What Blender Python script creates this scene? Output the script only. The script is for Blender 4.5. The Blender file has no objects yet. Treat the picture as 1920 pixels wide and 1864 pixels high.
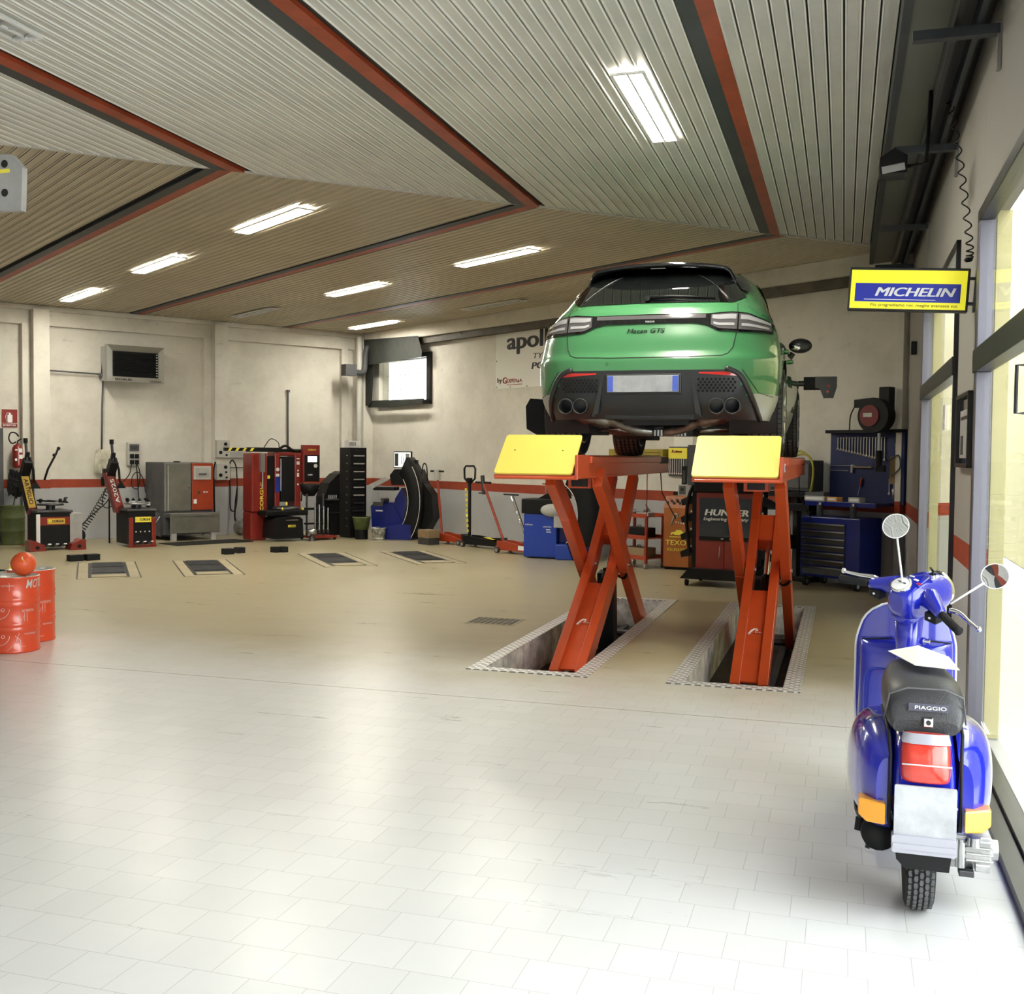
import bpy, bmesh, math, random
from mathutils import Matrix, Vector
random.seed(7)
R = math.radians
PI = math.pi
SC = bpy.context.scene
COL = SC.collection
# ---------------------------------------------------------------- camera
cam = bpy.data.cameras.new('camera')
cam.sensor_fit = 'HORIZONTAL'
cam.sensor_width = 36.0
cam.lens = 36.0 * 2026.3 / 1920.0
cam.clip_start = 0.05
cam.clip_end = 300
co = bpy.data.objects.new('camera', cam)
COL.objects.link(co)
co.matrix_world = (Matrix.Translation((0, 0, 1.6)) @ Matrix.Rotation(R(90 - 2.192), 4, 'X')
                   @ Matrix.Rotation(R(0.608), 4, 'Z'))
SC.camera = co
# ---------------------------------------------------------------- world and exposure
w = bpy.data.worlds.new('world')
SC.world = w
w.use_nodes = True
wn = w.node_tree
wn.nodes['Background'].inputs[0].default_value = (0.93, 0.97, 1.0, 1)
wn.nodes['Background'].inputs[1].default_value = 5.7
vs_ = SC.view_settings
SC.display_settings.display_device = 'sRGB'
vs_.view_transform = 'Standard'
vs_.look = 'None'
vs_.gamma = 1.0
vs_.use_curve_mapping = False
vs_.exposure = 0.9
try:
    SC.cycles.max_bounces = 8
    SC.cycles.diffuse_bounces = 5
    SC.cycles.glossy_bounces = 4
    SC.cycles.transparent_max_bounces = 12
    SC.cycles.caustics_reflective = False
    SC.cycles.caustics_refractive = False
    SC.cycles.sample_clamp_indirect = 6.0
    SC.cycles.use_denoising = True
except Exception:
    pass
# ---------------------------------------------------------------- frames: C = lift hall, B = back hall
TC, TB = R(17.03), R(-38.33)
UC = Vector((math.sin(TC), math.cos(TC), 0)); NC = Vector((math.cos(TC), -math.sin(TC), 0))
UB = Vector((math.sin(TB), math.cos(TB), 0)); NB = Vector((math.cos(TB), -math.sin(TB), 0))
Z = Vector((0, 0, 1))
def PC(s, c, z=0): return UC * s + NC * c + Z * z
def PW(a, b, z=0): return UB * a + NB * b + Z * z
ROT = {'C': -TC, 'A': -TB, 'B': -TB - PI / 2}
WA, WB, WC, ZC = 20.2, 11.94, 0.733, 4.13      # wall distances, ceiling height
SBC = 14.0

def portal(name, center, fwd, w_, h_):
    l = bpy.data.lights.new(name, 'AREA'); l.shape = 'RECTANGLE'; l.size = w_; l.size_y = h_
    l.energy = 1
    l.cycles.is_portal = True
    o = bpy.data.objects.new(name, l); COL.objects.link(o)
    o.matrix_world = Matrix.Translation(center) @ fwd.to_track_quat('-Z', 'Y').to_matrix().to_4x4()
    return o
portal('daylight_portal', PC(-3.0, -5.0, 2.0), UC, 11.0, 4.1)
portal('daylight_portal', PC(2.3, WC + 0.02, 1.52), -NC, 8.7, 3.0)
portal('daylight_portal', PC(9.6, WC + 0.02, 1.52), -NC, 3.3, 3.0)

# ---------------------------------------------------------------- materials
MATS = {}
def nmat(name):
    m = bpy.data.materials.new(name); m.use_nodes = True
    MATS[name] = m
    return m, m.node_tree.nodes, m.node_tree.links, m.node_tree.nodes['Principled BSDF']
def mat(name, col, rough=0.5, metal=0.0, coat=0.0, var=0.0, vscale=4.0, bump=0.0, bscale=60.0, emit=None, es=0.0, spec=0.5, dirt=None):
    m, N, L, b = nmat(name)
    b.inputs['Roughness'].default_value = rough
    b.inputs['Metallic'].default_value = metal
    b.inputs['Coat Weight'].default_value = coat
    b.inputs['Coat Roughness'].default_value = 0.03
    b.inputs['Specular IOR Level'].default_value = spec
    b.inputs['Base Color'].default_value = (*col, 1)
    tc = N.new('ShaderNodeTexCoord')
    if var > 0:
        n = N.new('ShaderNodeTexNoise'); n.inputs['Scale'].default_value = vscale
        n.inputs['Detail'].default_value = 6; n.inputs['Roughness'].default_value = 0.65
        L.new(tc.outputs['Object'], n.inputs['Vector'])
        r = N.new('ShaderNodeValToRGB'); L.new(n.outputs['Fac'], r.inputs['Fac'])
        r.color_ramp.elements[0].position = 0.35; r.color_ramp.elements[1].position = 0.7
        d = dirt or tuple(c * (1 - var) for c in col)
        r.color_ramp.elements[0].color = (*d, 1)
        r.color_ramp.elements[1].color = (*[min(1, c * (1 + var * 0.3)) for c in col], 1)
        L.new(r.outputs['Color'], b.inputs['Base Color'])
    if bump > 0:
        n2 = N.new('ShaderNodeTexNoise'); n2.inputs['Scale'].default_value = bscale
        L.new(tc.outputs['Object'], n2.inputs['Vector'])
        bp = N.new('ShaderNodeBump'); bp.inputs['Strength'].default_value = bump
        bp.inputs['Distance'].default_value = 0.01
        L.new(n2.outputs['Fac'], bp.inputs['Height']); L.new(bp.outputs['Normal'], b.inputs['Normal'])
    if emit:
        b.inputs['Emission Color'].default_value = (*emit, 1)
        b.inputs['Emission Strength'].default_value = es
    return m
def glassmat(name, tint=(1, 1, 1), refl=1.0):
    m, N, L, b = nmat(name)
    N.remove(b)
    out = N['Material Output']
    t = N.new('ShaderNodeBsdfTransparent'); t.inputs[0].default_value = (*tint, 1)
    g = N.new('ShaderNodeBsdfGlossy'); g.inputs['Roughness'].default_value = 0.02
    f = N.new('ShaderNodeFresnel'); f.inputs[0].default_value = 1.45
    mx = N.new('ShaderNodeMixShader')
    mu = N.new('ShaderNodeMath'); mu.operation = 'MULTIPLY'; mu.inputs[1].default_value = refl
    L.new(f.outputs[0], mu.inputs[0]); L.new(mu.outputs[0], mx.inputs[0])
    L.new(t.outputs[0], mx.inputs[1]); L.new(g.outputs[0], mx.inputs[2]); L.new(mx.outputs[0], out.inputs[0])
    return m

# ---------------------------------------------------------------- mesh builder
FONT_CACHE = {}
def text_data(s, extrude, offset, shear, spacing):
    k = (s, extrude, offset, shear, spacing)
    if k not in FONT_CACHE:
        cu = bpy.data.curves.new('text', 'FONT'); cu.body = s; cu.size = 1.0
        cu.extrude = extrude; cu.offset = offset; cu.shear = shear; cu.space_character = spacing
        cu.align_x = 'CENTER'; cu.align_y = 'CENTER'; cu.resolution_u = 4
        o = bpy.data.objects.new('text', cu); COL.objects.link(o)
        dg = bpy.context.evaluated_depsgraph_get()
        me = bpy.data.meshes.new_from_object(o.evaluated_get(dg))
        v = [tuple(x.co) for x in me.vertices]; f = [tuple(p.vertices) for p in me.polygons]
        bpy.data.objects.remove(o); bpy.data.curves.remove(cu); bpy.data.meshes.remove(me)
        FONT_CACHE[k] = (v, f)
    return FONT_CACHE[k]

class MB:
    def __init__(s): s.v = []; s.f = []; s.m = []; s.sm = []; s.mats = []; s.T = Matrix.Identity(4)
    def mi(s, m):
        if m not in s.mats: s.mats.append(m)
        return s.mats.index(m)
    def add(s, vs, fs, m, smooth=False):
        n = len(s.v); T = s.T
        s.v += [tuple(T @ Vector(p)) for p in vs]
        i = s.mi(m)
        for f in fs: s.f.append(tuple(n + k for k in f)); s.m.append(i); s.sm.append(smooth)
        return s
    def box(s, x0, x1, y0, y1, z0, z1, m):
        return s.add([(x0, y0, z0), (x1, y0, z0), (x1, y1, z0), (x0, y1, z0), (x0, y0, z1), (x1, y0, z1), (x1, y1, z1), (x0, y1, z1)],
                     [(0, 3, 2, 1), (4, 5, 6, 7), (0, 1, 5, 4), (1, 2, 6, 5), (2, 3, 7, 6), (3, 0, 4, 7)], m)
    def cbox(s, c, size, m, rx=0, ry=0, rz=0):
        T0 = s.T; s.T = T0 @ Matrix.Translation(c) @ Matrix.Rotation(rz, 4, 'Z') @ Matrix.Rotation(rx, 4, 'X') @ Matrix.Rotation(ry, 4, 'Y')
        a, b, c_ = size[0] / 2, size[1] / 2, size[2] / 2
        s.box(-a, a, -b, b, -c_, c_, m); s.T = T0; return s
    def beam(s, p, q, wx, wy, m, up=(1, 0, 0)):
        """box bar from p to q; wx is its width along up, wy across"""
        p, q = Vector(p), Vector(q); d = (q - p).normalized(); u = Vector(up); u = (u - d * u.dot(d)).normalized(); v = d.cross(u)
        vs = []
        for e in (p, q):
            for a, b in ((-1, -1), (1, -1), (1, 1), (-1, 1)): vs.append(e + u * a * wx / 2 + v * b * wy / 2)
        return s.add(vs, [(0, 3, 2, 1), (4, 5, 6, 7), (0, 1, 5, 4), (1, 2, 6, 5), (2, 3, 7, 6), (3, 0, 4, 7)], m)
    def cyl(s, p, q, r, m, r2=None, n=16, caps=True, smooth=True):
        p, q = Vector(p), Vector(q); r2 = r if r2 is None else r2
        d = (q - p).normalized(); u = d.orthogonal().normalized(); v = d.cross(u)
        vs = []
        for e, rr in ((p, r), (q, r2)):
            for k in range(n):
                a = 2 * PI * k / n; vs.append(e + u * math.cos(a) * rr + v * math.sin(a) * rr)
        s.add(vs, [(k, (k + 1) % n, n + (k + 1) % n, n + k) for k in range(n)], m, smooth)
        if caps: s.add(vs, [tuple(range(n))[::-1], tuple(range(n, 2 * n))], m)
        return s
    def tube(s, pts, r, m, n=8, closed=False):
        pts = [Vector(p) for p in pts]; N_ = len(pts)
        rs = r if isinstance(r, (list, tuple)) else [r] * N_
        vs = []; u = None
        for i, p in enumerate(pts):
            if closed: d = (pts[(i + 1) % N_] - pts[i - 1])
            else: d = (pts[min(i + 1, N_ - 1)] - pts[max(i - 1, 0)])
            if d.length < 1e-9: d = Vector((0, 0, 1))
            d.normalize()
            u = d.orthogonal().normalized() if u is None else (u - d * u.dot(d)).normalized()
            v = d.cross(u)
            for k in range(n):
                a = 2 * PI * k / n; vs.append(p + (u * math.cos(a) + v * math.sin(a)) * rs[i])
        fs = []
        for i in range(N_ if closed else N_ - 1):
            j = (i + 1) % N_
            fs += [(i * n + k, i * n + (k + 1) % n, j * n + (k + 1) % n, j * n + k) for k in range(n)]
        if not closed: fs += [tuple(range(n))[::-1], tuple(range((N_ - 1) * n, N_ * n))]
        return s.add(vs, fs, m, True)
    def lathe(s, prof, m, n=32, axis='Z', c=(0, 0, 0), smooth=True, a0=0, a1=2 * PI):
        c = Vector(c); vs = []; full = abs(a1 - a0 - 2 * PI) < 1e-6; nn = n if full else n + 1
        for r, h in prof:
            for k in range(nn):
                a = a0 + (a1 - a0) * k / n; x, y = r * math.cos(a), r * math.sin(a)
                vs.append(c + Vector({'Z': (x, y, h), 'Y': (x, h, y), 'X': (h, x, y)}[axis]))
        fs = []
        for i in range(len(prof) - 1):
            for k in range(n):
                k2 = (k + 1) % nn
                fs.append((i * nn + k, i * nn + k2, (i + 1) * nn + k2, (i + 1) * nn + k))
        return s.add(vs, fs, m, smooth)
    def prism(s, poly, d0, d1, m, plane='XZ', smooth=False):
        """poly: 2-D outline, extruded d0..d1 along the third axis"""
        n = len(poly)
        def P(a, b, d): return {'XZ': (a, d, b), 'XY': (a, b, d), 'YZ': (d, a, b)}[plane]
        vs = [P(a, b, d0) for a, b in poly] + [P(a, b, d1) for a, b in poly]
        s.add(vs, [(k, (k + 1) % n, n + (k + 1) % n, n + k) for k in range(n)], m, smooth)
        s.add(vs, [tuple(range(n))[::-1], tuple(range(n, 2 * n))], m)
        return s
    def sphere(s, c, r, m, n=20, k=12, sc=(1, 1, 1), a0=0, a1=PI):
        c = Vector(c); vs = []
        for i in range(k + 1):
            t = a0 + (a1 - a0) * i / k
            for j in range(n):
                a = 2 * PI * j / n
                vs.append(c + Vector((r * sc[0] * math.sin(t) * math.cos(a), r * sc[1] * math.sin(t) * math.sin(a), r * sc[2] * math.cos(t))))
        fs = [(i * n + j, (i + 1) * n + j, (i + 1) * n + (j + 1) % n, i * n + (j + 1) % n) for i in range(k) for j in range(n)]
        return s.add(vs, fs, m, True)
    def grid(s, rows, m, smooth=True, closed=False, flip=False):
        """rows: list of equal-length point rows"""
        k = len(rows[0]); vs = [p for r in rows for p in r]; fs = []
        for i in range(len(rows) - 1):
            for j in range(k if closed else k - 1):
                f = (i * k + j, i * k + (j + 1) % k, (i + 1) * k + (j + 1) % k, (i + 1) * k + j)
                fs.append(f[::-1] if flip else f)
        return s.add(vs, fs, m, smooth)
    def text(s, st, m, x, y, z, size, rz=0, rx=PI / 2, ry=0, width=None, ext=0.004, bold=0.0, shear=0.0, spacing=1.0, ytilt=0.0):
        """text facing -y by default, centred at x,y,z; width stretches it"""
        v, f = text_data(st, ext / size, 0.0, shear, spacing)
        xs = [p[0] for p in v]; ys = [p[1] for p in v]; w0 = max(xs) - min(xs); cx, cy = (max(xs) + min(xs)) / 2, (max(ys) + min(ys)) / 2
        sx = size if width is None else width / w0
        T0 = s.T
        s.T = T0 @ Matrix.Translation((x, y, z)) @ Matrix.Rotation(rz, 4, 'Z') @ Matrix.Rotation(rx, 4, 'X') @ Matrix.Rotation(ytilt, 4, 'Z')
        for q in ((0,) if bold <= 0 else (-1, 0, 1)):
            s.add([((p[0] - cx + q * bold * 0.7) * sx, (p[1] - cy + q * q * bold * 0.3) * size, p[2] * size + 0.0002 * q) for p in v], f, m)
        s.T = T0
        return s
    def build(s, name, parent=None, bevel=0.0, seg=2, subsurf=0, solid=0.0, auto=False):
        me = bpy.data.meshes.new(name)
        me.from_pydata(s.v, [], s.f)
        for m in s.mats: me.materials.append(MATS[m])
        for p, i, q in zip(me.polygons, s.m, s.sm): p.material_index = i; p.use_smooth = q
        bm = bmesh.new(); bm.from_mesh(me); bmesh.ops.recalc_face_normals(bm, faces=bm.faces); bm.to_mesh(me); bm.free()
        me.update()
        o = bpy.data.objects.new(name, me); COL.objects.link(o)
        if parent: o.parent = parent
        if subsurf:
            md = o.modifiers.new('sub', 'SUBSURF'); md.levels = subsurf; md.render_levels = subsurf
        if solid:
            md = o.modifiers.new('solid', 'SOLIDIFY'); md.thickness = solid; md.offset = 0
        if bevel:
            md = o.modifiers.new('bevel', 'BEVEL'); md.width = bevel; md.segments = seg; md.limit_method = 'ANGLE'; md.angle_limit = R(38)
            md.harden_normals = False
        return o
def tag(o, label, cat, group=None, kind=None):
    if label: o['label'] = label
    if cat: o['category'] = cat
    if group: o['group'] = group
    if kind: o['kind'] = kind
    return o
def thing(name, label, cat, frame, u, v, z=0, rz=0, group=None):
    """empty at the base. frame 'C': u=c,v=s. 'A': u=b,v=a. 'B': u=-a,v=b. local x right, y away."""
    o = bpy.data.objects.new(name, None); COL.objects.link(o)
    o.empty_display_size = 0.1
    o.location = place(frame, u, v, z)
    o.rotation_euler = (0, 0, ROT[frame] + rz)
    return tag(o, label, cat, group)
def place(frame, u, v, z=0):
    if frame == 'C': return PC(v, u, z)
    if frame == 'A': return PW(v, u, z)
    return PW(-u, v, z)
def put(o, frame, u, v, z=0, rz=0):
    o.location = place(frame, u, v, z); o.rotation_euler = (0, 0, ROT[frame] + rz); return o
def label(o, s): o['label'] = s; return o
def struct(mb, name, bevel=0.0, parent=None):
    o = mb.build(name, parent, bevel)
    if parent is None: o['kind'] = 'structure'
    return o
def dup(root, lab=None):
    r = root.copy(); COL.objects.link(r)
    if lab: r['label'] = lab
    for ch in list(root.children):
        c = ch.copy(); COL.objects.link(c); c.parent = r
        for g in list(ch.children):
            d = g.copy(); COL.objects.link(d); d.parent = c
    return r
def arc(cx, cy, r, a0, a1, n):
    return [(cx + r * math.cos(a0 + (a1 - a0) * i / n), cy + r * math.sin(a0 + (a1 - a0) * i / n)) for i in range(n + 1)]
def rrect(x0, x1, y0, y1, r, n=5):
    p = []
    for cx, cy, a in ((x1 - r, y1 - r, 0), (x0 + r, y1 - r, PI / 2), (x0 + r, y0 + r, PI), (x1 - r, y0 + r, 1.5 * PI)):
        p += arc(cx, cy, r, a, a + PI / 2, n)
    return p
def lerp(a, b, t): return a + (b - a) * t
def interp(tab, x):
    """piecewise-linear with smoothing by cosine off"""
    if x <= tab[0][0]: return tab[0][1]
    for (a, fa), (b, fb) in zip(tab, tab[1:]):
        if x <= b: return fa + (fb - fa) * (x - a) / (b - a)
    return tab[-1][1]
def catmull(tab, x):
    n = len(tab)
    if x <= tab[0][0]: return tab[0][1]
    if x >= tab[-1][0]: return tab[-1][1]
    for i in range(n - 1):
        if x <= tab[i + 1][0]:
            x1, y1 = tab[i]; x2, y2 = tab[i + 1]
            def slope(j):
                if j <= 0: return (tab[1][1] - tab[0][1]) / (tab[1][0] - tab[0][0])
                if j >= n - 1: return (tab[-1][1] - tab[-2][1]) / (tab[-1][0] - tab[-2][0])
                a = (tab[j][1] - tab[j - 1][1]) / (tab[j][0] - tab[j - 1][0]); b = (tab[j + 1][1] - tab[j][1]) / (tab[j + 1][0] - tab[j][0])
                return 0 if a * b <= 0 else 2 * a * b / (a + b)
            h = x2 - x1; t = (x - x1) / h; m1, m2 = slope(i) * h, slope(i + 1) * h
            return (2 * t**3 - 3 * t**2 + 1) * y1 + (t**3 - 2 * t**2 + t) * m1 + (-2 * t**3 + 3 * t**2) * y2 + (t**3 - t**2) * m2
def smooth_path(pts, k=6):
    """Catmull-Rom through 3-D points"""
    P = [Vector(p) for p in pts]; out = []
    for i in range(len(P) - 1):
        p0, p1, p2, p3 = P[max(i - 1, 0)], P[i], P[i + 1], P[min(i + 2, len(P) - 1)]
        for j in range(k):
            t = j / k
            out.append(0.5 * ((2 * p1) + (p2 - p0) * t + (2 * p0 - 5 * p1 + 4 * p2 - p3) * t * t + (3 * p1 - p0 - 3 * p2 + p3) * t**3))
    out.append(P[-1]); return out
def coil(p, q, r, turns, sag=0.0, n=10):
    p, q = Vector(p), Vector(q); d = (q - p).normalized(); u = d.orthogonal().normalized(); v = d.cross(u); out = []
    K = int(turns * n)
    for i in range(K + 1):
        t = i / K; a = 2 * PI * turns * t
        c = p.lerp(q, t) - Z * sag * 4 * t * (1 - t)
        out.append(c + u * math.cos(a) * r + v * math.sin(a) * r)
    return out

# common materials
mat('steel', (0.55, 0.56, 0.57), 0.3, 1.0, var=0.2)
mat('chrome', (0.85, 0.86, 0.88), 0.08, 1.0)
mat('dark_steel', (0.10, 0.10, 0.105), 0.45, 0.8, var=0.3)
mat('black_plastic', (0.007, 0.007, 0.008), 0.5, var=0.3, spec=0.25)
mat('black_gloss', (0.006, 0.006, 0.007), 0.08, coat=0.6)
mat('rubber', (0.011, 0.011, 0.012), 0.75, bump=0.2, spec=0.3)
mat('white_paint', (0.8, 0.8, 0.8), 0.45)
mat('white_ink', (0.85, 0.85, 0.84), 0.6)
mat('black_ink', (0.01, 0.01, 0.012), 0.6)
mat('dark_ink', (0.05, 0.03, 0.02), 0.6)
mat('yellow_ink', (0.85, 0.7, 0.05), 0.55)
mat('red_paint', (0.28, 0.02, 0.014), 0.35, coat=0.2, var=0.25)
mat('orange_paint', (0.36, 0.045, 0.014), 0.35, coat=0.2, var=0.18, vscale=3)
mat('blue_paint', (0.008, 0.03, 0.30), 0.35, coat=0.2, var=0.2)
mat('grey_paint', (0.42, 0.42, 0.41), 0.5, var=0.2)
mat('cardboard', (0.33, 0.2, 0.1), 0.85, var=0.15)
mat('paper', (0.8, 0.79, 0.74), 0.8)
mat('green_drum', (0.12, 0.15, 0.05), 0.6, var=0.4)
# ================================================================ ROOM
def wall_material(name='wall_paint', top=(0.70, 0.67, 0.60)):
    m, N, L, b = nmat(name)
    b.inputs['Roughness'].default_value = 0.75
    g = N.new('ShaderNodeNewGeometry'); sp = N.new('ShaderNodeSeparateXYZ'); L.new(g.outputs['Position'], sp.inputs[0])
    def noise(scale, det, pos=(1, 1, 1)):
        mp = N.new('ShaderNodeMapping'); mp.inputs['Scale'].default_value = pos
        L.new(g.outputs['Position'], mp.inputs[0])
        n = N.new('ShaderNodeTexNoise'); n.inputs['Scale'].default_value = scale; n.inputs['Detail'].default_value = det
        n.inputs['Roughness'].default_value = 0.7
        L.new(mp.outputs[0], n.inputs['Vector']); return n
    def ramp(src, p0, p1, c0, c1):
        r = N.new('ShaderNodeValToRGB'); L.new(src, r.inputs[0]); e = r.color_ramp.elements
        e[0].position = p0; e[1].position = p1; e[0].color = (*c0, 1); e[1].color = (*c1, 1); return r
    def mix(f, a, b_, mode='MIX'):
        x = N.new('ShaderNodeMix'); x.data_type = 'RGBA'; x.blend_type = mode
        if isinstance(f, float): x.inputs['Factor'].default_value = f
        else: L.new(f, x.inputs['Factor'])
        for i, q in ((6, a), (7, b_)):
            if isinstance(q, tuple): x.inputs[i].default_value = (*q, 1)
            else: L.new(q, x.inputs[i])
        return x.outputs[2]
    def cmp_(op, v, t):
        x = N.new('ShaderNodeMath'); x.operation = op; L.new(v, x.inputs[0]); x.inputs[1].default_value = t; return x.outputs[0]
    # cream above, grey plinth below, red band between
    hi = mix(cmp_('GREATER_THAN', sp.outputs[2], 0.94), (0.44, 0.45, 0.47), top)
    n1 = noise(1.1, 8)
    hi = mix(ramp(n1.outputs[0], 0.42, 0.72, (0, 0, 0), (0.45, 0.45, 0.45)).outputs[0], hi, (0.36, 0.33, 0.28))
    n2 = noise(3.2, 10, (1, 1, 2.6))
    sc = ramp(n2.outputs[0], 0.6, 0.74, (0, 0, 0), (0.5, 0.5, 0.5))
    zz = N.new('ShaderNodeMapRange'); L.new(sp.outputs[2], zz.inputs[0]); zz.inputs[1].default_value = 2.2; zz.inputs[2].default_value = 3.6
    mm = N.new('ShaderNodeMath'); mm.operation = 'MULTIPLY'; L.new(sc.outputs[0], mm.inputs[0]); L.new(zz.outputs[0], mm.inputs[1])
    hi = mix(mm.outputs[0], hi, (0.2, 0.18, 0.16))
    band = N.new('ShaderNodeMath'); band.operation = 'MULTIPLY'
    L.new(cmp_('GREATER_THAN', sp.outputs[2], 0.94), band.inputs[0]); L.new(cmp_('LESS_THAN', sp.outputs[2], 1.093), band.inputs[1])
    n3 = noise(6, 6)
    redc = ramp(n3.outputs[0], 0.3, 0.7, (0.26, 0.035, 0.014), (0.36, 0.055, 0.02))
    hi = mix(band.outputs[0], hi, redc.outputs[0])
    L.new(hi, b.inputs['Base Color'])
    bp = N.new('ShaderNodeBump'); bp.inputs['Strength'].default_value = 0.25; bp.inputs['Distance'].default_value = 0.01
    L.new(noise(9, 8).outputs[0], bp.inputs['Height']); L.new(bp.outputs[0], b.inputs['Normal'])
wall_material()
wall_material('wall_paint_shaded', (0.34, 0.325, 0.30))  # right wall: upper paint darkened, its shade is put into the colour
def floor_material():
    m, N, L, b = nmat('floor_tiles')
    g = N.new('ShaderNodeNewGeometry')
    mp = N.new('ShaderNodeMapping'); mp.vector_type = 'POINT'
    mp.inputs['Rotation'].default_value = (0, 0, TC)          # world -> (c, s)
    L.new(g.outputs['Position'], mp.inputs[0])
    mp2 = N.new('ShaderNodeMapping'); mp2.inputs['Location'].default_value = (0.089, 0.087, 0); L.new(mp.outputs[0], mp2.inputs[0])
    br = N.new('ShaderNodeTexBrick'); br.offset = 0.3; br.offset_frequency = 2; br.squash = 1
    br.inputs['Scale'].default_value = 1; br.inputs['Brick Width'].default_value = 0.1935; br.inputs['Row Height'].default_value = 0.1965
    br.inputs['Mortar Size'].default_value = 0.0014; br.inputs['Mortar Smooth'].default_value = 0.3
    L.new(mp2.outputs[0], br.inputs[0])
    br.inputs['Color1'].default_value = (1, 1, 1, 1); br.inputs['Color2'].default_value = (0.95, 0.95, 0.95, 1); br.inputs['Mortar'].default_value = (0.64, 0.63, 0.62, 1)
    sp = N.new('ShaderNodeSeparateXYZ'); L.new(mp.outputs[0], sp.inputs[0])
    # tiles (near) / old polished floor (far): the seam runs across the hall
    nz = N.new('ShaderNodeTexNoise'); nz.inputs['Scale'].default_value = 0.6; nz.inputs['Detail'].default_value = 9; nz.inputs['Roughness'].default_value = 0.7
    L.new(g.outputs['Position'], nz.inputs['Vector'])
    mpx = N.new('ShaderNodeMapping'); mpx.inputs['Scale'].default_value = (0.5, 3.0, 1); L.new(mp.outputs[0], mpx.inputs[0])
    ns = N.new('ShaderNodeTexNoise'); ns.inputs['Scale'].default_value = 1.6; ns.inputs['Detail'].default_value = 8; ns.inputs['Roughness'].default_value = 0.75
    L.new(mpx.outputs[0], ns.inputs['Vector'])
    far = N.new('ShaderNodeValToRGB'); L.new(ns.outputs[0], far.inputs[0]); e = far.color_ramp.elements
    e[0].position = 0.3; e[1].position = 0.72; e[0].color = (0.31, 0.265, 0.155, 1); e[1].color = (0.45, 0.40, 0.27, 1)
    near = N.new('ShaderNodeValToRGB'); L.new(nz.outputs[0], near.inputs[0]); e = near.color_ramp.elements
    e[0].position = 0.3; e[1].position = 0.7; e[0].color = (0.66, 0.665, 0.675, 1); e[1].color = (0.71, 0.715, 0.72, 1)
    mr = N.new('ShaderNodeMapRange'); mr.interpolation_type = 'SMOOTHSTEP'
    ad = N.new('ShaderNodeMath'); ad.operation = 'MULTIPLY_ADD'; L.new(nz.outputs[0], ad.inputs[0]); ad.inputs[1].default_value = 2.5; L.new(sp.outputs[1], ad.inputs[2])
    L.new(ad.outputs[0], mr.inputs[0]); mr.inputs[1].default_value = 7.4; mr.inputs[2].default_value = 10.0
    mx = N.new('ShaderNodeMix'); mx.data_type = 'RGBA'; L.new(mr.outputs[0], mx.inputs['Factor']); L.new(near.outputs[0], mx.inputs[6]); L.new(far.outputs[0], mx.inputs[7])
    # mortar is weaker on the far floor
    mo = N.new('ShaderNodeMix'); mo.data_type = 'RGBA'; mo.blend_type = 'MULTIPLY'; mo.inputs['Factor'].default_value = 1
    fa = N.new('ShaderNodeMapRange'); L.new(sp.outputs[1], fa.inputs[0]); fa.inputs[1].default_value = 6.7; fa.inputs[2].default_value = 9; fa.inputs[3].default_value = 1; fa.inputs[4].default_value = 0.12
    mw = N.new('ShaderNodeMix'); mw.data_type = 'RGBA'; L.new(fa.outputs[0], mw.inputs['Factor']); mw.inputs[6].default_value = (1, 1, 1, 1); L.new(br.outputs['Color'], mw.inputs[7])
    L.new(mx.outputs[2], mo.inputs[6]); L.new(mw.outputs[2], mo.inputs[7])
    # the joint line at s = 6.77
    ab = N.new('ShaderNodeMath'); ab.operation = 'COMPARE'; L.new(sp.outputs[1], ab.inputs[0]); ab.inputs[1].default_value = 6.70; ab.inputs[2].default_value = 0.006
    jl = N.new('ShaderNodeMix'); jl.data_type = 'RGBA'; L.new(ab.outputs[0], jl.inputs['Factor']); L.new(mo.outputs[2], jl.inputs[6]); jl.inputs[7].default_value = (0.2, 0.19, 0.17, 1)
    L.new(jl.outputs[2], b.inputs['Base Color'])
    rr = N.new('ShaderNodeMapRange'); L.new(ns.outputs[0], rr.inputs[0]); rr.inputs[1].default_value = 0.3; rr.inputs[2].default_value = 0.7; rr.inputs[3].default_value = 0.26; rr.inputs[4].default_value = 0.36
    L.new(rr.outputs[0], b.inputs['Roughness'])
    bp = N.new('ShaderNodeBump'); bp.inputs['Strength'].default_value = 0.3; bp.inputs['Distance'].default_value = 0.002
    L.new(mw.outputs[2], bp.inputs['Height']); L.new(bp.outputs[0], b.inputs['Normal'])
floor_material()
mat('slat_lip', (0.86, 0.85, 0.80), 0.35)
mat('slat_lip_beige', (0.66, 0.60, 0.47), 0.35)
mat('slat_grey', (0.62, 0.61, 0.575), 0.38, 0.0, var=0.12, vscale=1.5)
mat('slat_beige', (0.49, 0.43, 0.315), 0.36, 0.0, var=0.14, vscale=1.2)
mat('slat_gap', (0.05, 0.045, 0.04), 0.8)
mat('beam_dark', (0.035, 0.042, 0.05), 0.55, var=0.2)
mat('beam_red', (0.36, 0.055, 0.02), 0.5, var=0.3)
mat('soffit', (0.13, 0.135, 0.12), 0.6)
mat('frame_black', (0.01, 0.01, 0.012), 0.35)
mat('frame_grey', (0.16, 0.155, 0.19), 0.4, 0.5)
mat('ext_yellow', (0.60, 0.55, 0.30), 0.8, var=0.05)
mat('pavement', (0.75, 0.75, 0.75), 0.8, var=0.1)
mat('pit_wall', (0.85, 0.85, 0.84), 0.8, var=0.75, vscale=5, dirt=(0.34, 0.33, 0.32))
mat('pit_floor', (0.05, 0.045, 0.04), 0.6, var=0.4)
mat('tube_light', (1, 1, 1), 0.5, emit=(1.0, 0.95, 0.82), es=64.0)
mat('louvre', (0.55, 0.55, 0.54), 0.3, 0.6)
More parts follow.
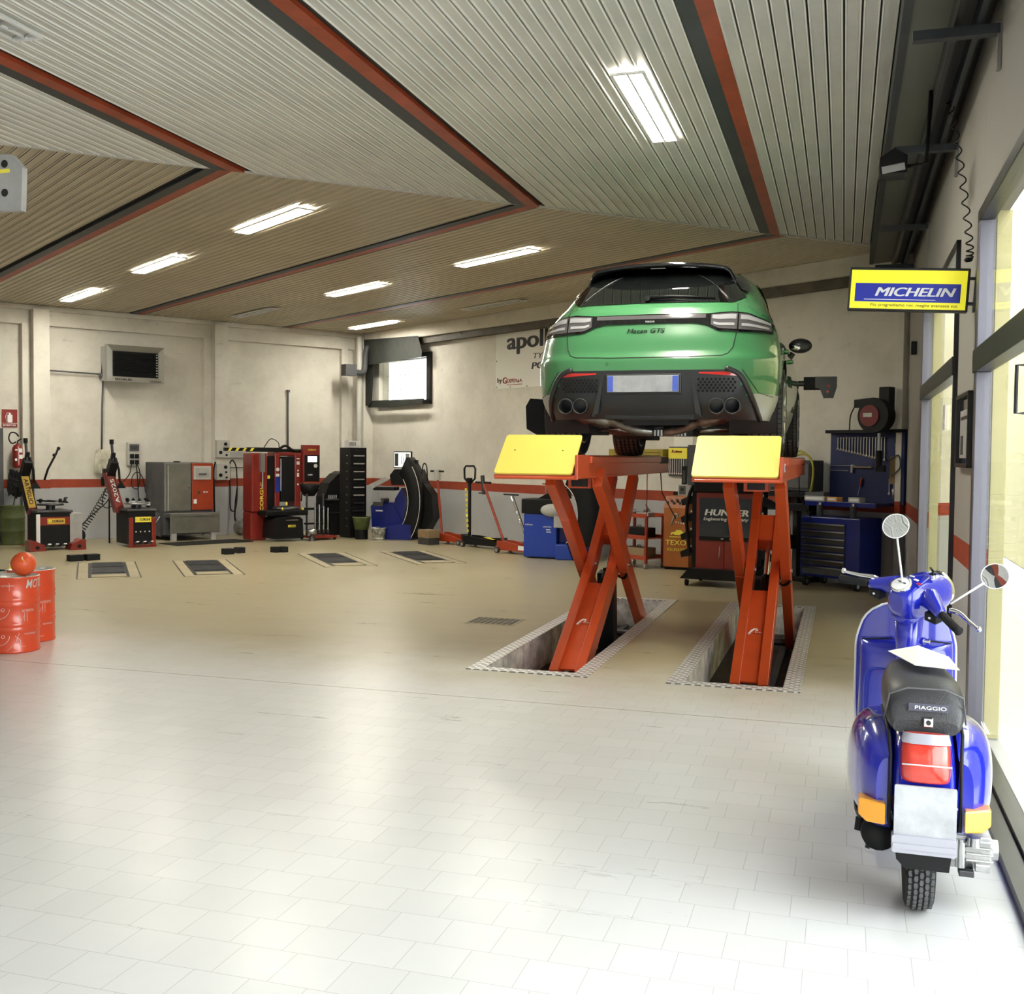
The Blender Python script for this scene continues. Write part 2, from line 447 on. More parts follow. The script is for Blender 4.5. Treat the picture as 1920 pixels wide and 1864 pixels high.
glassmat('clear_glass', (0.98, 0.99, 0.97), 0.35)

# pits: inner openings (c0, c1, s0, s1)
PITS = [(-2.55, -1.86, 7.70, 11.95), (-1.05, -0.37, 7.70, 11.95)]
f = MB()
cs = [-26, -2.55, -1.86, -1.05, -0.37, 0.64]; ss = [-3.2, 7.70, 11.95, 26]
for i in range(5):
    for j in range(3):
        if j == 1 and i in (1, 3): continue
        c0, c1, s0, s1 = cs[i], cs[i + 1], ss[j], ss[j + 1]
        f.add([PC(s0, c0), PC(s0, c1), PC(s1, c1), PC(s1, c0)], [(0, 1, 2, 3)], 'floor_tiles')
D = -0.30
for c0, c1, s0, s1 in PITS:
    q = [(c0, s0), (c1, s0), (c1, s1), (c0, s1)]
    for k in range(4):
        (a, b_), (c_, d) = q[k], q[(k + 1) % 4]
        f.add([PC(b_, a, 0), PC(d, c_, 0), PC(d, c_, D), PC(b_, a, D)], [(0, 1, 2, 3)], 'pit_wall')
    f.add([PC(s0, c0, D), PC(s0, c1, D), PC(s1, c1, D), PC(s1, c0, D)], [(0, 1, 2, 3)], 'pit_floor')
struct(f, 'floor')
# wall threshold and outside ground
f = MB(); f.T = Matrix.Rotation(-TC, 4, 'Z')
f.box(0.625, 0.735, -3.2, 6.60, 0, 0.05, 'frame_black'); f.box(0.735, 0.80, -3.2, 6.60, 0, 0.04, 'frame_grey')
struct(f, 'trim_1')
f = MB(); f.T = Matrix.Rotation(-TC, 4, 'Z')
f.add([(0.64, -14, -0.01), (16, -14, -0.01), (16, 26, -0.01), (0.64, 26, -0.01)], [(0, 1, 2, 3)], 'pavement')
f.add([(-30, -14, -0.01), (0.64, -14, -0.01), (0.64, -3.2, -0.01), (-30, -3.2, -0.01)], [(0, 1, 2, 3)], 'pavement')
struct(f, 'ground')
f = MB(); f.T = Matrix.Rotation(-TC, 4, 'Z')
f.box(2.6, 2.9, 4.0, 26, 0, 5.2, 'ext_yellow')
struct(f, 'wall_outside')

# wall_left (A) with beam band and columns, wall_back (B), wall_right (C)
f = MB(); f.T = Matrix.Rotation(-TB, 4, 'Z')        # local x = b, y = a
f.box(-3.2, WB + 0.25, WA, WA + 0.25, -0.02, 4.5, 'wall_paint')
f.box(-3.2, WB, WA - 0.10, WA, 3.80, 4.05, 'wall_paint')
f.box(-3.2, WB, WA - 0.20, WA, 4.05, ZC, 'wall_paint')
f.box(-3.2, 4.7, WA - 0.02, WA, 0, 0.10, 'wall_paint')
for b0, b1 in ((1.9, 2.2), (5.13, 5.40), (8.42, 8.68)):
    f.box(b0, b1, WA - 0.32, WA, 0, 4.06, 'wall_paint')
    f.box(b0 - 0.14, b0, WA - 0.14, WA, 0, 3.82, 'wall_paint')
f.box(11.30, 11.45, WA - 0.10, WA, 0, 4.05, 'wall_paint'); f.box(11.62, WB, WA - 0.3, WA, 0, 4.05, 'wall_paint')
struct(f, 'wall_left', 0.006)
f = MB(); f.T = Matrix.Rotation(-TB - PI / 2, 4, 'Z')      # local x = -a, y = b
# window hole a 17.79..19.66, z 2.69..3.53
x0, x1 = -WA - 0.25, -6.9
f.box(x0, -19.66, WB, WB + 0.25, -0.02, 4.5, 'wall_paint'); f.box(-17.79, x1, WB, WB + 0.25, -0.02, 4.5, 'wall_paint')
f.box(-19.66, -17.79, WB, WB + 0.25, -0.02, 2.69, 'wall_paint'); f.box(-19.66, -17.79, WB, WB + 0.25, 3.53, 4.5, 'wall_paint')
f.box(-WA, x1, WB - 0.22, WB, 3.90, ZC, 'wall_paint')
f.box(-WA, -19.97, WB - 0.06, WB, 0, 3.9, 'wall_paint')
f.box(-7.44, -7.36, WB - 0.12, WB, 0, 4.0, 'wall_paint')
struct(f, 'wall_back', 0.006)
f = MB(); f.T = Matrix.Rotation(-TB - PI / 2, 4, 'Z')
mat('brown_rail', (0.10, 0.085, 0.065), 0.6, var=0.4)
f.box(-WA, -7.36, WB - 0.15, WB - 0.02, 3.78, 3.90, 'brown_rail')
for k in range(9): f.cbox((-19.4 + k * 1.45, WB - 0.15, 3.90), (0.05, 0.03, 0.10), 'brown_rail')
struct(f, 'trim_2')
T1 = 0.14
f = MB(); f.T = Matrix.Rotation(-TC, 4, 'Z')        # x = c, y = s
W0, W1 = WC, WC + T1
f.box(W0, W1, -3.2, 6.72, 3.02, 4.5, 'wall_paint_shaded')
f.box(W0, W1, 6.72, 7.97, -0.02, 4.5, 'wall_paint_shaded')
f.box(W0, W1, 7.97, 11.25, 3.10, 4.5, 'wall_paint_shaded')
f.box(W0, W1, 11.25, SBC + 0.4, -0.02, 4.5, 'wall_paint_shaded')
f.box(W0 + 0.07, W1 + 0.012, 6.712, 7.978, 0, 3.02, 'ext_yellow')
f.box(W0 + 0.07, W1 + 0.012, 11.242, SBC + 0.3, 0, 3.1, 'ext_yellow')
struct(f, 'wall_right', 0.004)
f = MB(); f.T = Matrix.Rotation(-TB, 4, 'Z')
f.box(-3.3, -3.1, -5, WA, -0.02, 4.5, 'wall_paint')
struct(f, 'wall_far_left')
f = MB(); f.T = Matrix.Rotation(-TC, 4, 'Z')
f.box(-14, 0.9, -3.3, -3.05, 3.9, 4.5, 'wall_paint'); f.box(-0.6, 0.9, -3.3, -3.05, 0, 3.9, 'wall_paint')
struct(f, 'wall_front')

# ceiling slats, two fans that meet on a seam
SA, SB_ = PC(7.393, -6.724), PC(13.18, -0.184)
def seam_s(c):   # along UC for a given c
    d = SB_ - SA; # solve NC.(SA + t d) = c
    t = (c - SA.dot(NC)) / d.dot(NC); return (SA + d * t).dot(UC)
def seam_a(b):
    d = SB_ - SA; t = (b - SA.dot(NB)) / d.dot(NB); return (SA + d * t).dot(UB)
def slats(mb, u0, u1, P, e0, e1, m, skip, pitch=0.1):
    """strips across u, running between e0(u) and e1(u)"""
    k = int((u1 - u0) / pitch)
    for i in range(k):
        u = u0 + i * pitch
        mid = u + pitch / 2
        if any(a - 0.03 < mid < b_ + 0.03 for a, b_ in skip): continue
        prof = [(u + 0.004, 0.035), (u + 0.004, 0.002), (u + 0.012, 0.0), (u + 0.016, 0.009), (u + pitch - 0.022, 0.009), (u + pitch - 0.018, 0.0), (u + pitch - 0.008, 0.002), (u + pitch - 0.008, 0.035)]
        vs = []
        for (uu, dz) in prof:
            vs.append(P(e0(uu), uu, ZC + dz)); vs.append(P(e1(uu), uu, ZC + dz))
        Q = [(2 * j, 2 * j + 1, 2 * j + 3, 2 * j + 2) for j in range(len(prof) - 1)]
        mb.add(vs, [Q[j] for j in (0, 3, 4, 6)], m); mb.add(vs, [Q[j] for j in (1, 2, 5)], 'slat_lip' if m == 'slat_grey' else 'slat_lip_beige')
BC = [(-0.95, -0.745), (-3.24, -3.01), (-5.45, -5.22), (-7.72, -7.5), (-9.95, -9.75)]
BB = [(0.88, 1.10), (3.87, 4.09), (6.83, 7.05), (9.88, 10.10)]
def lo(c): return -3.0
def seam_c(c): return max(seam_s(c), -3.0)
f = MB()
slats(f, -13.05, 0.25, PC, lo, seam_c, 'slat_grey', BC)
slats(f, -3.0, WB, PW, seam_a, lambda b: WA - 0.19, 'slat_beige', BB)
f.add([PC(-3.2, -26, ZC + 0.036), PC(-3.2, 1.0, ZC + 0.036), PC(26, 1.0, ZC + 0.036), PC(26, -26, ZC + 0.036)], [(0, 1, 2, 3)], 'slat_gap')
# seam cover strip
d = (SB_ - SA).normalized(); nrm = Vector((d.y, -d.x, 0)); A_, B_ = SA - d * 9 + Z * ZC, SB_ + d * 1.2 + Z * ZC
f.beam(A_ + Z * 0.004, B_ + Z * 0.004, 0.035, 0.016, 'slat_grey', up=nrm)
struct(f, 'ceiling')
n = 0
for (u0, u1) in BC:
    f = MB(); um = (u0 + u1) / 2; e = max(seam_s(um), -2.9)
    if e < -2: continue
    for (x0, x1, m) in ((u0, um, 'beam_dark'), (um, u1, 'beam_red')):
        f.add([PC(-3, x0, ZC - 0.004), PC(-3, x1, ZC - 0.004), PC(seam_s(x1), x1, ZC - 0.004), PC(seam_s(x0), x0, ZC - 0.004),
               PC(-3, x0, ZC + 0.03), PC(-3, x1, ZC + 0.03), PC(seam_s(x1), x1, ZC + 0.03), PC(seam_s(x0), x0, ZC + 0.03)],
              [(0, 1, 2, 3), (0, 4, 5, 1), (1, 5, 6, 2), (2, 6, 7, 3), (3, 7, 4, 0)], m)
    n += 1; struct(f, 'trim_%d' % (2 + n))
for (u0, u1) in BB:
    f = MB(); um = (u0 + u1) / 2; e1 = WA - 0.2
    for (x0, x1, m) in ((u0, um, 'beam_dark'), (um, u1, 'beam_red')):
        f.add([PW(seam_a(x0), x0, ZC - 0.004), PW(seam_a(x1), x1, ZC - 0.004), PW(e1, x1, ZC - 0.004), PW(e1, x0, ZC - 0.004),
               PW(seam_a(x0), x0, ZC + 0.03), PW(seam_a(x1), x1, ZC + 0.03), PW(e1, x1, ZC + 0.03), PW(e1, x0, ZC + 0.03)],
              [(0, 1, 2, 3), (0, 4, 5, 1), (1, 5, 6, 2), (2, 6, 7, 3), (3, 7, 4, 0)], m)
    n += 1; struct(f, 'trim_%d' % (2 + n))
# steel channel and soffit along the right wall
f = MB(); f.T = Matrix.Rotation(-TC, 4, 'Z')
f.box(0.25, 0.30, -3, SBC, 3.98, ZC, 'beam_dark'); f.box(0.30, 0.50, -3, SBC, 3.99, ZC, 'soffit')
f.box(0.50, 0.53, -3, SBC, 3.86, ZC, 'frame_black'); f.box(0.53, 0.64, -3, SBC, 3.96, 3.99, 'beam_dark'); f.box(0.61, 0.64, -3, SBC, 3.86, ZC, 'beam_dark')
f.box(0.64, WC, -3, SBC, 4.05, ZC, 'frame_black')
struct(f, 'trim_20')
br0 = None
for i, s in enumerate((6.15, 8.35, 11.1, 13.3)):
    if br0 is None:
        br0 = thing('channel_bracket', 'dark steel bracket under the roof channel', 'bracket', 'C', 0, s, 0, group='brackets under the roof channel on the right wall')
        m_ = MB(); m_.box(0.30, WC - 0.01, -0.03, 0.03, 3.80, 3.85, 'beam_dark'); m_.build('crossbar', br0)
        m_ = MB(); m_.box(WC - 0.02, WC - 0.002, -0.025, 0.025, 3.62, 3.86, 'steel'); m_.build('wall_plate', br0)
        o = br0
    else: o = dup(br0); put(o, 'C', 0, s)
    o['label'] = ['steel bracket under the roof channel, nearest the camera', 'steel bracket under the roof channel above the coiled cable',
                  'steel bracket under the roof channel above the farther glass door', 'steel bracket under the roof channel in the far right corner'][i]

# ceiling lights
def lamp(frame, u, v, rz, lab, on=True, L_=1.55, W_=0.17):
    t = thing('ceiling_light', lab, 'ceiling light', frame, u, v, ZC - 0.014, rz, 'recessed twin tube ceiling lights')
    m = MB(); h = W_ / 2; l = L_ / 2
    for x0, x1, y0, y1 in ((-h - 0.02, -h, -l, l), (h, h + 0.02, -l, l), (-0.008, 0.008, -l, l), (-h - 0.02, h + 0.02, -l - 0.02, -l), (-h - 0.02, h + 0.02, l, l + 0.02)):
        m.box(x0, x1, y0, y1, -0.012, 0.004, 'white_paint')
    m.build('frame', t)
    for sx in (-1, 1):
        m = MB()
        if on: m.box(min(sx * 0.01, sx * (h - 0.004)), max(sx * 0.01, sx * (h - 0.004)), -l + 0.01, l - 0.01, -0.008, 0.0, 'tube_light')
        else:
            m.box(min(sx * 0.01, sx * h), max(sx * 0.01, sx * h), -l, l, 0.0, 0.003, 'louvre')
            for k in range(16): m.cbox((sx * h / 2, -l + L_ * (k + 0.5) / 16, -0.006), (h - 0.01, 0.004, 0.012), 'louvre', rz=0.5 * (-1) ** k)
        m.build('tube' if on else 'louvre', t)
    return t
lamp('C', -1.41, 7.87, 0, 'lit twin tube ceiling light above the green car, the largest', L_=1.55, W_=0.19)
lamp('A', 5.27, 10.92, 0, 'lit ceiling light nearest the ceiling seam on the beige ceiling')
lamp('A', 5.33, 14.50, 0, 'lit ceiling light in the middle of the left row of three')
lamp('A', 5.41, 18.20, 0, 'lit ceiling light closest to the left wall above the heater')
lamp('A', 8.42, 11.05, 0, 'lit ceiling light left of the car roof')
lamp('A', 8.45, 14.63, 0, 'lit ceiling light in the middle of the ceiling left of the banner')
lamp('A', 11.0, 18.35, 0, 'lit ceiling light above the barred window in the corner')
lamp('A', 8.45, 18.2, 0, 'unlit ceiling light with dark louvres above the red tyre changer', on=False)
lamp('A', 11.0, 14.5, 0, 'unlit ceiling light with dark louvres above the banner', on=False)
lamp('C', -4.82, 4.75, 0, 'unlit ceiling light with white louvres in the top left corner', on=False)

# window on the back wall
t = MB(); t.T = Matrix.Rotation(-TB - PI / 2, 4, 'Z')
mat('blackout', (0.008, 0.009, 0.008), 0.7, var=0.5, vscale=3, dirt=(0.022, 0.026, 0.02), bump=0.6, bscale=5)
for x0, x1, z0, z1 in ((-17.79, -17.66, 2.60, 3.62), (-19.66, -17.66, 2.60, 2.69), (-19.66, -17.66, 3.53, 3.62)):
    t.box(x0, x1, WB - 0.06, WB + 0.1, z0, z1, 'frame_black')
win = struct(t, 'window_1', 0.01)
t = MB(); t.T = Matrix.Rotation(-TB - PI / 2, 4, 'Z')
def sheet(p, y): t.prism(p, y, y + 0.012, 'blackout')
sheet([(-19.88, 4.00), (-17.80, 3.92), (-17.64, 3.62), (-17.66, 3.50), (-19.66, 3.46), (-19.88, 3.5)], WB - 0.26)
sheet([(-19.88, 3.6), (-19.55, 3.52), (-19.62, 2.70), (-19.75, 2.60), (-19.87, 2.63)], WB - 0.20)
sheet([(-19.85, 2.72), (-17.70, 2.70), (-17.75, 2.60), (-18.9, 2.56), (-19.80, 2.58)], WB - 0.17)
tag(t.build('blackout_sheet'), 'torn dark sheet hung around the barred window', 'sheet')
t = MB(); t.T = Matrix.Rotation(-TB - PI / 2, 4, 'Z')
t.box(-19.66, -17.79, WB + 0.10, WB + 0.11, 2.69, 3.53, 'clear_glass'); o = t.build('window_pane', win)
t = MB(); t.T = Matrix.Rotation(-TB - PI / 2, 4, 'Z')
for k in range(12): t.cyl((-19.6 + k * 0.16, WB + 0.2, 2.69), (-19.6 + k * 0.16, WB + 0.2, 3.53), 0.006, 'grey_paint', n=6)
for z in (2.95, 3.25): t.cyl((-19.66, WB + 0.2, z), (-17.79, WB + 0.2, z), 0.006, 'grey_paint', n=6)
t.build('window_bars', win)
portal('daylight_portal', PW(18.72, WB + 0.01, 3.11), -NB, 1.87, 0.84)

# glass doors in the right wall
def door(idx, s0, s1, ztop, ztr, mull, handle):
    m = MB(); m.T = Matrix.Rotation(-TC, 4, 'Z'); x0, x1 = WC - 0.03, WC + 0.05
    m.box(x0, x1, s1 - 0.035, s1, 0, ztop, 'frame_black'); m.box(x0, x1, s0, s0 + 0.035, 0, ztop, 'frame_black')
    m.box(x0, x1, s0, s1, ztop - 0.07, ztop, 'frame_black')
    m.box(x0 - 0.01, x1, s0, s1, ztr, ztr + 0.13, 'frame_black')
    m.box(x0, x1, s0, s1, 0, 0.07, 'frame_black')
    m.box(x0 + 0.0, x1, s1 - 0.11, s1 - 0.035, 0, ztr, 'frame_grey'); m.box(x0, x1, s1 - 0.11, s1 - 0.035, ztr + 0.13, ztop - 0.07, 'frame_grey')
    for s in mull: m.box(x0, x1, s - 0.05, s + 0.05, 0, ztop, 'frame_black')
    d = struct(m, 'door_%d' % idx, 0.004)
    m = MB(); m.T = Matrix.Rotation(-TC, 4, 'Z')
    m.box(WC + 0.008, WC + 0.014, s0 + 0.03, s1 - 0.1, 0.06, ztr + 0.01, 'clear_glass'); m.box(WC + 0.008, WC + 0.014, s0 + 0.03, s1 - 0.1, ztr + 0.12, ztop - 0.06, 'clear_glass')
    m.build('door_glass', d)
    if handle:
        m = MB(); m.T = Matrix.Rotation(-TC, 4, 'Z'); s, z, mm = handle
        m.tube([(WC, s, z), (WC - 0.05, s, z), (WC - 0.05, s, z + 0.2), (WC, s, z + 0.2)], 0.008, mm); m.build('door_handle', d)
    return d
door(1, -3.0, 6.72, 3.02, 2.10, (1.6, 4.1), (4.95, 1.80, 'frame_black'))
door(2, 7.97, 11.25, 3.10, 2.18, (), None)
m = MB(); m.T = Matrix.Rotation(-TC, 4, 'Z')
m.box(WC - 0.008, WC + 0.002, 8.78, 8.98, 1.83, 2.02, 'white_paint'); tag(m.build('sticker'), 'white sticker on the glass of the farther door', 'sticker')
# ================================================================ CAR (local x right, y forward = away, z up; origin: rear bumper, tyre bottom)
mat('car_green', (0.06, 0.225, 0.09), 0.25, coat=1.0)
mat('car_black', (0.02, 0.021, 0.023), 0.42)
mat('car_glass', (0.004, 0.005, 0.005), 0.03, coat=1.0)
mat('lamp_smoke', (0.10, 0.095, 0.10), 0.12, coat=1.0)
mat('lamp_clear', (0.55, 0.55, 0.58), 0.15, 0.3, coat=1.0)
mat('red_lens', (0.55, 0.02, 0.015), 0.15, coat=1.0)
mat('plate_white', (0.44, 0.45, 0.48), 0.6, var=0.25, vscale=9)
mat('plate_blue', (0.08, 0.14, 0.62), 0.5)
mat('alloy', (0.40, 0.41, 0.44), 0.3, 0.9)
mat('silver_trim', (0.42, 0.44, 0.44), 0.35, 0.3)
mat('chassis', (0.02, 0.02, 0.021), 0.6, var=0.3)
mat('exhaust', (0.38, 0.37, 0.35), 0.3, 0.95, var=0.4, vscale=12)
def tread_material():
    m, N, L, b = nmat('tyre_tread')
    b.inputs['Roughness'].default_value = 0.8
    tc = N.new('ShaderNodeTexCoord')
    n = N.new('ShaderNodeTexNoise'); n.inputs['Scale'].default_value = 30; L.new(tc.outputs['Object'], n.inputs[0])
    r = N.new('ShaderNodeValToRGB'); L.new(n.outputs[0], r.inputs[0]); r.color_ramp.elements[0].color = (0.06, 0.06, 0.062, 1); r.color_ramp.elements[1].color = (0.12, 0.12, 0.125, 1)
    L.new(r.outputs[0], b.inputs['Base Color'])
tread_material()
CX, CS, CZ = -1.475, 8.35, 1.612
car = thing('car', 'green five-door car raised on the orange lift with black rear window', 'car', 'C', CX, CS, CZ)
HWT = [(0.20, 0.86), (0.30, 0.905), (0.45, 0.955), (0.60, 0.975), (0.75, 0.98), (0.90, 0.965), (1.00, 0.945), (1.06, 0.915), (1.12, 0.885), (1.20, 0.855), (1.32, 0.815), (1.44, 0.755), (1.52, 0.685), (1.57, 0.57), (1.600, 0.44), (1.615, 0.2)]
Y0T = [(0.20, 0.24), (0.30, 0.11), (0.42, 0.03), (0.60, 0.0), (0.75, 0.015), (0.80, 0.05), (0.92, 0.085), (1.02, 0.12), (1.10, 0.145), (1.17, 0.20), (1.22, 0.27), (1.32, 0.385), (1.42, 0.50), (1.50, 0.60), (1.55, 0.72), (1.58, 0.88), (1.600, 1.15), (1.615, 1.55)]
Y1T = [(0.20, 4.50), (0.40, 4.68), (0.60, 4.70), (0.80, 4.55), (0.95, 4.25), (1.02, 3.85), (1.06, 3.55), (1.10, 3.42), (1.30, 3.05), (1.44, 2.78), (1.54, 2.5), (1.600, 2.25), (1.615, 1.95)]
def hw(z): return catmull(HWT, z)
def y0(z): return catmull(Y0T, z)
def y1(z): return catmull(Y1T, z)
RC = 0.44      # rear corner reach
def rear_y(x, z):
    """depth of the rear face at x, z"""
    h = hw(z); t = min(1.0, abs(x) / h)
    lean = 0.055 * t * t
    tt = max(0.0, (t - 0.55) / 0.45)
    if tt >= 1: k = 1.0
    else: k = 1 - math.sqrt(max(0.0, 1 - tt ** 2.4))
    reach = RC + max(0, z - 1.10) * 1.1
    return y0(z) + lean + k * reach
def side_x(y, z):
    """half width at y, z : gentle barrel plus wheel haunches"""
    h = hw(z); ym = 2.3
    h *= 1 - 0.018 * ((y - ym) / 2.3) ** 2
    for ya in (0.97, 3.80): h += 0.018 * math.exp(-((y - ya) / 0.42) ** 2) * math.exp(-((z - 0.62) / 0.3) ** 2)
    h -= 0.03 * math.exp(-((y - 2.35) / 0.8) ** 2) * math.exp(-((z - 0.52) / 0.16) ** 2)
    return h
def ring(z, n_r=26, n_s=46, n_f=12):
    """half outline (x >= 0) from rear centre to front centre"""
    h = hw(z); pts = []; ys = rear_y(h, z)
    for i in range(n_r):
        t = i / n_r; x = h * (t if t < 0.5 else 0.5 + 0.5 * math.sin((t - 0.5) / 0.5 * PI / 2))
        pts.append((x, rear_y(x, z), z))
    yf = y1(z); reach = min(0.75, (yf - ys) * 0.35)
    for i in range(n_s):
        y = lerp(ys, yf - reach, i / n_s); b = lerp(0, 1, min(1, i / 5))
        pts.append((lerp(h, side_x(y, z), b), y, z))
    for i in range(n_f + 1):
        a = PI / 2 * i / n_f; xs = side_x(yf - reach, z)
        pts.append((xs * math.cos(a) ** 0.75 if i < n_f else 0, yf - reach + reach * math.sin(a) ** 1.0, z))
    return pts
zs = [0.285 + (1.0 - 0.285) * i / 36 for i in range(36)] + [1.0 + 0.6 * i / 30 for i in range(30)] + [1.604, 1.61, 1.615]
rows = []
for z in zs:
    r = ring(z); rows.append([(-x, y, zz) for x, y, zz in r[::-1]] + r[1:])
body = MB()
WH = [(0.97, 0.37), (3.80, 0.37)]
def in_arch(p, grow=0.0):
    return any((p[1] - wy) ** 2 + (p[2] - wz) ** 2 < (0.435 + grow) ** 2 for wy, wz in WH) and abs(p[0]) > 0.6
vs = [p for r in rows for p in r]; k = len(rows[0]); F = {'car_green': []}
def snap(p):
    """pull vertices near a wheel arch on to its rim"""
    if abs(p[0]) < 0.8: return p
    for wy, wz in WH:
        d = math.hypot(p[1] - wy, p[2] - wz)
        if 0.40 < d < 0.47: s_ = 0.435 / d; return (p[0] + math.copysign(0.006, p[0]), wy + (p[1] - wy) * s_, wz + (p[2] - wz) * s_)
    return p
vs = [snap(p) for p in vs]
fs = []; fb = []; fsl = []
for i in range(len(rows) - 1):
    for j in range(k - 1):
        q = (i * k + j, i * k + j + 1, (i + 1) * k + j + 1, (i + 1) * k + j)
        c = [sum(vs[a][t] for a in q) / 4 for t in range(3)]
        if in_arch(c, -0.004): continue
        ax = abs(c[0]); rear = c[1] < 0.9
        # lower black insert behind: boundary from the photo
        zb = interp([(0, 0.655), (0.60, 0.665), (0.71, 0.60), (0.80, 0.42), (0.84, 0.28), (0.86, 0.2)], ax)
        if rear and c[1] < 0.55 and ax < 0.84 and c[2] < zb: fb.append(q)
        elif c[1] < 0.62 and ax >= 0.80 and c[2] < 0.475: fsl.append(q)
        else: fs.append(q)
body.add(vs, fs, 'car_green', True)
top = [(len(rows) - 1) * k + j for j in range(k)]
body.add([vs[a] for a in top], [tuple(range(k))], 'car_green', True)
body.build('body', car)
for sg in (-1, 1):
    g = MB(); g.add(vs, [q for q in fsl if vs[q[0]][0] * sg > 0], 'silver_trim', True); g.build('corner_trim', car)
low = MB(); low.add(vs, fb, 'car_black', True)
low.build('bumper_insert', car)
def skin(fx, off=0.004):
    """point on the rear skin, moved out by off"""
    x, z = fx; y = rear_y(x, z)
    e = 0.01; ny = rear_y(min(x + e, hw(z) * .999) if x > 0 else max(x - e, -hw(z) * .999), z) - y
    nz = rear_y(x, z + e) - y
    sx = math.copysign(1, x)
    n = Vector((sx * abs(ny) / e if abs(x) > .3 else 0, -1, nz / e)).normalized() if True else None
    return Vector((x, y, z)) + n * off
def patch(mb, left, right, z0, z1, m, off=0.004, nx=40, nz=10, both=False):
    """skin patch between z0(x) and z1(x)"""
    rows = []
    for i in range(nz + 1):
        r = []
        for j in range(nx + 1):
            x = lerp(left, right, j / nx); z = lerp(z0(x), z1(x), i / nz); r.append(skin((x, z), off))
        rows.append(r)
    mb.grid(rows, m)
def line(mb, pts, r, m, off=0.003, n=8):
    P = []
    for (a, b_) in zip(pts, pts[1:]):
        for i in range(n): P.append(skin((lerp(a[0], b_[0], i / n), lerp(a[1], b_[1], i / n)), off))
    P.append(skin(pts[-1], off)); mb.tube(P, r, m, n=6)
def sym(tab): return lambda x: interp(tab, abs(x))
# rear window
g = MB()
gb = sym([(0, 1.212), (0.5, 1.205), (0.62, 1.205), (0.70, 1.27)]); gt = sym([(0, 1.56), (0.45, 1.545), (0.60, 1.47), (0.66, 1.37), (0.70, 1.28)])
patch(g, -0.70, 0.70, gb, gt, 'car_glass', 0.006, 60, 16)
g.build('rear_window', car)
# inner dark frit arcs of the rear window
mat('frit', (0.02, 0.022, 0.022), 0.2, coat=0.6)
for s_ in (-1, 1):
    g = MB()
    P = [skin((s_ * lerp(0.30, 0.585, t ** 0.7), lerp(1.47, 1.235, t)), 0.009) for t in [i / 14 for i in range(15)]]
    g.tube(P, 0.004, 'frit', n=5)
    g.build('window_line', car)
# roof spoiler
g = MB(); rows_ = []
for i in range(41):
    x = lerp(-0.66, 0.66, i / 40); t = abs(x) / 0.66
    zt = 1.588 - 0.05 * t ** 2 - 0.16 * max(0, t - 0.78) ** 1.3 * 4; yb = 0.47 + 0.12 * t ** 3 + (0.03 if t > 0.9 else 0)
    drop = 0.012 + 0.0 * t
    r = [(x, yb + 0.45, zt + 0.012), (x, yb + 0.2, zt + 0.008), (x, yb, zt - 0.02), (x, yb + 0.005, zt - 0.045), (x, yb + 0.10, zt - 0.05), (x, yb + 0.3, zt - 0.03)]
    if t > 0.86: r = [(a, b_, c - (t - 0.86) * 0.9) for a, b_, c in r]
    rows_.append(r)
g.grid(rows_, 'black_gloss'); g.build('roof_spoiler', car, solid=0.006)
for s_ in (-1, 1):
    g = MB(); x0, x1 = (0.60, 0.715) if s_ > 0 else (-0.715, -0.60)
    patch(g, x0, x1, sym([(0.60, 1.42), (0.66, 1.33), (0.715, 1.315)]), sym([(0.60, 1.52), (0.66, 1.46), (0.70, 1.40), (0.715, 1.33)]), 'black_gloss', 0.014, 12, 5)
    g.build('spoiler_blade', car)
g = MB(); g.cbox((0, 0.462, 1.522), (0.12, 0.01, 0.006), 'lamp_smoke'); g.build('brake_light', car)
# light bar and lamps
lt = sym([(0, 1.108), (0.45, 1.104), (0.62, 1.118), (0.74, 1.112), (0.90, 1.055), (0.965, 1.00)]); lb = sym([(0, 1.035), (0.35, 1.03), (0.44, 1.01), (0.53, 0.965), (0.70, 0.955), (0.93, 0.955), (0.965, 0.99)])
g = MB(); patch(g, -0.92, 0.92, lb, lt, 'black_gloss', 0.008, 90, 6); lampb = g.build('light_bar', car)
g = MB(); patch(g, -0.43, 0.43, lambda x: 1.068, lambda x: 1.098, 'lamp_smoke', 0.011, 40, 2); g.build('light_strip', lampb)
g = MB(); g.text('PORSCHE', 'white_ink', 0, rear_y(0, 1.05) - 0.018, 1.05, 0.018, width=0.07, spacing=1.1); g.build('lettering', lampb)
for s_ in (-1, 1):
    g = MB(); a, b_ = (0.50, 0.66)
    for (u0, u1) in ((0.47, 0.665), (0.675, 0.905)):
        x0, x1 = (u0, u1) if s_ > 0 else (-u1, -u0)
        patch(g, x0, x1, lambda x: lb(x) + 0.018, lambda x: lt(x) - 0.012, 'lamp_smoke', 0.012, 14, 3)
        patch(g, x0 + 0.01, x1 - 0.01, lambda x: lerp(lb(x), lt(x), 0.62), lambda x: lerp(lb(x), lt(x), 0.85), 'lamp_clear', 0.015, 14, 2)
        patch(g, x0 + 0.02, x1 - 0.02, lambda x: lerp(lb(x), lt(x), 0.28), lambda x: lerp(lb(x), lt(x), 0.42), 'lamp_clear', 0.015, 14, 2)
    g.build('tail_lamp', lampb)
g = MB()
line(g, [(-0.665, 1.20), (-0.69, 1.12)], 0.003, 'black_ink'); line(g, [(0.655, 1.20), (0.665, 1.12)], 0.003, 'black_ink')
line(g, [(-0.672, 0.95), (-0.655, 0.84), (-0.63, 0.79), (-0.58, 0.77), (-0.3, 0.762), (0.3, 0.762), (0.57, 0.772), (0.61, 0.79), (0.645, 0.84), (0.665, 0.95)], 0.0035, 'black_ink', 0.001)
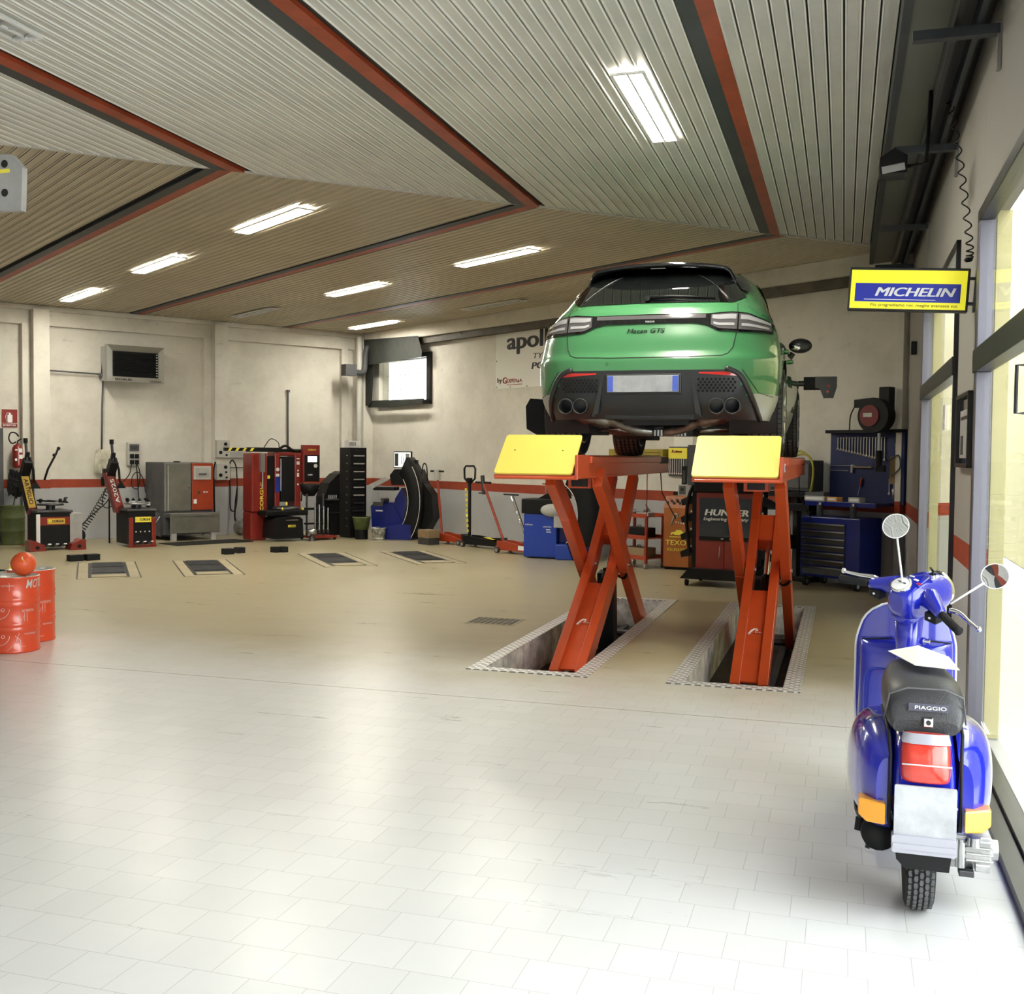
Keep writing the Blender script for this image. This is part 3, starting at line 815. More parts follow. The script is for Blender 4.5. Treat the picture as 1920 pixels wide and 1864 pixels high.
line(g, [(0.72, 0.665), (0.84, 0.49), (0.935, 0.465)], 0.0025, 'black_ink', 0.001); line(g, [(-0.72, 0.665), (-0.84, 0.49), (-0.935, 0.465)], 0.0025, 'black_ink', 0.001)
g.build('panel_seam', car)
g = MB(); g.text('Macan GTS', 'black_ink', -0.03, rear_y(0, 0.985) - 0.010, 0.978, 0.05, width=0.30, shear=0.3); g.build('badge', car)
g = MB(); g.cyl((-0.32, rear_y(0.32, .72) - .002, 0.715), (-0.32, rear_y(.32, .72) - 0.004, 0.715), 0.013, 'black_ink', n=14); g.cyl((-0.32, rear_y(0.32, .72) - .003, 0.715), (-0.32, rear_y(.32, .72) - 0.006, 0.715), 0.011, 'car_green', n=14)
g.build('parking_sensor', car)
g = MB(); yw = rear_y(0, 1.24)
g.tube([(-0.05, rear_y(.05, 1.255) - .03, 1.262), (0.15, rear_y(.15, 1.26) - .028, 1.268), (0.30, rear_y(.3, 1.26) - .025, 1.262), (0.48, rear_y(.48, 1.25) - .02, 1.245)], [0.016, 0.012, 0.009, 0.005], 'black_plastic')
g.tube([(-0.04, rear_y(.05, 1.245) - .02, 1.247), (0.48, rear_y(.48, 1.24) - .015, 1.233)], 0.005, 'black_plastic'); g.cyl((-0.05, rear_y(.05, 1.25), 1.25), (-0.05, rear_y(.05, 1.25) - .05, 1.255), 0.022, 'black_plastic')
g.build('wiper', car)
# number plate, reflectors
py = rear_y(0.2, 0.56) - 0.012
g = MB(); g.cbox((-0.03, py, 0.557), (0.56, 0.012, 0.128), 'plate_white'); g.cbox((-0.285, py - 0.007, 0.557), (0.045, 0.004, 0.12), 'plate_blue'); g.cbox((0.225, py - 0.007, 0.557), (0.045, 0.004, 0.12), 'plate_blue')
g.build('number_plate', car, 0.003)
g = MB(); g.cbox((-0.03, py + 0.03, 0.555), (0.60, 0.05, 0.16), 'car_black')
for s_ in (-1, 1): g.prism([(s_ * 0.355, 0.645), (s_ * 0.335, 0.64), (s_ * 0.38, 0.33), (s_ * 0.43, 0.30)], 0.0, 0.08, 'car_black')
g.box(-0.36, 0.36, 0.10, 0.30, 0.285, 0.33, 'car_black')
g.build('diffuser', car, 0.01)
for s_ in (-1, 1):
    g = MB(); x0, x1 = (0.40, 0.70) if s_ > 0 else (-0.70, -0.40)
    patch(g, x0, x1, sym([(0.4, 0.632), (0.6, 0.618), (0.70, 0.612)]), sym([(0.4, 0.642), (0.66, 0.645), (0.70, 0.622)]), 'red_lens', 0.008, 16, 2)
    label(g.build('reflector', car), 'slim red reflector')
    # grey arch moulding around the exhaust recess
    g = MB(); P = [skin((s_ * x, z), 0.008) for x, z in ((0.60, 0.672), (0.70, 0.625), (0.755, 0.53), (0.80, 0.42), (0.835, 0.29))]
    g.tube(smooth_path(P, 4), 0.021, 'car_black'); g.build('exhaust_surround', car)
    g = MB()
    for xx in (s_ * 0.535, s_ * 0.655):
        yy = 0.02
        g.lathe([(0.045, 0.18), (0.062, 0.16), (0.064, 0.01), (0.060, 0.0), (0.054, 0.004), (0.052, 0.14), (0.0, 0.15)], 'dark_steel', 24, 'Y', (xx, yy, 0.385))
    g.build('exhaust_tip', car)
    g = MB(); P = smooth_path([(s_ * 0.60, 0.22, 0.36), (s_ * 0.50, 0.32, 0.31), (s_ * 0.36, 0.42, 0.28), (s_ * 0.20, 0.55, 0.22), (s_ * 0.05, 0.62, 0.20)], 5)
    g.tube(P, [0.075] * 5 + [0.065] * 5 + [0.04] * (len(P) - 10), 'exhaust', 12); g.build('exhaust_pipe', car)
# mesh texture insert on the right side
for s_ in (-1, 1):
    g = MB()
    for i in range(9):
        for j in range(5):
            x = 0.40 + 0.032 * i + (0.016 if j % 2 else 0); z = 0.50 + 0.022 * j
            if x > 0.70: continue
            y = rear_y(x, z) - 0.003; g.cyl((s_ * x, y + 0.004, z), (s_ * x, y, z), 0.012, 'black_plastic', n=6)
    g.build('mesh_grille', car)
# side windows, right and left
def side_patch(mb, poly_top, poly_bot, ya, yb, sgn, m, off=0.006, ny=40, nz=6):
    rows = []
    for i in range(nz + 1):
        r = []
        for j in range(ny + 1):
            y = lerp(ya, yb, j / ny); z = lerp(interp(poly_bot, y), interp(poly_top, y), i / nz)
            ys = rear_y(hw(z), z)
            x = side_x(y, z) if y > ys + 0.1 else lerp(hw(z), side_x(y, z), max(0, (y - ys) / 0.1))
            r.append((sgn * (x + off), y, z))
        rows.append(r)
    mb.grid(rows, m)
for sgn in (-1, 1):
    g = MB(); side_patch(g, [(0.95, 1.20), (1.10, 1.40), (1.3, 1.50), (1.9, 1.535), (2.5, 1.49), (3.0, 1.27), (3.35, 1.11)], [(0.95, 1.19), (1.2, 1.14), (2.0, 1.09), (3.35, 1.07)], 0.97, 3.3, sgn, 'car_glass')
    g.build('side_window', car)
    g = MB()   # sill moulding
    side_patch(g, [(1.45, 0.44), (3.35, 0.46)], [(1.45, 0.24), (3.35, 0.24)], 1.43, 3.35, sgn, 'silver_trim' if sgn > 0 else 'car_black', 0.008)
    g.build('sill', car)
    # door mirror
    g = MB(); mx = sgn * 1.03
    g.T = Matrix.Translation((mx, 3.02, 1.13)); g.sphere((0, 0, 0), 1, 'car_black', 20, 12, (0.115, 0.08, 0.075)); g.T = Matrix.Identity(4)
    g.tube([(sgn * 0.92, 3.02, 1.0), (sgn * 0.96, 3.02, 1.06)], 0.03, 'car_black'); mir = g.build('door_mirror', car)
    g = MB(); g.T = Matrix.Translation((mx - sgn * 0.04, 2.955, 1.105)) @ Matrix.Rotation(0.5, 4, 'X'); g.sphere((0, 0, 0), 1, 'chrome', 20, 10, (0.05, 0.022, 0.032)); g.build('mirror_glass', mir)
    for yy, zz in ((2.15, 0.90), (1.35, 0.92)):
        g = MB(); g.tube([(sgn * 0.95, yy, zz), (sgn * 0.99, yy + 0.02, zz), (sgn * 0.99, yy + 0.18, zz + .005), (sgn * 0.95, yy + 0.2, zz)], 0.014, 'car_green')
        g.build('door_handle', car)
    # arch liners
    for wy, wz in WH:
        g = MB(); rr = 0.44; A = [PI * 1.14 - PI * 1.28 * i / 22 for i in range(23)]
        g.grid([[(sgn * xx, wy + rr * math.cos(a), wz + rr * math.sin(a)) for a in A] for xx in (0.955, 0.58)], 'chassis')
        g.add([(sgn * 0.58, wy + rr * math.cos(a), wz + rr * math.sin(a)) for a in A], [tuple(range(23))], 'chassis'); g.build('wheel_arch', car)
# underbody
g = MB(); g.box(-0.58, 0.58, 0.75, 4.3, 0.23, 0.30, 'chassis'); g.box(-0.88, 0.88, 1.45, 3.3, 0.22, 0.30, 'chassis'); g.box(-0.50, 0.50, 0.45, 0.80, 0.25, 0.36, 'chassis'); g.box(-0.25, 0.28, 0.65, 1.1, 0.17, 0.24, 'chassis')
for i in range(12): g.box(-0.10 + i * 0.028, -0.085 + i * 0.028, 0.64, 0.66, 0.165, 0.215, 'steel')
g.build('underbody', car)
for s_ in (-1, 1):
    g = MB(); g.tube([(s_ * 0.70, 0.97, 0.24), (s_ * 0.2, 0.9, 0.22)], 0.025, 'steel'); g.tube([(s_ * 0.70, 0.85, 0.30), (s_ * 0.25, 0.75, 0.26)], 0.02, 'dark_steel'); g.tube([(s_ * 0.62, 0.97, 0.36), (s_ * 0.62, 0.97, 0.62)], 0.05, 'black_plastic')
    g.build('suspension_arm', car)
# wheels
def wheel(sgn):
    g = MB(); Wd = 0.28; r0 = 0.365
    prof = [(0.255, -Wd / 2 + 0.01), (0.32, -Wd / 2), (0.350, -Wd / 2 + 0.012), (0.362, -Wd / 2 + 0.04), (0.362, Wd / 2 - 0.04), (0.350, Wd / 2 - 0.012), (0.32, Wd / 2), (0.255, Wd / 2 - 0.01)]
    g.lathe(prof, 'rubber', 64, 'X')
    # tread blocks
    for i in range(56):
        a = 2 * PI * i / 56
        T0 = Matrix.Rotation(a, 4, 'X')
        for (x, wx, sk) in ((-0.118, 0.034, 0.0), (-0.072, 0.044, 0.35), (-0.022, 0.034, -0.5), (0.022, 0.034, 0.5), (0.072, 0.044, -0.35), (0.118, 0.034, 0.0)):
            g.T = T0 @ Matrix.Translation((x, 0, 0.3635 - (0.006 if abs(x) > .11 else 0))) @ Matrix.Rotation(sk, 4, 'Z'); g.box(-wx / 2 + 0.004, wx / 2 - 0.004, -0.0165, 0.0165, -0.006, 0.005, 'tyre_tread')
    g.T = Matrix.Identity(4)
    ty = g.build('tyre')
    g = MB(); o = sgn * (Wd / 2 - 0.012)
    g.lathe([(0.262, -Wd / 2 + 0.01), (0.262, Wd / 2 - 0.006), (0.250, Wd / 2 - 0.002), (0.242, Wd / 2 - 0.02), (0.240, -Wd / 2 + 0.02)], 'alloy', 48, 'X')
    for i in range(5):
        for d in (-0.16, 0.16):
            a = 2 * PI * i / 5; p = Vector((o - sgn * 0.02, 0.05 * math.cos(a + d), 0.05 * math.sin(a + d))); q = Vector((o, 0.248 * math.cos(a + d * 1.5), 0.248 * math.sin(a + d * 1.5)))
            g.beam(p, q, 0.03, 0.028, 'alloy', up=(1, 0, 0))
    g.cyl((o - sgn * 0.045, 0, 0), (o + sgn * 0.004, 0, 0), 0.062, 'alloy', n=24)
    g.cyl((o - sgn * 0.12, 0, 0), (o - sgn * 0.10, 0, 0), 0.18, 'dark_steel', n=32)
    return ty, g.build('rim')
protos = {}
for sgn in (-1, 1):
    for wy, wz in WH:
        if sgn not in protos: ty, rim = wheel(sgn); protos[sgn] = (ty, rim)
        else:
            ty, rim = protos[sgn][0].copy(), protos[sgn][1].copy(); COL.objects.link(ty); COL.objects.link(rim)
        ty.name = 'wheel'; ty.parent = car; ty.location = (sgn * 0.855, wy, 0.368); rim.parent = ty
# front lamps and grille (front end, seen only from elsewhere)
for sgn in (-1, 1): g = MB(); g.sphere((sgn * 0.72, 4.42, 0.78), 1, 'lamp_clear', 14, 8, (0.17, 0.18, 0.08)); g.build('headlamp', car)
# ================================================================ SCISSOR LIFT and floor pits
def checker_material():
    m, N, L, b = nmat('chequer_plate')
    b.inputs['Metallic'].default_value = 0.55; b.inputs['Roughness'].default_value = 0.42
    tc = N.new('ShaderNodeTexCoord'); bk = N.new('ShaderNodeTexBrick')
    bk.inputs['Scale'].default_value = 1; bk.inputs['Brick Width'].default_value = 0.07; bk.inputs['Row Height'].default_value = 0.045; bk.inputs['Mortar Size'].default_value = 0.013
    bk.inputs['Color1'].default_value = (0.13, 0.13, 0.135, 1); bk.inputs['Color2'].default_value = (0.22, 0.22, 0.23, 1); bk.inputs['Mortar'].default_value = (0.80, 0.80, 0.80, 1)
    L.new(tc.outputs['Object'], bk.inputs[0]); L.new(bk.outputs['Color'], b.inputs['Base Color'])
    bp = N.new('ShaderNodeBump'); bp.inputs['Strength'].default_value = 0.5; bp.inputs['Distance'].default_value = 0.002
    L.new(bk.outputs['Fac'], bp.inputs['Height']); L.new(bp.outputs[0], b.inputs['Normal'])
checker_material()
mat('lift_orange', (0.64, 0.09, 0.024), 0.33, coat=0.3, var=0.12, vscale=2.5)
mat('flap_yellow', (0.86, 0.70, 0.13), 0.45, var=0.04, vscale=3)
for i, (c0, c1, s0, s1) in enumerate(PITS):
    m = MB(); W_ = 0.12
    for x0, x1, y0_, y1_ in ((-W_, c1 - c0 + W_, -W_, 0), (-W_, c1 - c0 + W_, s1 - s0, s1 - s0 + 0.14), (-W_, 0, 0, s1 - s0), (c1 - c0, c1 - c0 + W_, 0, s1 - s0)):
        m.box(x0, x1, y0_, y1_, 0.0, 0.006, 'chequer_plate')
    o = m.build('pit_frame'); put(o, 'C', c0, s0)
    tag(o, ['aluminium chequer plate frame around the left lift pit', 'aluminium chequer plate frame around the right lift pit'][i], 'pit frame', 'chequer plate frames of the lift pits')
def lift(c0, pc0, pc1, lab):
    """c0 centre of the arms, platform from pc0 to pc1"""
    t = thing('scissor_lift', lab, 'car lift', 'C', c0, 8.0, 0, group='orange scissor lift halves')
    X = lambda c: c - c0; Y = lambda s: s - 8.0
    a0, a1 = X(pc0), X(pc1)
    e = 12.45
    m = MB()
    m.box(a0, a1, 0.37, Y(e), 1.56, 1.61, 'lift_orange')
    m.box(a1 - 0.025, a1, 0.0, Y(e), 1.43, 1.61, 'lift_orange'); m.box(a0, a0 + 0.025, 0.37, Y(e), 1.43, 1.61, 'lift_orange')
    for x0, x1 in ((a0, a0 + 0.05), (a1 - 0.05, a1)):
        m.box(x0 + (0.03 if x0 > 0 else -0.02), x1 + (0.02 if x0 > 0 else -0.03), 0.40, Y(e - 0.65), 1.545, 1.60, 'lift_orange'); m.box(x0 - 0.004, x1 + 0.004, 0.01, Y(e), 1.425, 1.45, 'lift_orange')
    m.box(a0, a1, 0.0, 0.02, 1.42, 1.455, 'lift_orange')
    m.box(a0 + 0.05, a1 - 0.05, Y(e) - 0.03, Y(e), 1.44, 1.60, 'dark_steel')
    plat = m.build('platform', t, 0.006)
    for x0, x1 in ((a0 - 0.006, a0 + 0.0), (a1, a1 + 0.006)): m = MB(); m.box(x0, x1, Y(e - 0.60), Y(e - 0.05), 1.53, 1.60, 'black_plastic'); m.build('side_rail_end', plat)
    # ramp flap, tilted up
    m = MB(); m.T = Matrix.Translation(((a0 + a1) / 2 - 0.018, 0.0, 1.44)) @ Matrix.Rotation(R(-49), 4, 'X')
    P = rrect(-0.312, 0.312, 0.0, 0.46, 0.025); m.prism(P, -0.035, -0.020, 'flap_yellow')
    m.T = m.T @ Matrix.Translation((0, 0, 0)); 
    o = m.build('ramp_flap', t, 0.003); label(o, 'yellow tilted ramp flap')
    m = MB(); m.T = Matrix.Translation(((a0 + a1) / 2, 0.0, 1.44)) @ Matrix.Rotation(R(-49), 4, 'X')
    for x in (-0.22, 0.17) if c0 < -1 else (): m.cyl((x, -0.0355, 0.27), (x, -0.038, 0.27), 0.006, 'black_ink', n=8)
    if c0 < -1: m.build('flap_bolt', o)
    m = MB(); m.cyl((a0 + 0.02, -0.02, 1.432), (a1 - 0.02, -0.02, 1.432), 0.012, 'lift_orange', n=10); m.build('hinge', t)
    # outer arms (bent), one mesh each
    def arm(x, pts, wx, wy, name='outer_arm', lab_=None):
        m = MB()
        for i, (p, q) in enumerate(zip(pts, pts[1:])): m.beam((x, Y(p[0]), p[1]), (x, Y(q[0]), q[1]), wx, wy, 'lift_orange', up=(1, 0, 0))
        for i, (p, q) in enumerate(zip(pts, pts[1:])):   # ribs of the folded profile
            for dx in (-0.42, 0.42): m.beam((x + dx * wx, Y(p[0]) - wy * 0.5, p[1]), (x + dx * wx, Y(q[0]) - wy * 0.5, q[1]), 0.010, 0.012, 'lift_orange', up=(1, 0, 0))
        return m.build(name, t, 0.004)
    OUT = [(8.72, 1.43), (9.25, 1.10), (9.9, 0.60), (11.03, -0.22)]
    INN = [(8.55, -0.22), (9.30, 0.22), (9.9, 0.60), (10.35, 0.97), (10.8, 1.43)]
    for sx in (-1, 1):
        arm(sx * 0.20, OUT, 0.085, 0.17, 'outer_arm'); arm(sx * 0.108, INN, 0.078, 0.16, 'inner_arm')
        m = MB(); m.cyl((sx * 0.255, Y(9.9), 0.60), (sx * 0.06, Y(9.9), 0.60), 0.022, 'steel', n=14); m.build('pivot_bolt', t)
    m = MB()
    m.beam((0, Y(8.6), -0.16), (0, Y(9.62), 0.44), 0.15, 0.02, 'lift_orange', up=(1, 0, 0)); m.build('cover_plate', t, 0.003)
    # logo on the cover plate
    d = Vector((0, 1.02, 0.60)).normalized(); ang = math.atan2(d.z, d.y)
    m = MB(); pc = Vector((0, Y(9.14), 0.157)); nrm = Vector((0, -d.z, d.y))
    m.T = Matrix.Translation(pc + nrm * 0.013) @ Matrix.Rotation(ang, 4, 'X')
    m.tube([(-0.055, -0.05, 0), (-0.03, 0.0, 0), (-0.012, 0.02, 0), (0.012, 0.02, 0), (0.016, 0.004, 0), (0.0, -0.006, 0)], [0.009, 0.008, 0.007, 0.006, 0.005, 0.004], 'white_ink', 6)
    for k in range(4): m.cbox((0.005 + k * 0.014, -0.022, 0), (0.007, 0.008, 0.002), 'white_ink')
    m.cbox((0.015, -0.038, 0), (0.075, 0.005, 0.002), 'red_paint')
    m.build('logo', t)
    # upper cross box and cylinder
    m = MB(); m.beam((0, Y(10.18), 0.80), (0, Y(10.42), 1.02), 0.15, 0.15, 'lift_orange', up=(1, 0, 0)); m.build('cross_box', t, 0.015)
    m = MB(); m.cyl((0.02, Y(9.15), -0.12), (0.02, Y(10.0), 0.52), 0.045, 'black_plastic', n=18); m.cyl((0.02, Y(10.0), 0.52), (0.02, Y(10.25), 0.80), 0.022, 'chrome', n=14); m.build('hydraulic_cylinder', t)
    m = MB(); m.beam((-0.02, Y(10.25), -0.28), (-0.02, Y(10.15), 0.50), 0.16, 0.16, 'black_plastic', up=(1, 0, 0)); m.build('cable_guide', t, 0.01)
    m = MB()
    m.box(-0.20, 0.20, Y(8.40), Y(8.66), -0.30, -0.27, 'lift_orange')
    for sx in (-1, 1):
        m.box(sx * 0.14 - 0.03, sx * 0.14 + 0.03, Y(7.85), Y(11.8), -0.30, -0.26, 'dark_steel')
    m.cyl((-0.24, Y(8.55), -0.22), (0.24, Y(8.55), -0.22), 0.03, 'lift_orange', n=14)
    m.cyl((-0.26, Y(11.03), -0.23), (0.26, Y(11.03), -0.23), 0.035, 'dark_steel', n=14)
    m.build('base_frame', t)
    m = MB(); m.cbox((-0.03, Y(8.42), -0.17), (0.05, 0.04, 0.035), 'steel'); m.build('nut', t, 0.004)
    m = MB(); m.box(-0.10, 0.10, Y(8.9), Y(9.1), 1.33, 1.43, 'lift_orange'); m.box(-0.07, 0.07, Y(8.89), Y(8.9), 1.345, 1.415, 'black_ink'); m.build('top_bracket', t, 0.004)
    m = MB(); m.tube(smooth_path([(0.0, Y(9.9), 0.55), (0.1, Y(9.95), 0.50), (0.19, Y(9.93), 0.47), (0.24, Y(9.8), 0.52)]), 0.014, 'black_plastic'); m.build('hose', t); m = MB(); m.tube([(a1 - 0.05, Y(12.2), 1.43), (a1 - 0.04, Y(12.25), 1.2), (a1 + 0.10, Y(12.4), 0.9)], 0.006, 'black_plastic')
    m.build('hose', t)
    return t
lift(-2.13, -2.60, -1.93, 'left half of the orange scissor lift with yellow ramp flap')
lt_ = lift(-0.67, -1.065, -0.415, 'right half of the orange scissor lift with yellow ramp flap')
m = MB(); m.T = Matrix.Rotation(PI / 2, 4, 'Z'); a1_ = -0.415 + 0.67
m.cbox((0.22, -a1_ - 0.003, 1.53), (0.09, 0.003, 0.06), 'white_ink'); m.text('B', 'blue_paint', 0.22, -a1_ - 0.006, 1.53, 0.06); m.build('sticker', lt_)
m = MB(); m.tube([(0.12, 3.5, 1.43), (0.12, 3.5, 0.95), (0.13, 3.5, 0.80)], 0.005, 'red_paint'); m.build('hanging_cord', [o for o in bpy.data.objects if o.name == 'scissor_lift'][0])

# small floor grates: four inspection grates in the back hall and one drain near the lift
mat('grate_metal', (0.06, 0.055, 0.045), 0.6, 0.4, var=0.3)
mat('grate_concrete', (0.36, 0.31, 0.20), 0.7, var=0.15)
def floor_grate(a, b, lab):
    t = thing('floor_grate', lab, 'floor grate', 'A', b, a, 0, R(-17), group='brake tester grates in the back floor')
    w_, l_ = 0.38, 1.07
    m = MB()
    m.box(-w_, w_, -l_, l_, 0.0, 0.003, 'grate_concrete'); 
    for x in (-w_, w_): m.box(x - 0.008, x + 0.008, -l_, l_, 0.003, 0.005, 'grate_metal')
    m.build('surround', t)
    m = MB(); g_ = w_ - 0.13
    m.box(-g_, g_, -l_ + 0.12, l_ - 0.12, 0.003, 0.006, 'black_ink'); m.build('opening', t)
    for y0_, y1_ in ((-l_ + 0.12, -l_ + 0.40), (-l_ + 0.60, l_ - 0.85), (l_ - 0.75, l_ - 0.16)):
        m = MB(); m.box(-g_ + 0.04, g_ - 0.04, y0_, y1_, 0.006, 0.014, 'grate_concrete' if y0_ < -l_ + 0.2 else 'grate_metal')
        if y0_ > -l_ + 0.2:
            n_ = 9
            for k in range(n_): m.box(-g_ + 0.05, g_ - 0.05, lerp(y0_, y1_, (k + .3) / n_), lerp(y0_, y1_, (k + .6) / n_), 0.014, 0.018, 'dark_steel')
        m.build('roller_cover', t)
    return t
floor_grate(14.79, 4.75, 'floor grate in front of the tyre changer with yellow arm, leftmost of four')
floor_grate(14.38, 5.97, 'floor grate second from the left of four')
floor_grate(14.43, 8.02, 'floor grate third from the left of four')
floor_grate(14.05, 9.32, 'floor grate nearest the blue wheel balancer, rightmost of four')
m = MB()
m.box(-0.24, 0.24, -0.22, 0.22, 0, 0.003, 'grate_concrete')
for i in range(8):
    for j in range(2): m.box(-0.22 + i * 0.056, -0.22 + i * 0.056 + 0.036, -0.17 + j * 0.18, -0.02 + j * 0.18, 0.003, 0.006, 'grate_metal')
o = m.build('drain_cover'); put(o, 'C', -3.18, 9.88); tag(o, 'slotted drain cover in the floor left of the lift', 'drain cover')
# ================================================================ SCOOTER (local x right, y forward, origin under the rear tyre contact)
mat('scooter_blue', (0.012, 0.02, 0.42), 0.18, coat=1.0)
mat('seat_black', (0.028, 0.028, 0.032), 0.42, bump=0.15, bscale=180)
mat('seat_grey', (0.10, 0.10, 0.11), 0.5)
mat('amber', (0.85, 0.36, 0.01), 0.2, coat=1.0)
mat('tail_red', (0.62, 0.035, 0.02), 0.2, coat=1.0)
mat('alu_cast', (0.62, 0.62, 0.62), 0.38, 0.75, var=0.3, vscale=18)
mat('mirror', (0.8, 0.82, 0.84), 0.02, 1.0)
mat('white_plastic', (0.82, 0.82, 0.84), 0.3, coat=0.4)
mat('plate_frame', (0.38, 0.38, 0.44), 0.35, 0.2)
mat('badge_dark', (0.06, 0.06, 0.09), 0.4)
sc = thing('scooter', 'shiny blue motor scooter with black seat and red tail lamp', 'scooter', 'C', 0.285, 4.06, 0)
def wheel_s(y, lab_='rear_wheel'):
    g = MB(); g.lathe([(0.13, -0.035), (0.165, -0.046), (0.195, -0.047), (0.208, -0.036), (0.212, -0.015), (0.212, 0.015), (0.208, 0.036), (0.195, 0.047), (0.165, 0.046), (0.13, 0.035)], 'rubber', 56, 'X', (0, y, 0.215))
    for i in range(48):
        a = 2 * PI * i / 48
        for x, off, r_ in ((-0.036, 0, 0.205), (-0.018, 0.5, 0.2125), (0.0, 0, 0.2135), (0.018, 0.5, 0.2125), (0.036, 0, 0.205)):
            g.T = Matrix.Translation((0, y, 0.215)) @ Matrix.Rotation(a + off * 2 * PI / 48, 4, 'X') @ Matrix.Translation((x, 0, r_))
            g.prism([(-0.007, 0), (-0.0045, -0.011), (0.0045, -0.011), (0.007, 0), (0.0045, 0.011), (-0.0045, 0.011)], -0.001, 0.0035, 'tyre_tread', 'XY')
    g.T = Matrix.Identity(4); w_ = g.build(lab_, sc)
    g = MB(); g.lathe([(0.135, -0.03), (0.10, -0.035), (0.05, -0.045), (0, -0.045)], 'alu_cast', 32, 'X', (0, y, 0.215)); g.lathe([(0.135, 0.03), (0.10, 0.035), (0.05, 0.045), (0, 0.045)], 'alu_cast', 32, 'X', (0, y, 0.215)); g.build('rim', w_)
wheel_s(0.03, 'rear_wheel'); wheel_s(1.22, 'front_wheel')
# centre body: tail section under the seat
g = MB()
secs = []  # (y, half width top, half width bottom, z top, z bottom)
for y, ht, hb, zt, zb in ((-0.215, 0.075, 0.085, 0.60, 0.36), (-0.20, 0.095, 0.10, 0.635, 0.34), (-0.14, 0.105, 0.115, 0.672, 0.33), (0.0, 0.115, 0.13, 0.70, 0.34), (0.25, 0.12, 0.14, 0.735, 0.40), (0.45, 0.115, 0.135, 0.735, 0.36), (0.55, 0.10, 0.12, 0.70, 0.28), (0.60, 0.09, 0.10, 0.62, 0.24)):
    P = []
    for i in range(24):
        a = 2 * PI * i / 24; cx, cz = math.cos(a), math.sin(a)
        x = math.copysign(abs(cx) ** 0.55, cx); z = math.copysign(abs(cz) ** 0.55, cz)
        h = lerp(hb, ht, (z + 1) / 2); P.append((x * h, y, lerp(zb, zt, (z + 1) / 2)))
    secs.append(P)
g.grid(secs, 'scooter_blue', True, True); g.add(secs[0], [tuple(range(24))], 'scooter_blue'); g.add(secs[-1], [tuple(range(24))], 'scooter_blue')
g.build('tail_body', sc, subsurf=1)
# side cowls
for s_ in (-1, 1):
    g = MB(); rows = []
    NY = 22
    for i in range(NY + 1):
        t = i / NY; y = lerp(-0.19, 0.60, t)
        w_ = catmull([(0, 0.05), (0.06, 0.085), (0.2, 0.125), (0.45, 0.145), (0.7, 0.12), (0.9, 0.06), (1, 0.02)], t)
        zt = catmull([(0, 0.585), (0.1, 0.64), (0.3, 0.675), (0.6, 0.66), (0.85, 0.58), (1, 0.48)], t)
        zb = catmull([(0, 0.35), (0.1, 0.315), (0.3, 0.29), (0.6, 0.28), (0.85, 0.30), (1, 0.36)], t)
        r = []
        for k in range(17):
            a = -PI / 2 + PI * k / 16
            ca = math.cos(a) ** 0.62 if k not in (0, 16) else 0
            r.append((s_ * (0.105 + w_ * ca), y, lerp(zb, zt, 0.5 + 0.5 * math.copysign(abs(math.sin(a)) ** 0.8, a))))
        rows.append(r)
    g.grid(rows, 'scooter_blue'); g.add(rows[0], [tuple(range(17))], 'scooter_blue'); g.add(rows[-1], [tuple(range(17))], 'scooter_blue')
    c_ = g.build('side_cowl', sc, subsurf=1)
    g = MB(); g.tube([(s_ * 0.112, -0.215, 0.36), (s_ * 0.112, -0.215, 0.60), (s_ * 0.118, -0.16, 0.67), (s_ * 0.13, 0.1, 0.70)], 0.006, 'black_plastic'); g.build('cowl_seam', c_)
    # indicator
    g = MB()
    P = [(0.125, 0.435), (0.125, 0.362), (0.185, 0.358), (0.212, 0.378), (0.212, 0.435)]
    for d0, d1, ins in ((-0.232, -0.12, 0.0),):
        vs = [(s_ * x, d0 + (x - 0.125) * 0.55, z) for x, z in P] + [(s_ * x, d1, z) for x, z in P]
        g.add(vs, [tuple(range(5)), tuple(range(5, 10))] + [(k, (k + 1) % 5, 5 + (k + 1) % 5, 5 + k) for k in range(5)], 'amber')
    g.build('indicator', sc, 0.006, 3)
# tail lamp, mud flap, plate
g = MB(); rows = []
for z, d, h in ((0.518, 0.03, 0.072), (0.526, 0.055, 0.080), (0.56, 0.066, 0.081), (0.62, 0.060, 0.080), (0.652, 0.046, 0.077), (0.682, 0.02, 0.070)):
    rows.append([(-h, -0.19, z), (-h * 0.98, -0.20 - d * 0.75, z), (-h * 0.6, -0.205 - d, z), (0, -0.207 - d, z), (h * 0.6, -0.205 - d, z), (h * 0.98, -0.20 - d * 0.75, z), (h, -0.19, z)])
g.grid(rows, 'tail_red'); g.add(rows[0], [tuple(range(7))], 'tail_red'); g.add(rows[-1], [tuple(range(7))], 'tail_red')
tl = g.build('tail_lamp', sc, subsurf=1)
g = MB(); g.grid([[(x * 1.02, y - 0.002, z + 0.002) for x, y, z in r] for r in rows[4:]], 'plate_frame'); g.build('lamp_cap', tl)
g = MB(); g.tube([(-0.078, -0.268, 0.588), (0.078, -0.268, 0.588)], 0.0025, 'white_plastic'); g.build('lamp_seam', tl)
g = MB(); g.prism(rrect(-0.098, 0.098, 0.335, 0.512, 0.006), -0.252, -0.244, 'plate_white'); pl = g.build('number_plate', sc)
g = MB(); g.prism(rrect(-0.104, 0.100, 0.285, 0.345, 0.01), -0.262, -0.215, 'plate_frame'); g.prism(rrect(-0.100, 0.096, 0.300, 0.318, 0.004), -0.266, -0.262, 'plate_frame'); g.build('plate_holder', pl, 0.005)
g = MB(); g.prism([(-0.09, 0.29), (0.088, 0.29), (0.08, 0.225), (-0.06, 0.225), (-0.088, 0.255)], -0.235, -0.13, 'black_plastic'); g.build('mudguard', sc, 0.006)
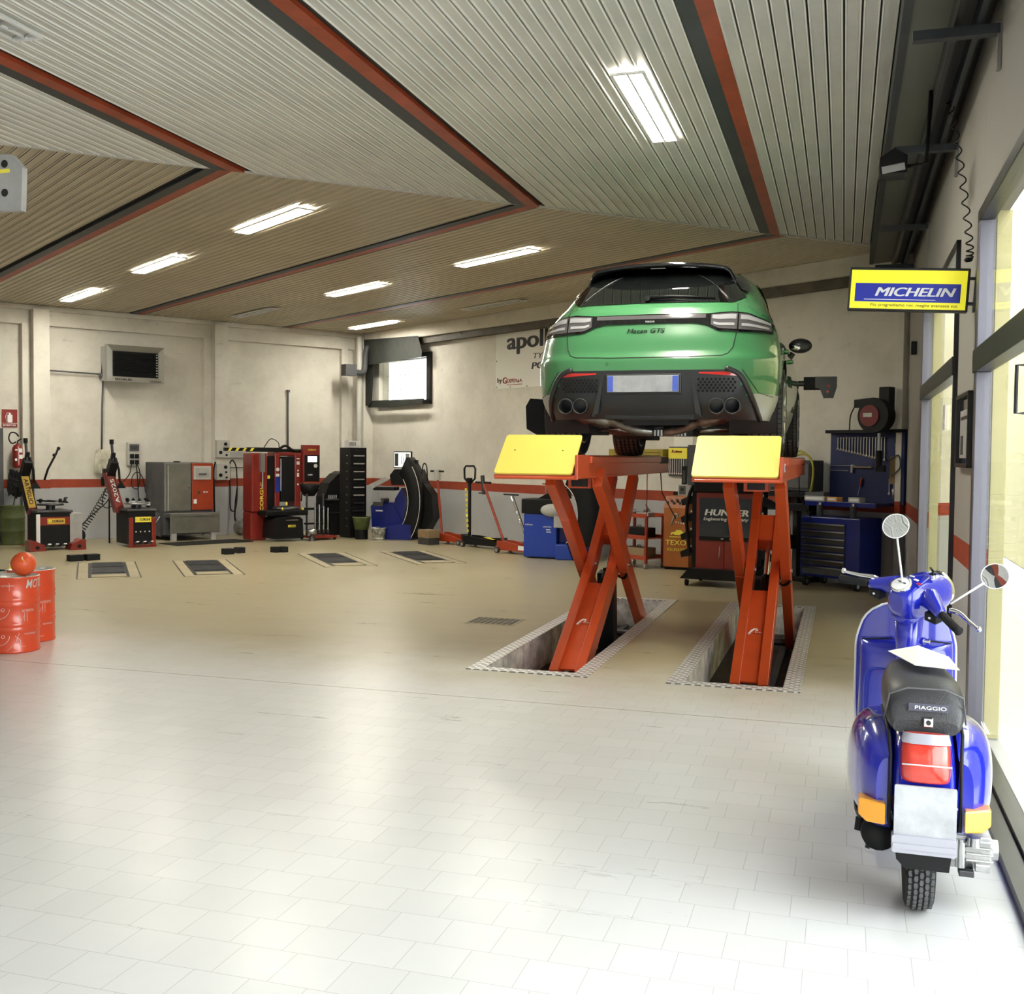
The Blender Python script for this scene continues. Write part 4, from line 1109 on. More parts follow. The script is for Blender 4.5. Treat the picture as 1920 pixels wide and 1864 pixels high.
# seat
g = MB(); secs = []
for y, h, zt, zb in ((-0.165, 0.105, 0.715, 0.665), (-0.155, 0.122, 0.79, 0.66), (-0.10, 0.132, 0.835, 0.665), (0.05, 0.138, 0.83, 0.68), (0.20, 0.135, 0.815, 0.69), (0.35, 0.12, 0.82, 0.70), (0.50, 0.095, 0.815, 0.71), (0.58, 0.06, 0.79, 0.72), (0.61, 0.02, 0.76, 0.73)):
    P = []
    for i in range(24):
        a = 2 * PI * i / 24; cx, cz = math.cos(a), math.sin(a)
        x = math.copysign(abs(cx) ** 0.6, cx); z = math.copysign(abs(cz) ** 0.6, cz); P.append((x * h, y, lerp(zb, zt, (z + 1) / 2)))
    secs.append(P)
g.grid(secs, 'seat_black', True, True); g.add(secs[0], [tuple(range(24))], 'seat_black'); g.add(secs[-1], [tuple(range(24))], 'seat_black')
seat = g.build('seat', sc, subsurf=1)
g = MB(); g.tube([(-0.132, -0.12, 0.70), (-0.118, -0.165, 0.80), (-0.06, -0.158, 0.822), (0.06, -0.158, 0.822), (0.118, -0.165, 0.80), (0.132, -0.12, 0.70)], 0.003, 'seat_grey'); g.build('piping', seat)
g = MB(); g.cbox((0.008, -0.176, 0.762), (0.128, 0.006, 0.026), 'badge_dark'); g.text('PIAGGIO', 'white_ink', 0.014, -0.181, 0.762, 0.017, width=0.10, bold=0.01, ext=0.001); bd = g.build('name_badge', seat); label(bd, 'small dark badge with white lettering')
g = MB(); g.cbox((0.008, -0.175, 0.712), (0.030, 0.016, 0.032), 'chrome'); g.cyl((0.008, -0.182, 0.712), (0.008, -0.186, 0.712), 0.008, 'black_ink', n=12); g.build('lock', seat, 0.003)
# white cloth / paper on the seat nose
g = MB(); T0 = [(-0.10, 0.47, 0.838), (0.02, 0.60, 0.845), (0.12, 0.40, 0.84), (0.13, 0.10, 0.846), (-0.02, 0.12, 0.85)]
g.add(T0 + [(x, y, z + 0.002) for x, y, z in T0], [(0, 1, 2, 3, 4), (5, 6, 7, 8, 9)] + [(k, (k + 1) % 5, 5 + (k + 1) % 5, 5 + k) for k in range(5)], 'paper')
o = g.build('paper_sheet'); o.location = sc.location; o.rotation_euler = sc.rotation_euler; tag(o, 'white paper sheet lying on the black scooter seat', 'paper')
# floor board
g = MB(); g.prism([(0.50, 0.20), (0.60, 0.195), (1.02, 0.205), (1.10, 0.26), (1.12, 0.36), (1.09, 0.36), (1.06, 0.27), (1.0, 0.235), (0.55, 0.23)], -0.20, 0.20, 'scooter_blue', 'YZ'); g.build('floorboard', sc, 0.01)
# leg shield
def shield(x, z): return 1.045 + (z - 0.3) * 0.11 + 0.55 * x * x
def sh_w(z): return catmull([(0.22, 0.17), (0.35, 0.20), (0.55, 0.213), (0.75, 0.213), (0.86, 0.188), (0.92, 0.14), (0.955, 0.06), (0.965, 0.01)], z)
g = MB(); rows = []
Zs = [0.22 + (0.965 - 0.22) * i / 30 for i in range(31)]
for z in Zs:
    h = sh_w(z); rows.append([(h * (j / 10 - 1), shield(h * (j / 10 - 1), z), z) for j in range(21)])
g.grid(rows, 'scooter_blue'); g.build('leg_shield', sc, solid=0.008)
g = MB(); P = [(-sh_w(z), shield(sh_w(z), z), z) for z in Zs] + [(sh_w(z), shield(sh_w(z), z), z) for z in Zs[::-1]]
g.tube(P, 0.006, 'white_plastic'); label(g.build('shield_edge', sc), 'pale rubber edge of the leg shield')
# glove box
g = MB(); rows = []
for z, d in ((0.30, 0.02), (0.34, 0.085), (0.50, 0.10), (0.70, 0.105), (0.765, 0.098), (0.785, 0.06), (0.792, 0.0)):
    h = 0.202 if z < 0.7 else 0.195
    rows.append([(-h, shield(h, z) - 0.005, z), (-h, shield(h, z) - d * .8, z), (-h * .93, shield(0.1, z) - d, z), (0, shield(0, z) - d - 0.02, z), (h * .93, shield(0.1, z) - d, z), (h, shield(h, z) - d * .8, z), (h, shield(h, z) - 0.005, z)])
g.grid(rows, 'scooter_blue'); gb_ = g.build('glove_box', sc, subsurf=1)
g = MB()
for s_ in (-1, 1):
    P = [(s_ * (0.11 + 0.07 * math.copysign(abs(math.cos(a)) ** 0.5, math.cos(a))), shield(0.1, 0.55) - 0.118, 0.55 + 0.125 * math.copysign(abs(math.sin(a)) ** 0.5, math.sin(a))) for a in [2 * PI * i / 32 for i in range(32)]]
    g.tube(P, 0.004, 'blue_paint', 6, True)
g.build('box_groove', gb_)
g = MB(); g.tube(smooth_path([(-0.19, shield(.2, .79) - 0.04, 0.785), (-0.10, shield(.1, .8) - 0.09, 0.802), (-0.06, shield(0, .8) - 0.06, 0.803)]), 0.0035, 'black_plastic'); g.tube(smooth_path([(0.19, shield(.2, .79) - 0.04, 0.785), (0.10, shield(.1, .8) - 0.09, 0.802), (0.06, shield(0, .8) - 0.06, 0.803)]), 0.0035, 'black_plastic'); g.build('box_seal', gb_)
# steering column and headset, turned
col_top = Vector((0.0, 0.86, 1.0)); axis = Vector((0, -0.16, 1)).normalized()
g = MB(); g.tube([(0, 1.0, 0.30), (0, 0.96, 0.55), (0, 0.915, 0.80), (0, 0.89, 0.93)], [0.05, 0.052, 0.054, 0.060], 'scooter_blue', 24); g.build('steering_column', sc)
g = MB(); g.cyl((0.045, 0.90, 0.82), (0.065, 0.885, 0.82), 0.016, 'scooter_blue', n=14); g.cyl((0.062, 0.888, 0.82), (0.085, 0.88, 0.82), 0.010, 'chrome', n=12); g.build('bag_hook', sc)
H = Matrix.Translation(col_top) @ axis.to_track_quat('Z', 'Y').to_matrix().to_4x4()
Hb = Matrix.Translation(col_top) @ Matrix.Rotation(0.34, 4, 'X') @ Matrix.Rotation(R(-44), 4, 'Z')
head = MB(); head.T = Hb
secs = []
for y, hx, zt, zb in ((-0.085, 0.035, 0.055, -0.03), (-0.075, 0.062, 0.066, -0.06), (-0.03, 0.080, 0.085, -0.085), (0.05, 0.088, 0.095, -0.09), (0.12, 0.088, 0.088, -0.085), (0.17, 0.080, 0.075, -0.078), (0.185, 0.068, 0.06, -0.068)):
    P = []
    for i in range(24):
        a = 2 * PI * i / 24; P.append((hx * math.copysign(abs(math.cos(a)) ** .75, math.cos(a)), y, (zt + zb) / 2 + (zt - zb) / 2 * math.copysign(abs(math.sin(a)) ** .75, math.sin(a))))
    secs.append(P)
head.grid(secs, 'scooter_blue', True, True); head.add(secs[0], [tuple(range(24))], 'scooter_blue'); head.add(secs[-1], [tuple(range(24))], 'scooter_blue')
for s_ in (-1, 1):
    head.tube([(s_ * 0.05, 0.04, 0.03), (s_ * 0.11, 0.01, 0.028), (s_ * 0.17, -0.025, 0.02), (s_ * 0.20, -0.038, 0.018)], [0.058, 0.040, 0.028, 0.024], 'scooter_blue', 18)
head.tube([(0, -0.02, -0.03), (0, -0.015, -0.10)], [0.072, 0.062], 'scooter_blue', 24)
hs = head.build('headset', sc, subsurf=1)
g = MB(); g.T = Hb; g.lathe([(0.072, 0.175), (0.075, 0.19), (0.066, 0.198)], 'chrome', 32, 'Y'); g.lathe([(0.0, 0.21), (0.05, 0.20), (0.066, 0.19)], 'lamp_clear', 32, 'Y'); g.build('headlamp', hs)
g = MB(); g.T = Hb @ Matrix.Translation((-0.012, -0.045, 0.083)) @ Matrix.Rotation(R(22), 4, 'X'); g.lathe([(0.042, -0.01), (0.045, 0.004), (0.040, 0.007)], 'chrome', 32); g.lathe([(0.040, 0.003), (0.0, 0.006)], 'white_plastic', 32)
g.cbox((0, 0.008, 0.007), (0.04, 0.005, 0.001), 'black_ink'); g.build('speedometer', hs)
g = MB(); g.T = Hb @ Matrix.Translation((0.035, 0.05, 0.096)); g.cyl((0.01, 0.03, 0), (0.01, 0.03, 0.016), 0.014, 'chrome', n=16); g.tube([(0.01, 0.03, 0.016), (0.01, 0.03, 0.032), (-0.012, 0.04, 0.036)], 0.005, 'black_plastic'); g.build('ignition_key', hs)
g = MB(); g.T = Hb @ Matrix.Translation((0.0, 0.0, 0.094)); g.cbox((-0.02, 0.03, 0), (0.02, 0.008, 0.004), 'white_plastic', rz=.3); g.cbox((0.015, 0.015, 0), (0.02, 0.012, 0.004), 'white_plastic'); g.cbox((0.045, -0.002, -0.002), (0.018, 0.010, 0.004), 'tail_red'); g.build('warning_lamps', hs)
for s_ in (-1, 1):
    g = MB(); g.T = Hb
    g.tube([(s_ * 0.198, -0.037, 0.018), (s_ * 0.208, -0.041, 0.017), (s_ * 0.315, -0.083, 0.010), (s_ * 0.320, -0.085, 0.010)], [0.018, 0.0165, 0.0165, 0.019], 'rubber', 18)
    for k in range(12):
        a = 2 * PI * k / 12; g.tube([(s_ * 0.212, -0.0425 + 0.0165 * math.cos(a), 0.017 + 0.0165 * math.sin(a)), (s_ * 0.312, -0.082 + 0.0165 * math.cos(a), 0.010 + 0.0165 * math.sin(a))], 0.0018, 'black_plastic', 4)
    g.build('handle_grip', hs)
    g = MB(); g.T = Hb; g.cbox((s_ * 0.15, -0.03, -0.012), (0.06, 0.045, 0.04), 'black_plastic'); g.cbox((s_ * 0.15, -0.055, -0.01), (0.012, 0.01, 0.01), 'white_plastic'); g.build('switch_box', hs, 0.006)
    g = MB(); g.T = Hb; P = smooth_path([(s_ * 0.19, 0.015, 0.02), (s_ * 0.23, 0.03, 0.016), (s_ * 0.29, 0.01, 0.010), (s_ * 0.35, -0.015, 0.012), (s_ * 0.36, -0.018, 0.014)])
    g.tube(P, [0.011 - 0.006 * (i / len(P)) for i in range(len(P))], 'chrome', 10); g.sphere((s_ * 0.362, -0.019, 0.014), 0.012, 'chrome', 12, 8); g.build('brake_lever', hs)
# mirrors stand on thin chrome stalks
for base, c_, r_, nm in (((-0.035, 0.80, 1.08), (-0.065, 0.86, 1.315), 0.055, 'a'), ((0.14, 0.62, 1.02), (0.308, 0.66, 1.135), 0.053, 'b')):
    g = MB(); P = Vector(base); Q = Vector(c_); d = (Q - P); e = P + d * (1 - 0.05 / d.length)
    g.tube([P, e], 0.0045, 'white_plastic'); mr_ = g.build('mirror_stalk', hs)
    n_ = Vector((-0.25, -1, 0.42)).normalized(); g = MB(); g.T = Matrix.Translation(Q) @ n_.to_track_quat('Z', 'Y').to_matrix().to_4x4()
    g.lathe([(0, -0.022), (r_ * 0.7, -0.018), (r_, -0.004), (r_ * 1.03, 0.0), (r_, 0.003), (r_ * 0.95, 0.001)], 'white_plastic', 36); g.lathe([(r_ * 0.96, 0.001), (0, 0.0015)], 'mirror', 36); g.build('mirror', mr_)
# engine, exhaust, kick parts
g = MB(); g.T = Matrix.Translation((0.005, -0.10, 0.01))
g.cbox((0.165, 0.16, 0.235), (0.13, 0.18, 0.09), 'alu_cast'); g.cyl((0.10, 0.14, 0.20), (0.20, 0.14, 0.20), 0.055, 'alu_cast', n=20); g.cyl((0.20, 0.12, 0.225), (0.255, 0.12, 0.225), 0.035, 'alu_cast', n=20); g.cyl((0.18, 0.09, 0.175), (0.225, 0.09, 0.175), 0.026, 'alu_cast', n=6)
for k in range(4): g.cbox((0.19 , 0.07, 0.20 + k * 0.022), (0.09, 0.03, 0.007), 'alu_cast')
g.cyl((0.13, 0.07, 0.17), (0.13, 0.07, 0.27), 0.018, 'steel', n=14); g.cyl((0.17, 0.05, 0.255), (0.17, 0.05, 0.285), 0.022, 'steel', n=14); g.cbox((0.15, 0.08, 0.150), (0.05, 0.05, 0.022), 'dark_steel')
g.build('engine', sc, 0.004)
g = MB(); g.tube(smooth_path([(-0.06, 0.32, 0.20), (-0.12, 0.2, 0.24), (-0.14, 0.05, 0.265), (-0.135, -0.04, 0.27)]), [0.03] * 6 + [0.05] * 6 + [0.062] * 7, 'black_plastic', 18); g.build('muffler', sc)
g = MB(); g.tube([(-0.16, 0.15, 0.33), (-0.225, 0.10, 0.40), (-0.215, 0.02, 0.33), (-0.20, 0.0, 0.30)], 0.006, 'dark_steel'); g.cyl((-0.20, 0.01, 0.305), (-0.205, 0.0, 0.26), 0.016, 'rubber', n=12); g.build('kick_lever', sc)
g = MB(); g.tube([(-0.10, 0.60, 0.20), (-0.13, 0.56, 0.10), (-0.16, 0.54, 0.012)], 0.01, 'dark_steel'); g.tube([(0.10, 0.60, 0.20), (0.13, 0.56, 0.10), (0.16, 0.54, 0.012)], 0.01, 'dark_steel'); g.build('centre_stand', sc)
g = MB(); g.tube([(0, 1.0, 0.35), (0.0, 1.05, 0.32), (0.05, 1.16, 0.235), (0.055, 1.22, 0.215)], 0.018, 'dark_steel'); g.build('fork', sc)
g = MB(); rows = []
for i in range(13):
    a = R(20 + 140 * i / 12); rows.append([(x, 1.22 + 0.245 * math.cos(a) * (1 - .12 * abs(x) / .07), 0.235 + 0.245 * math.sin(a) - 0.5 * x * x * 6) for x in (-0.075, -0.05, 0, 0.05, 0.075)])
g.grid(rows, 'scooter_blue'); g.build('front_mudguard', sc, solid=0.005)
g = MB(); g.tube([(0.07, 0.15, 0.20), (0.075, 0.10, 0.16), (0.065, 0.05, 0.14)], 0.006, 'black_plastic'); g.build('cable', sc)
# ================================================================ LEFT WALL (A): frame x = b, y = a
mat('corghi_red', (0.25, 0.018, 0.011), 0.35, coat=0.3, var=0.25)
mat('corghi_yellow', (0.80, 0.50, 0.06), 0.5, var=0.25)
mat('label_yellow', (0.88, 0.78, 0.08), 0.5)
mat('stainless', (0.30, 0.30, 0.27), 0.38, 0.85, var=0.25, vscale=2)
mat('grey_side', (0.10, 0.10, 0.105), 0.6, var=0.3)
mat('box_grey', (0.52, 0.51, 0.46), 0.6, var=0.15)
mat('screen_glow', (0.02, 0.02, 0.02), 0.3, emit=(0.85, 0.9, 0.75), es=1.2)
mat('gauge_white', (0.8, 0.8, 0.78), 0.4)
# signs and wall fittings
t = thing('fire_extinguisher_sign', 'red fire extinguisher sign on the wall at the far left', 'sign', 'A', 4.81, WA - 0.01, 2.0)
m = MB(); m.box(-0.125, 0.125, -0.005, 0.005, 0, 0.31, 'red_paint'); m.build('panel', t)
m = MB(); m.prism(rrect(-0.035, 0.045, 0.085, 0.22, 0.012), -0.008, -0.004, 'white_ink'); m.box(-0.01, 0.02, -0.008, -0.004, 0.22, 0.25, 'white_ink'); m.tube([(0.005, -0.006, 0.25), (-0.04, -0.006, 0.25), (-0.065, -0.006, 0.19), (-0.05, -0.006, 0.10)], 0.006, 'white_ink', 5)
m.box(-0.12, 0.12, -0.008, -0.004, 0.066, 0.072, 'white_ink'); m.text('ESTINTORE', 'white_ink', 0, -0.007, 0.035, 0.045, width=0.21, bold=0.02); m.build('pictogram', t)
t = thing('fire_extinguisher', 'red fire extinguisher hanging on the wall beside the column', 'fire extinguisher', 'A', 4.90, WA - 0.16, 1.30)
m = MB(); m.lathe([(0, 0), (0.07, 0.0), (0.085, 0.03), (0.085, 0.34), (0.06, 0.39), (0.025, 0.405), (0.025, 0.42)], 'red_paint', 24); m.build('cylinder', t)
m = MB()
for x, z, w_, h_ in ((-0.04, 0.31, 0.04, 0.02), (0.03, 0.30, 0.05, 0.07), (0.035, 0.19, 0.055, 0.07), (-0.045, 0.14, 0.035, 0.04), (0.0, 0.2, 0.008, 0.30)): m.cbox((x, -0.083, z), (w_, 0.004, h_), 'white_ink')
m.build('label_stickers', t)
m = MB(); m.tube([(0, 0, 0.42), (0.0, 0, 0.46), (0.06, -0.01, 0.50)], 0.012, 'black_plastic'); m.build('valve', t)
m = MB(); m.tube(smooth_path([(-0.02, 0, 0.45), (-0.09, 0, 0.42), (-0.14, 0, 0.50), (-0.11, 0, 0.60), (-0.03, 0, 0.60), (0.02, 0, 0.54)]), 0.012, 'rubber'); m.build('hose', t)
m = MB(); m.box(-0.03, 0.03, 0.08, 0.16, 0.1, 0.3, 'red_paint'); m.build('wall_hook', t)
t = thing('grey_door', 'dark grey metal door edge at the left border', 'door', 'A', 4.35, WA - 0.09, 0.0)
m = MB(); m.box(-0.35, 0.33, -0.04, 0.055, 0.0, 1.98, 'grey_side'); m.build('leaf', t, 0.005)
m = MB(); m.cyl((0.25, -0.04, 1.0), (0.25, -0.07, 1.0), 0.015, 'steel'); m.tube([(0.25, -0.07, 1.0), (0.15, -0.07, 1.0)], 0.009, 'steel'); m.build('handle', t)
# green drum with dirty bag on it
t = thing('oil_drum', 'dirty olive green drum standing behind the yellow-armed tyre changer', 'drum', 'A', 4.72, WA - 0.55, 0)
m = MB(); m.lathe([(0, 0.0), (0.19, 0.0), (0.195, 0.02), (0.19, 0.03), (0.19, 0.22), (0.198, 0.235), (0.19, 0.25), (0.19, 0.44), (0.198, 0.455), (0.19, 0.47), (0.19, 0.65), (0.196, 0.665), (0.18, 0.66), (0, 0.655)], 'green_drum', 32); m.build('shell', t)
t = thing('hose_bundle', 'black tangle of cables hanging below the fire extinguisher', 'cables', 'A', 4.84, WA - 0.30, 0.80)
random.seed(3)
m = MB()
for k in range(16):
    P = [(random.uniform(-.13, .13), random.uniform(-.05, .04), random.uniform(0.0, 0.48)) for _ in range(6)]; m.tube(smooth_path(P, 4), 0.014, 'rubber', 6)
m.sphere((0.0, 0.03, 0.22), 1, 'rubber', 16, 10, (0.13, 0.07, 0.22)); m.build('coils', t)
m = MB(); m.tube([(0, 0.0, 0.1), (-0.08, -0.02, -0.3), (-0.2, -0.03, -0.76)], 0.008, 'rubber', 6); m.build('hanging_cable', t)
o = MB().cyl((0, 0, 0), (0, 0, 1.27), 0.022, 'orange_paint', n=14); o.cyl((0, 0, 1.27), (0.0, 0, 1.30), 0.03, 'orange_paint', n=14); o.box(-0.12, 0.12, -0.12, 0.12, 0, 0.01, 'orange_paint')
o = o.build('support_post'); put(o, 'A', 4.90, WA - 0.85); tag(o, 'orange steel post between the green drum and the yellow-armed tyre changer', 'post')

def tyre_changer(u, v, lab, arm_mat, arm_text, txt_mat, body_w, arm_lean, red_front):
    t = thing('tyre_changer', lab, 'tyre changer', 'A', u, v, 0, group='tyre changers along the left wall')
    w_ = body_w / 2
    m = MB(); m.box(-w_, w_, -0.30, 0.30, 0.05, 0.60, 'black_plastic'); m.box(-w_ - 0.02, w_ + 0.02, -0.32, 0.32, 0.60, 0.64, 'dark_steel'); body_ = m.build('body', t, 0.012)
    m = MB(); m.box(-w_ + 0.03, w_ - 0.03, -0.315, -0.30, 0.40, 0.53, 'corghi_red' if not red_front else 'black_plastic')
    m.box(-0.12, 0.15, -0.325, -0.315, 0.42, 0.51, 'corghi_yellow' if not red_front else 'label_yellow'); m.text('CORGHI', 'black_ink', 0.04, -0.328, 0.465, 0.06, width=0.17, bold=0.02); m.sphere((-0.085, -0.326, 0.465), 1, 'label_yellow', 12, 6, (0.028, 0.004, 0.028)); m.build('front_panel', body_)
    for s_ in (-1, 1):
        m = MB()
        if red_front: m.box(s_ * (w_ - 0.04) - 0.035, s_ * (w_ - 0.04) + 0.035, -0.335, -0.30, 0.03, 0.50, 'corghi_red')
        else:
            m.box(s_ * w_ - 0.03, s_ * w_ + 0.03, -0.32, -0.30, 0.10, 0.58, 'white_paint' if s_ < 0 else 'grey_paint')
        m.build('side_strip', body_, 0.004)
    if red_front:
        m = MB(); m.box(-w_, w_, -0.34, -0.30, 0.0, 0.04, 'corghi_red')
        m.build('base_strip', body_)
        m = MB()
        for k in range(4): m.cbox((-0.10 + k * 0.075, -0.303, 0.26), (0.02, 0.004, 0.022), 'white_ink')
        m.build('pictograms', body_)
    else:
        for s_ in (-1, 1):
            m = MB(); m.prism([(s_ * (w_ + 0.17), 0), (s_ * (w_ + 0.17), 0.16), (s_ * (w_ + 0.10), 0.17), (s_ * (w_ - 0.05), 0.10), (s_ * (w_ - 0.08), 0.0)], -0.50, -0.20, 'corghi_red'); m.cyl((s_ * (w_ + 0.06), -0.505, 0.06), (s_ * (w_ + 0.06), -0.515, 0.06), 0.03, 'black_plastic', n=14); m.build('foot', t, 0.008)
    # pedals
    for k in range(3):
        m = MB(); m.cbox((-0.12 + k * 0.12, -0.38, 0.085), (0.05, 0.14, 0.016), 'steel', rx=-0.3); m.build('pedal', t)
    # turntable with clamps
    m = MB(); m.cyl((0, -0.05, 0.64), (0, -0.05, 0.71), 0.07, 'dark_steel', n=24); m.lathe([(0, 0.71), (0.20, 0.71), (0.21, 0.725), (0.20, 0.74), (0, 0.74)], 'steel' if red_front else 'dark_steel', 32, c=(0, -0.05, 0)); m.build('turntable', t)
    for k in range(4):
        a = k * PI / 2 + 0.5; m = MB(); m.cbox((0.17 * math.cos(a), -0.05 + 0.17 * math.sin(a), 0.755), (0.09, 0.05, 0.035), 'steel', rz=a); m.cbox((0.21 * math.cos(a), -0.05 + 0.21 * math.sin(a), 0.785), (0.02, 0.05, 0.05), 'black_plastic', rz=a); m.build('clamp', t)
    # tilting column
    m = MB(); a_ = arm_lean
    base = Vector((-0.22, 0.22, 0.62)); top_ = base + Vector((-a_ * 0.62, 0.10, 0.62))
    m.beam(base, top_, 0.15, 0.16, arm_mat, up=(1, 0, 0)); col_ = m.build('column', t, 0.01)
    m = MB(); mid = base.lerp(top_, 0.5); rz_ = math.atan2(-(top_ - base).x, (top_ - base).z)
    m.T = Matrix.Translation(mid + Vector((0, -0.092, 0))) @ Matrix.Rotation(-math.atan2(0.10, 0.62), 4, 'X') @ Matrix.Rotation(math.atan2((top_ - base).x, (top_ - base).z), 4, 'Y')
    m.box(-0.055, 0.055, 0, 0.006, -0.27, 0.27, 'corghi_yellow' if not red_front else arm_mat)
    m.text(arm_text, txt_mat, 0, -0.004, 0, 0.09, width=0.42, ytilt=PI / 2 * (1 if red_front else -1), bold=0.015); m.build('lettering', col_)
    m = MB(); m.box(-0.07, 0.07, -0.09, 0.08, -0.06, 0.05, 'corghi_red'); m.T = Matrix.Translation(base); m.v = [tuple(Vector(p) + base) for p in m.v]; m.build('hinge_block', t, 0.01)
    # vertical tool post and arm
    m = MB(); q = top_ + Vector((0.02, -0.02, 0.0))
    m.beam(q + Vector((0, 0, -0.05)), q + Vector((0.02, -0.16, 0.20)), 0.13, 0.15, 'black_plastic', up=(1, 0, 0)); m.beam(q + Vector((0.01, -0.1, 0.16)), q + Vector((0.02, -0.14, 0.34)), 0.06, 0.08, 'black_plastic', up=(1, 0, 0)); m.build('swing_arm', t, 0.008)
    m = MB(); m.cyl(q + Vector((0.02, -0.14, 0.10)), q + Vector((-0.01, -0.14, 0.50)), 0.022, 'dark_steel', n=12); m.cyl(q + Vector((-0.01, -0.14, 0.48)), q + Vector((-0.012, -0.14, 0.56)), 0.034, 'black_plastic', n=12); m.build('tool_shaft', t)
    m = MB(); m.tube([q + Vector((0.05, -0.15, 0.25)), q + Vector((0.09, -0.2, 0.05)), q + Vector((0.10, -0.2, -0.15))], 0.02, 'black_plastic', 8); m.prism([(q.x + 0.04, q.z - 0.26), (q.x + 0.20, q.z - 0.26), (q.x + 0.12, q.z - 0.13)], q.y - 0.22, q.y - 0.17, 'black_plastic'); m.build('mount_head', t)
    return t
t1 = tyre_changer(5.02, 18.55, 'older tyre changer with a yellow lettered arm, leftmost of the three', 'black_plastic', 'ARTIGLIO', 'black_ink', 0.52, 0.18, False)
m = MB(); m.tube([(-0.05, 0.1, 1.12), (0.0, 0.08, 1.30), (0.12, 0.05, 1.55), (0.15, 0.05, 1.63)], 0.018, 'black_plastic'); m.sphere((0.16, 0.05, 1.64), 0.03, 'black_plastic', 12, 8); m.sphere((0.09, 0.05, 1.53), 0.028, 'black_plastic', 12, 8); m.build('helper_arm', t1)
m = MB(); m.box(0.30, 0.46, -0.20, 0.10, 0.14, 0.58, 'grey_paint'); m.build('bead_breaker_pad', t1, 0.01)
m = MB()
for k in range(7): m.tube([(random.uniform(-.2, .3), random.uniform(-.25, .1), 0.76), (random.uniform(-.2, .35), random.uniform(-.25, .1), random.uniform(0.78, 0.86))], 0.012, 'black_plastic', 6)
m.build('tyre_lever', t1)
t2 = tyre_changer(6.36, 18.35, 'red and black tyre changer with A2025 on its leaning arm', 'corghi_red', 'A2025', 'white_ink', 0.46, 0.22, True)
for x, h_ in ((-0.02, 0.15), (0.09, 0.14), (0.24, 0.12)):
    m = MB(); m.cyl((0, 0, 0), (0, 0, h_), 0.032, 'black_plastic', n=14); m.cyl((0, 0, h_ * .3), (0, 0, h_ * .8), 0.033, 'white_ink', n=14); m.cyl((0, 0, h_), (0, 0, h_ + 0.02), 0.012, 'black_plastic', n=10)
    o = m.build('spray_can'); put(o, 'A', 6.40 + x, 18.35 + 0.18, 0.64); tag(o, 'small %s can standing on the tyre changer marked A2025' % {-0.02: 'left black', 0.09: 'middle', 0.24: 'right'}[x], 'can', 'cans on the A2025 tyre changer')
# regulator with coiled hose
t = thing('air_regulator', 'black air pressure regulator box with white gauge and coiled hose', 'air regulator', 'A', 6.16, 19.1, 0)
m = MB(); m.box(-0.10, 0.10, -0.06, 0.06, 1.06, 1.30, 'black_plastic'); m.cyl((0.0, 0.0, 0.0), (0, 0, 1.06), 0.015, 'black_plastic', n=8); m.build('housing', t, 0.01)
m = MB(); m.cyl((0.0, -0.06, 1.24), (0.0, -0.075, 1.24), 0.036, 'gauge_white', n=20); m.cyl((0.07, -0.06, 1.24), (0.07, -0.07, 1.24), 0.018, 'gauge_white', n=14); m.build('gauge', t)
m = MB(); m.cyl((-0.05, -0.05, 0.98), (-0.05, -0.05, 1.06), 0.03, 'red_paint', n=14); m.cyl((-0.12, -0.03, 1.0), (-0.12, -0.03, 1.15), 0.03, 'black_plastic', n=14); m.build('filter_bowl', t)
m = MB(); m.tube(coil((-0.02, -0.05, 0.98), (-0.55, -0.25, 0.24), 0.045, 17, 0.03), 0.007, 'rubber', 5); m.build('coiled_hose', t)
m = MB(); m.tube(smooth_path([(0.05, -0.05, 1.0), (-0.05, -0.08, 0.75), (-0.30, -0.18, 0.55), (-0.62, -0.3, 0.30)]), 0.009, 'rubber', 6); m.tube(smooth_path([(0.05, -0.05, 1.0), (0.06, -0.05, 0.7), (-0.08, -0.06, 0.62), (-0.14, -0.06, 0.75), (-0.05, -0.05, 1.0)]), 0.008, 'rubber', 6); m.build('air_hose', t)
m = MB(); m.sphere((-0.56, -0.26, 0.17), 1, 'black_plastic', 14, 10, (0.08, 0.05, 0.11)); m.cyl((-0.62, -0.26, 0.16), (-0.7, -0.3, 0.30), 0.012, 'black_plastic', n=8); m.box(-0.60, -0.50, -0.30, -0.22, 0.0, 0.10, 'black_plastic'); m.build('inflator', t)
# clear bag hanging on the pipe
mat('plastic_bag', (0.62, 0.60, 0.48), 0.25, coat=0.6, var=0.5, vscale=6, bump=0.6, bscale=14)
m = MB(); rows = []
for i in range(15):
    z = 0.0 + 0.44 * i / 14; w_ = catmull([(0, 0.155), (0.25, 0.15), (0.38, 0.125), (0.44, 0.115)], z)
    rows.append([(w_ * (j / 6 - 1), -0.03 - 0.015 * math.sin(j * 1.7 + i * .9), z + (0.03 if (i == 14 and j in (3, 9)) else 0)) for j in range(13)])
m.grid(rows, 'plastic_bag')
o = m.build('plastic_bag', solid=0.01); put(o, 'A', 6.36, WA - 0.10, 1.19); tag(o, 'crumpled clear plastic bag with papers hanging on the left wall', 'bag')
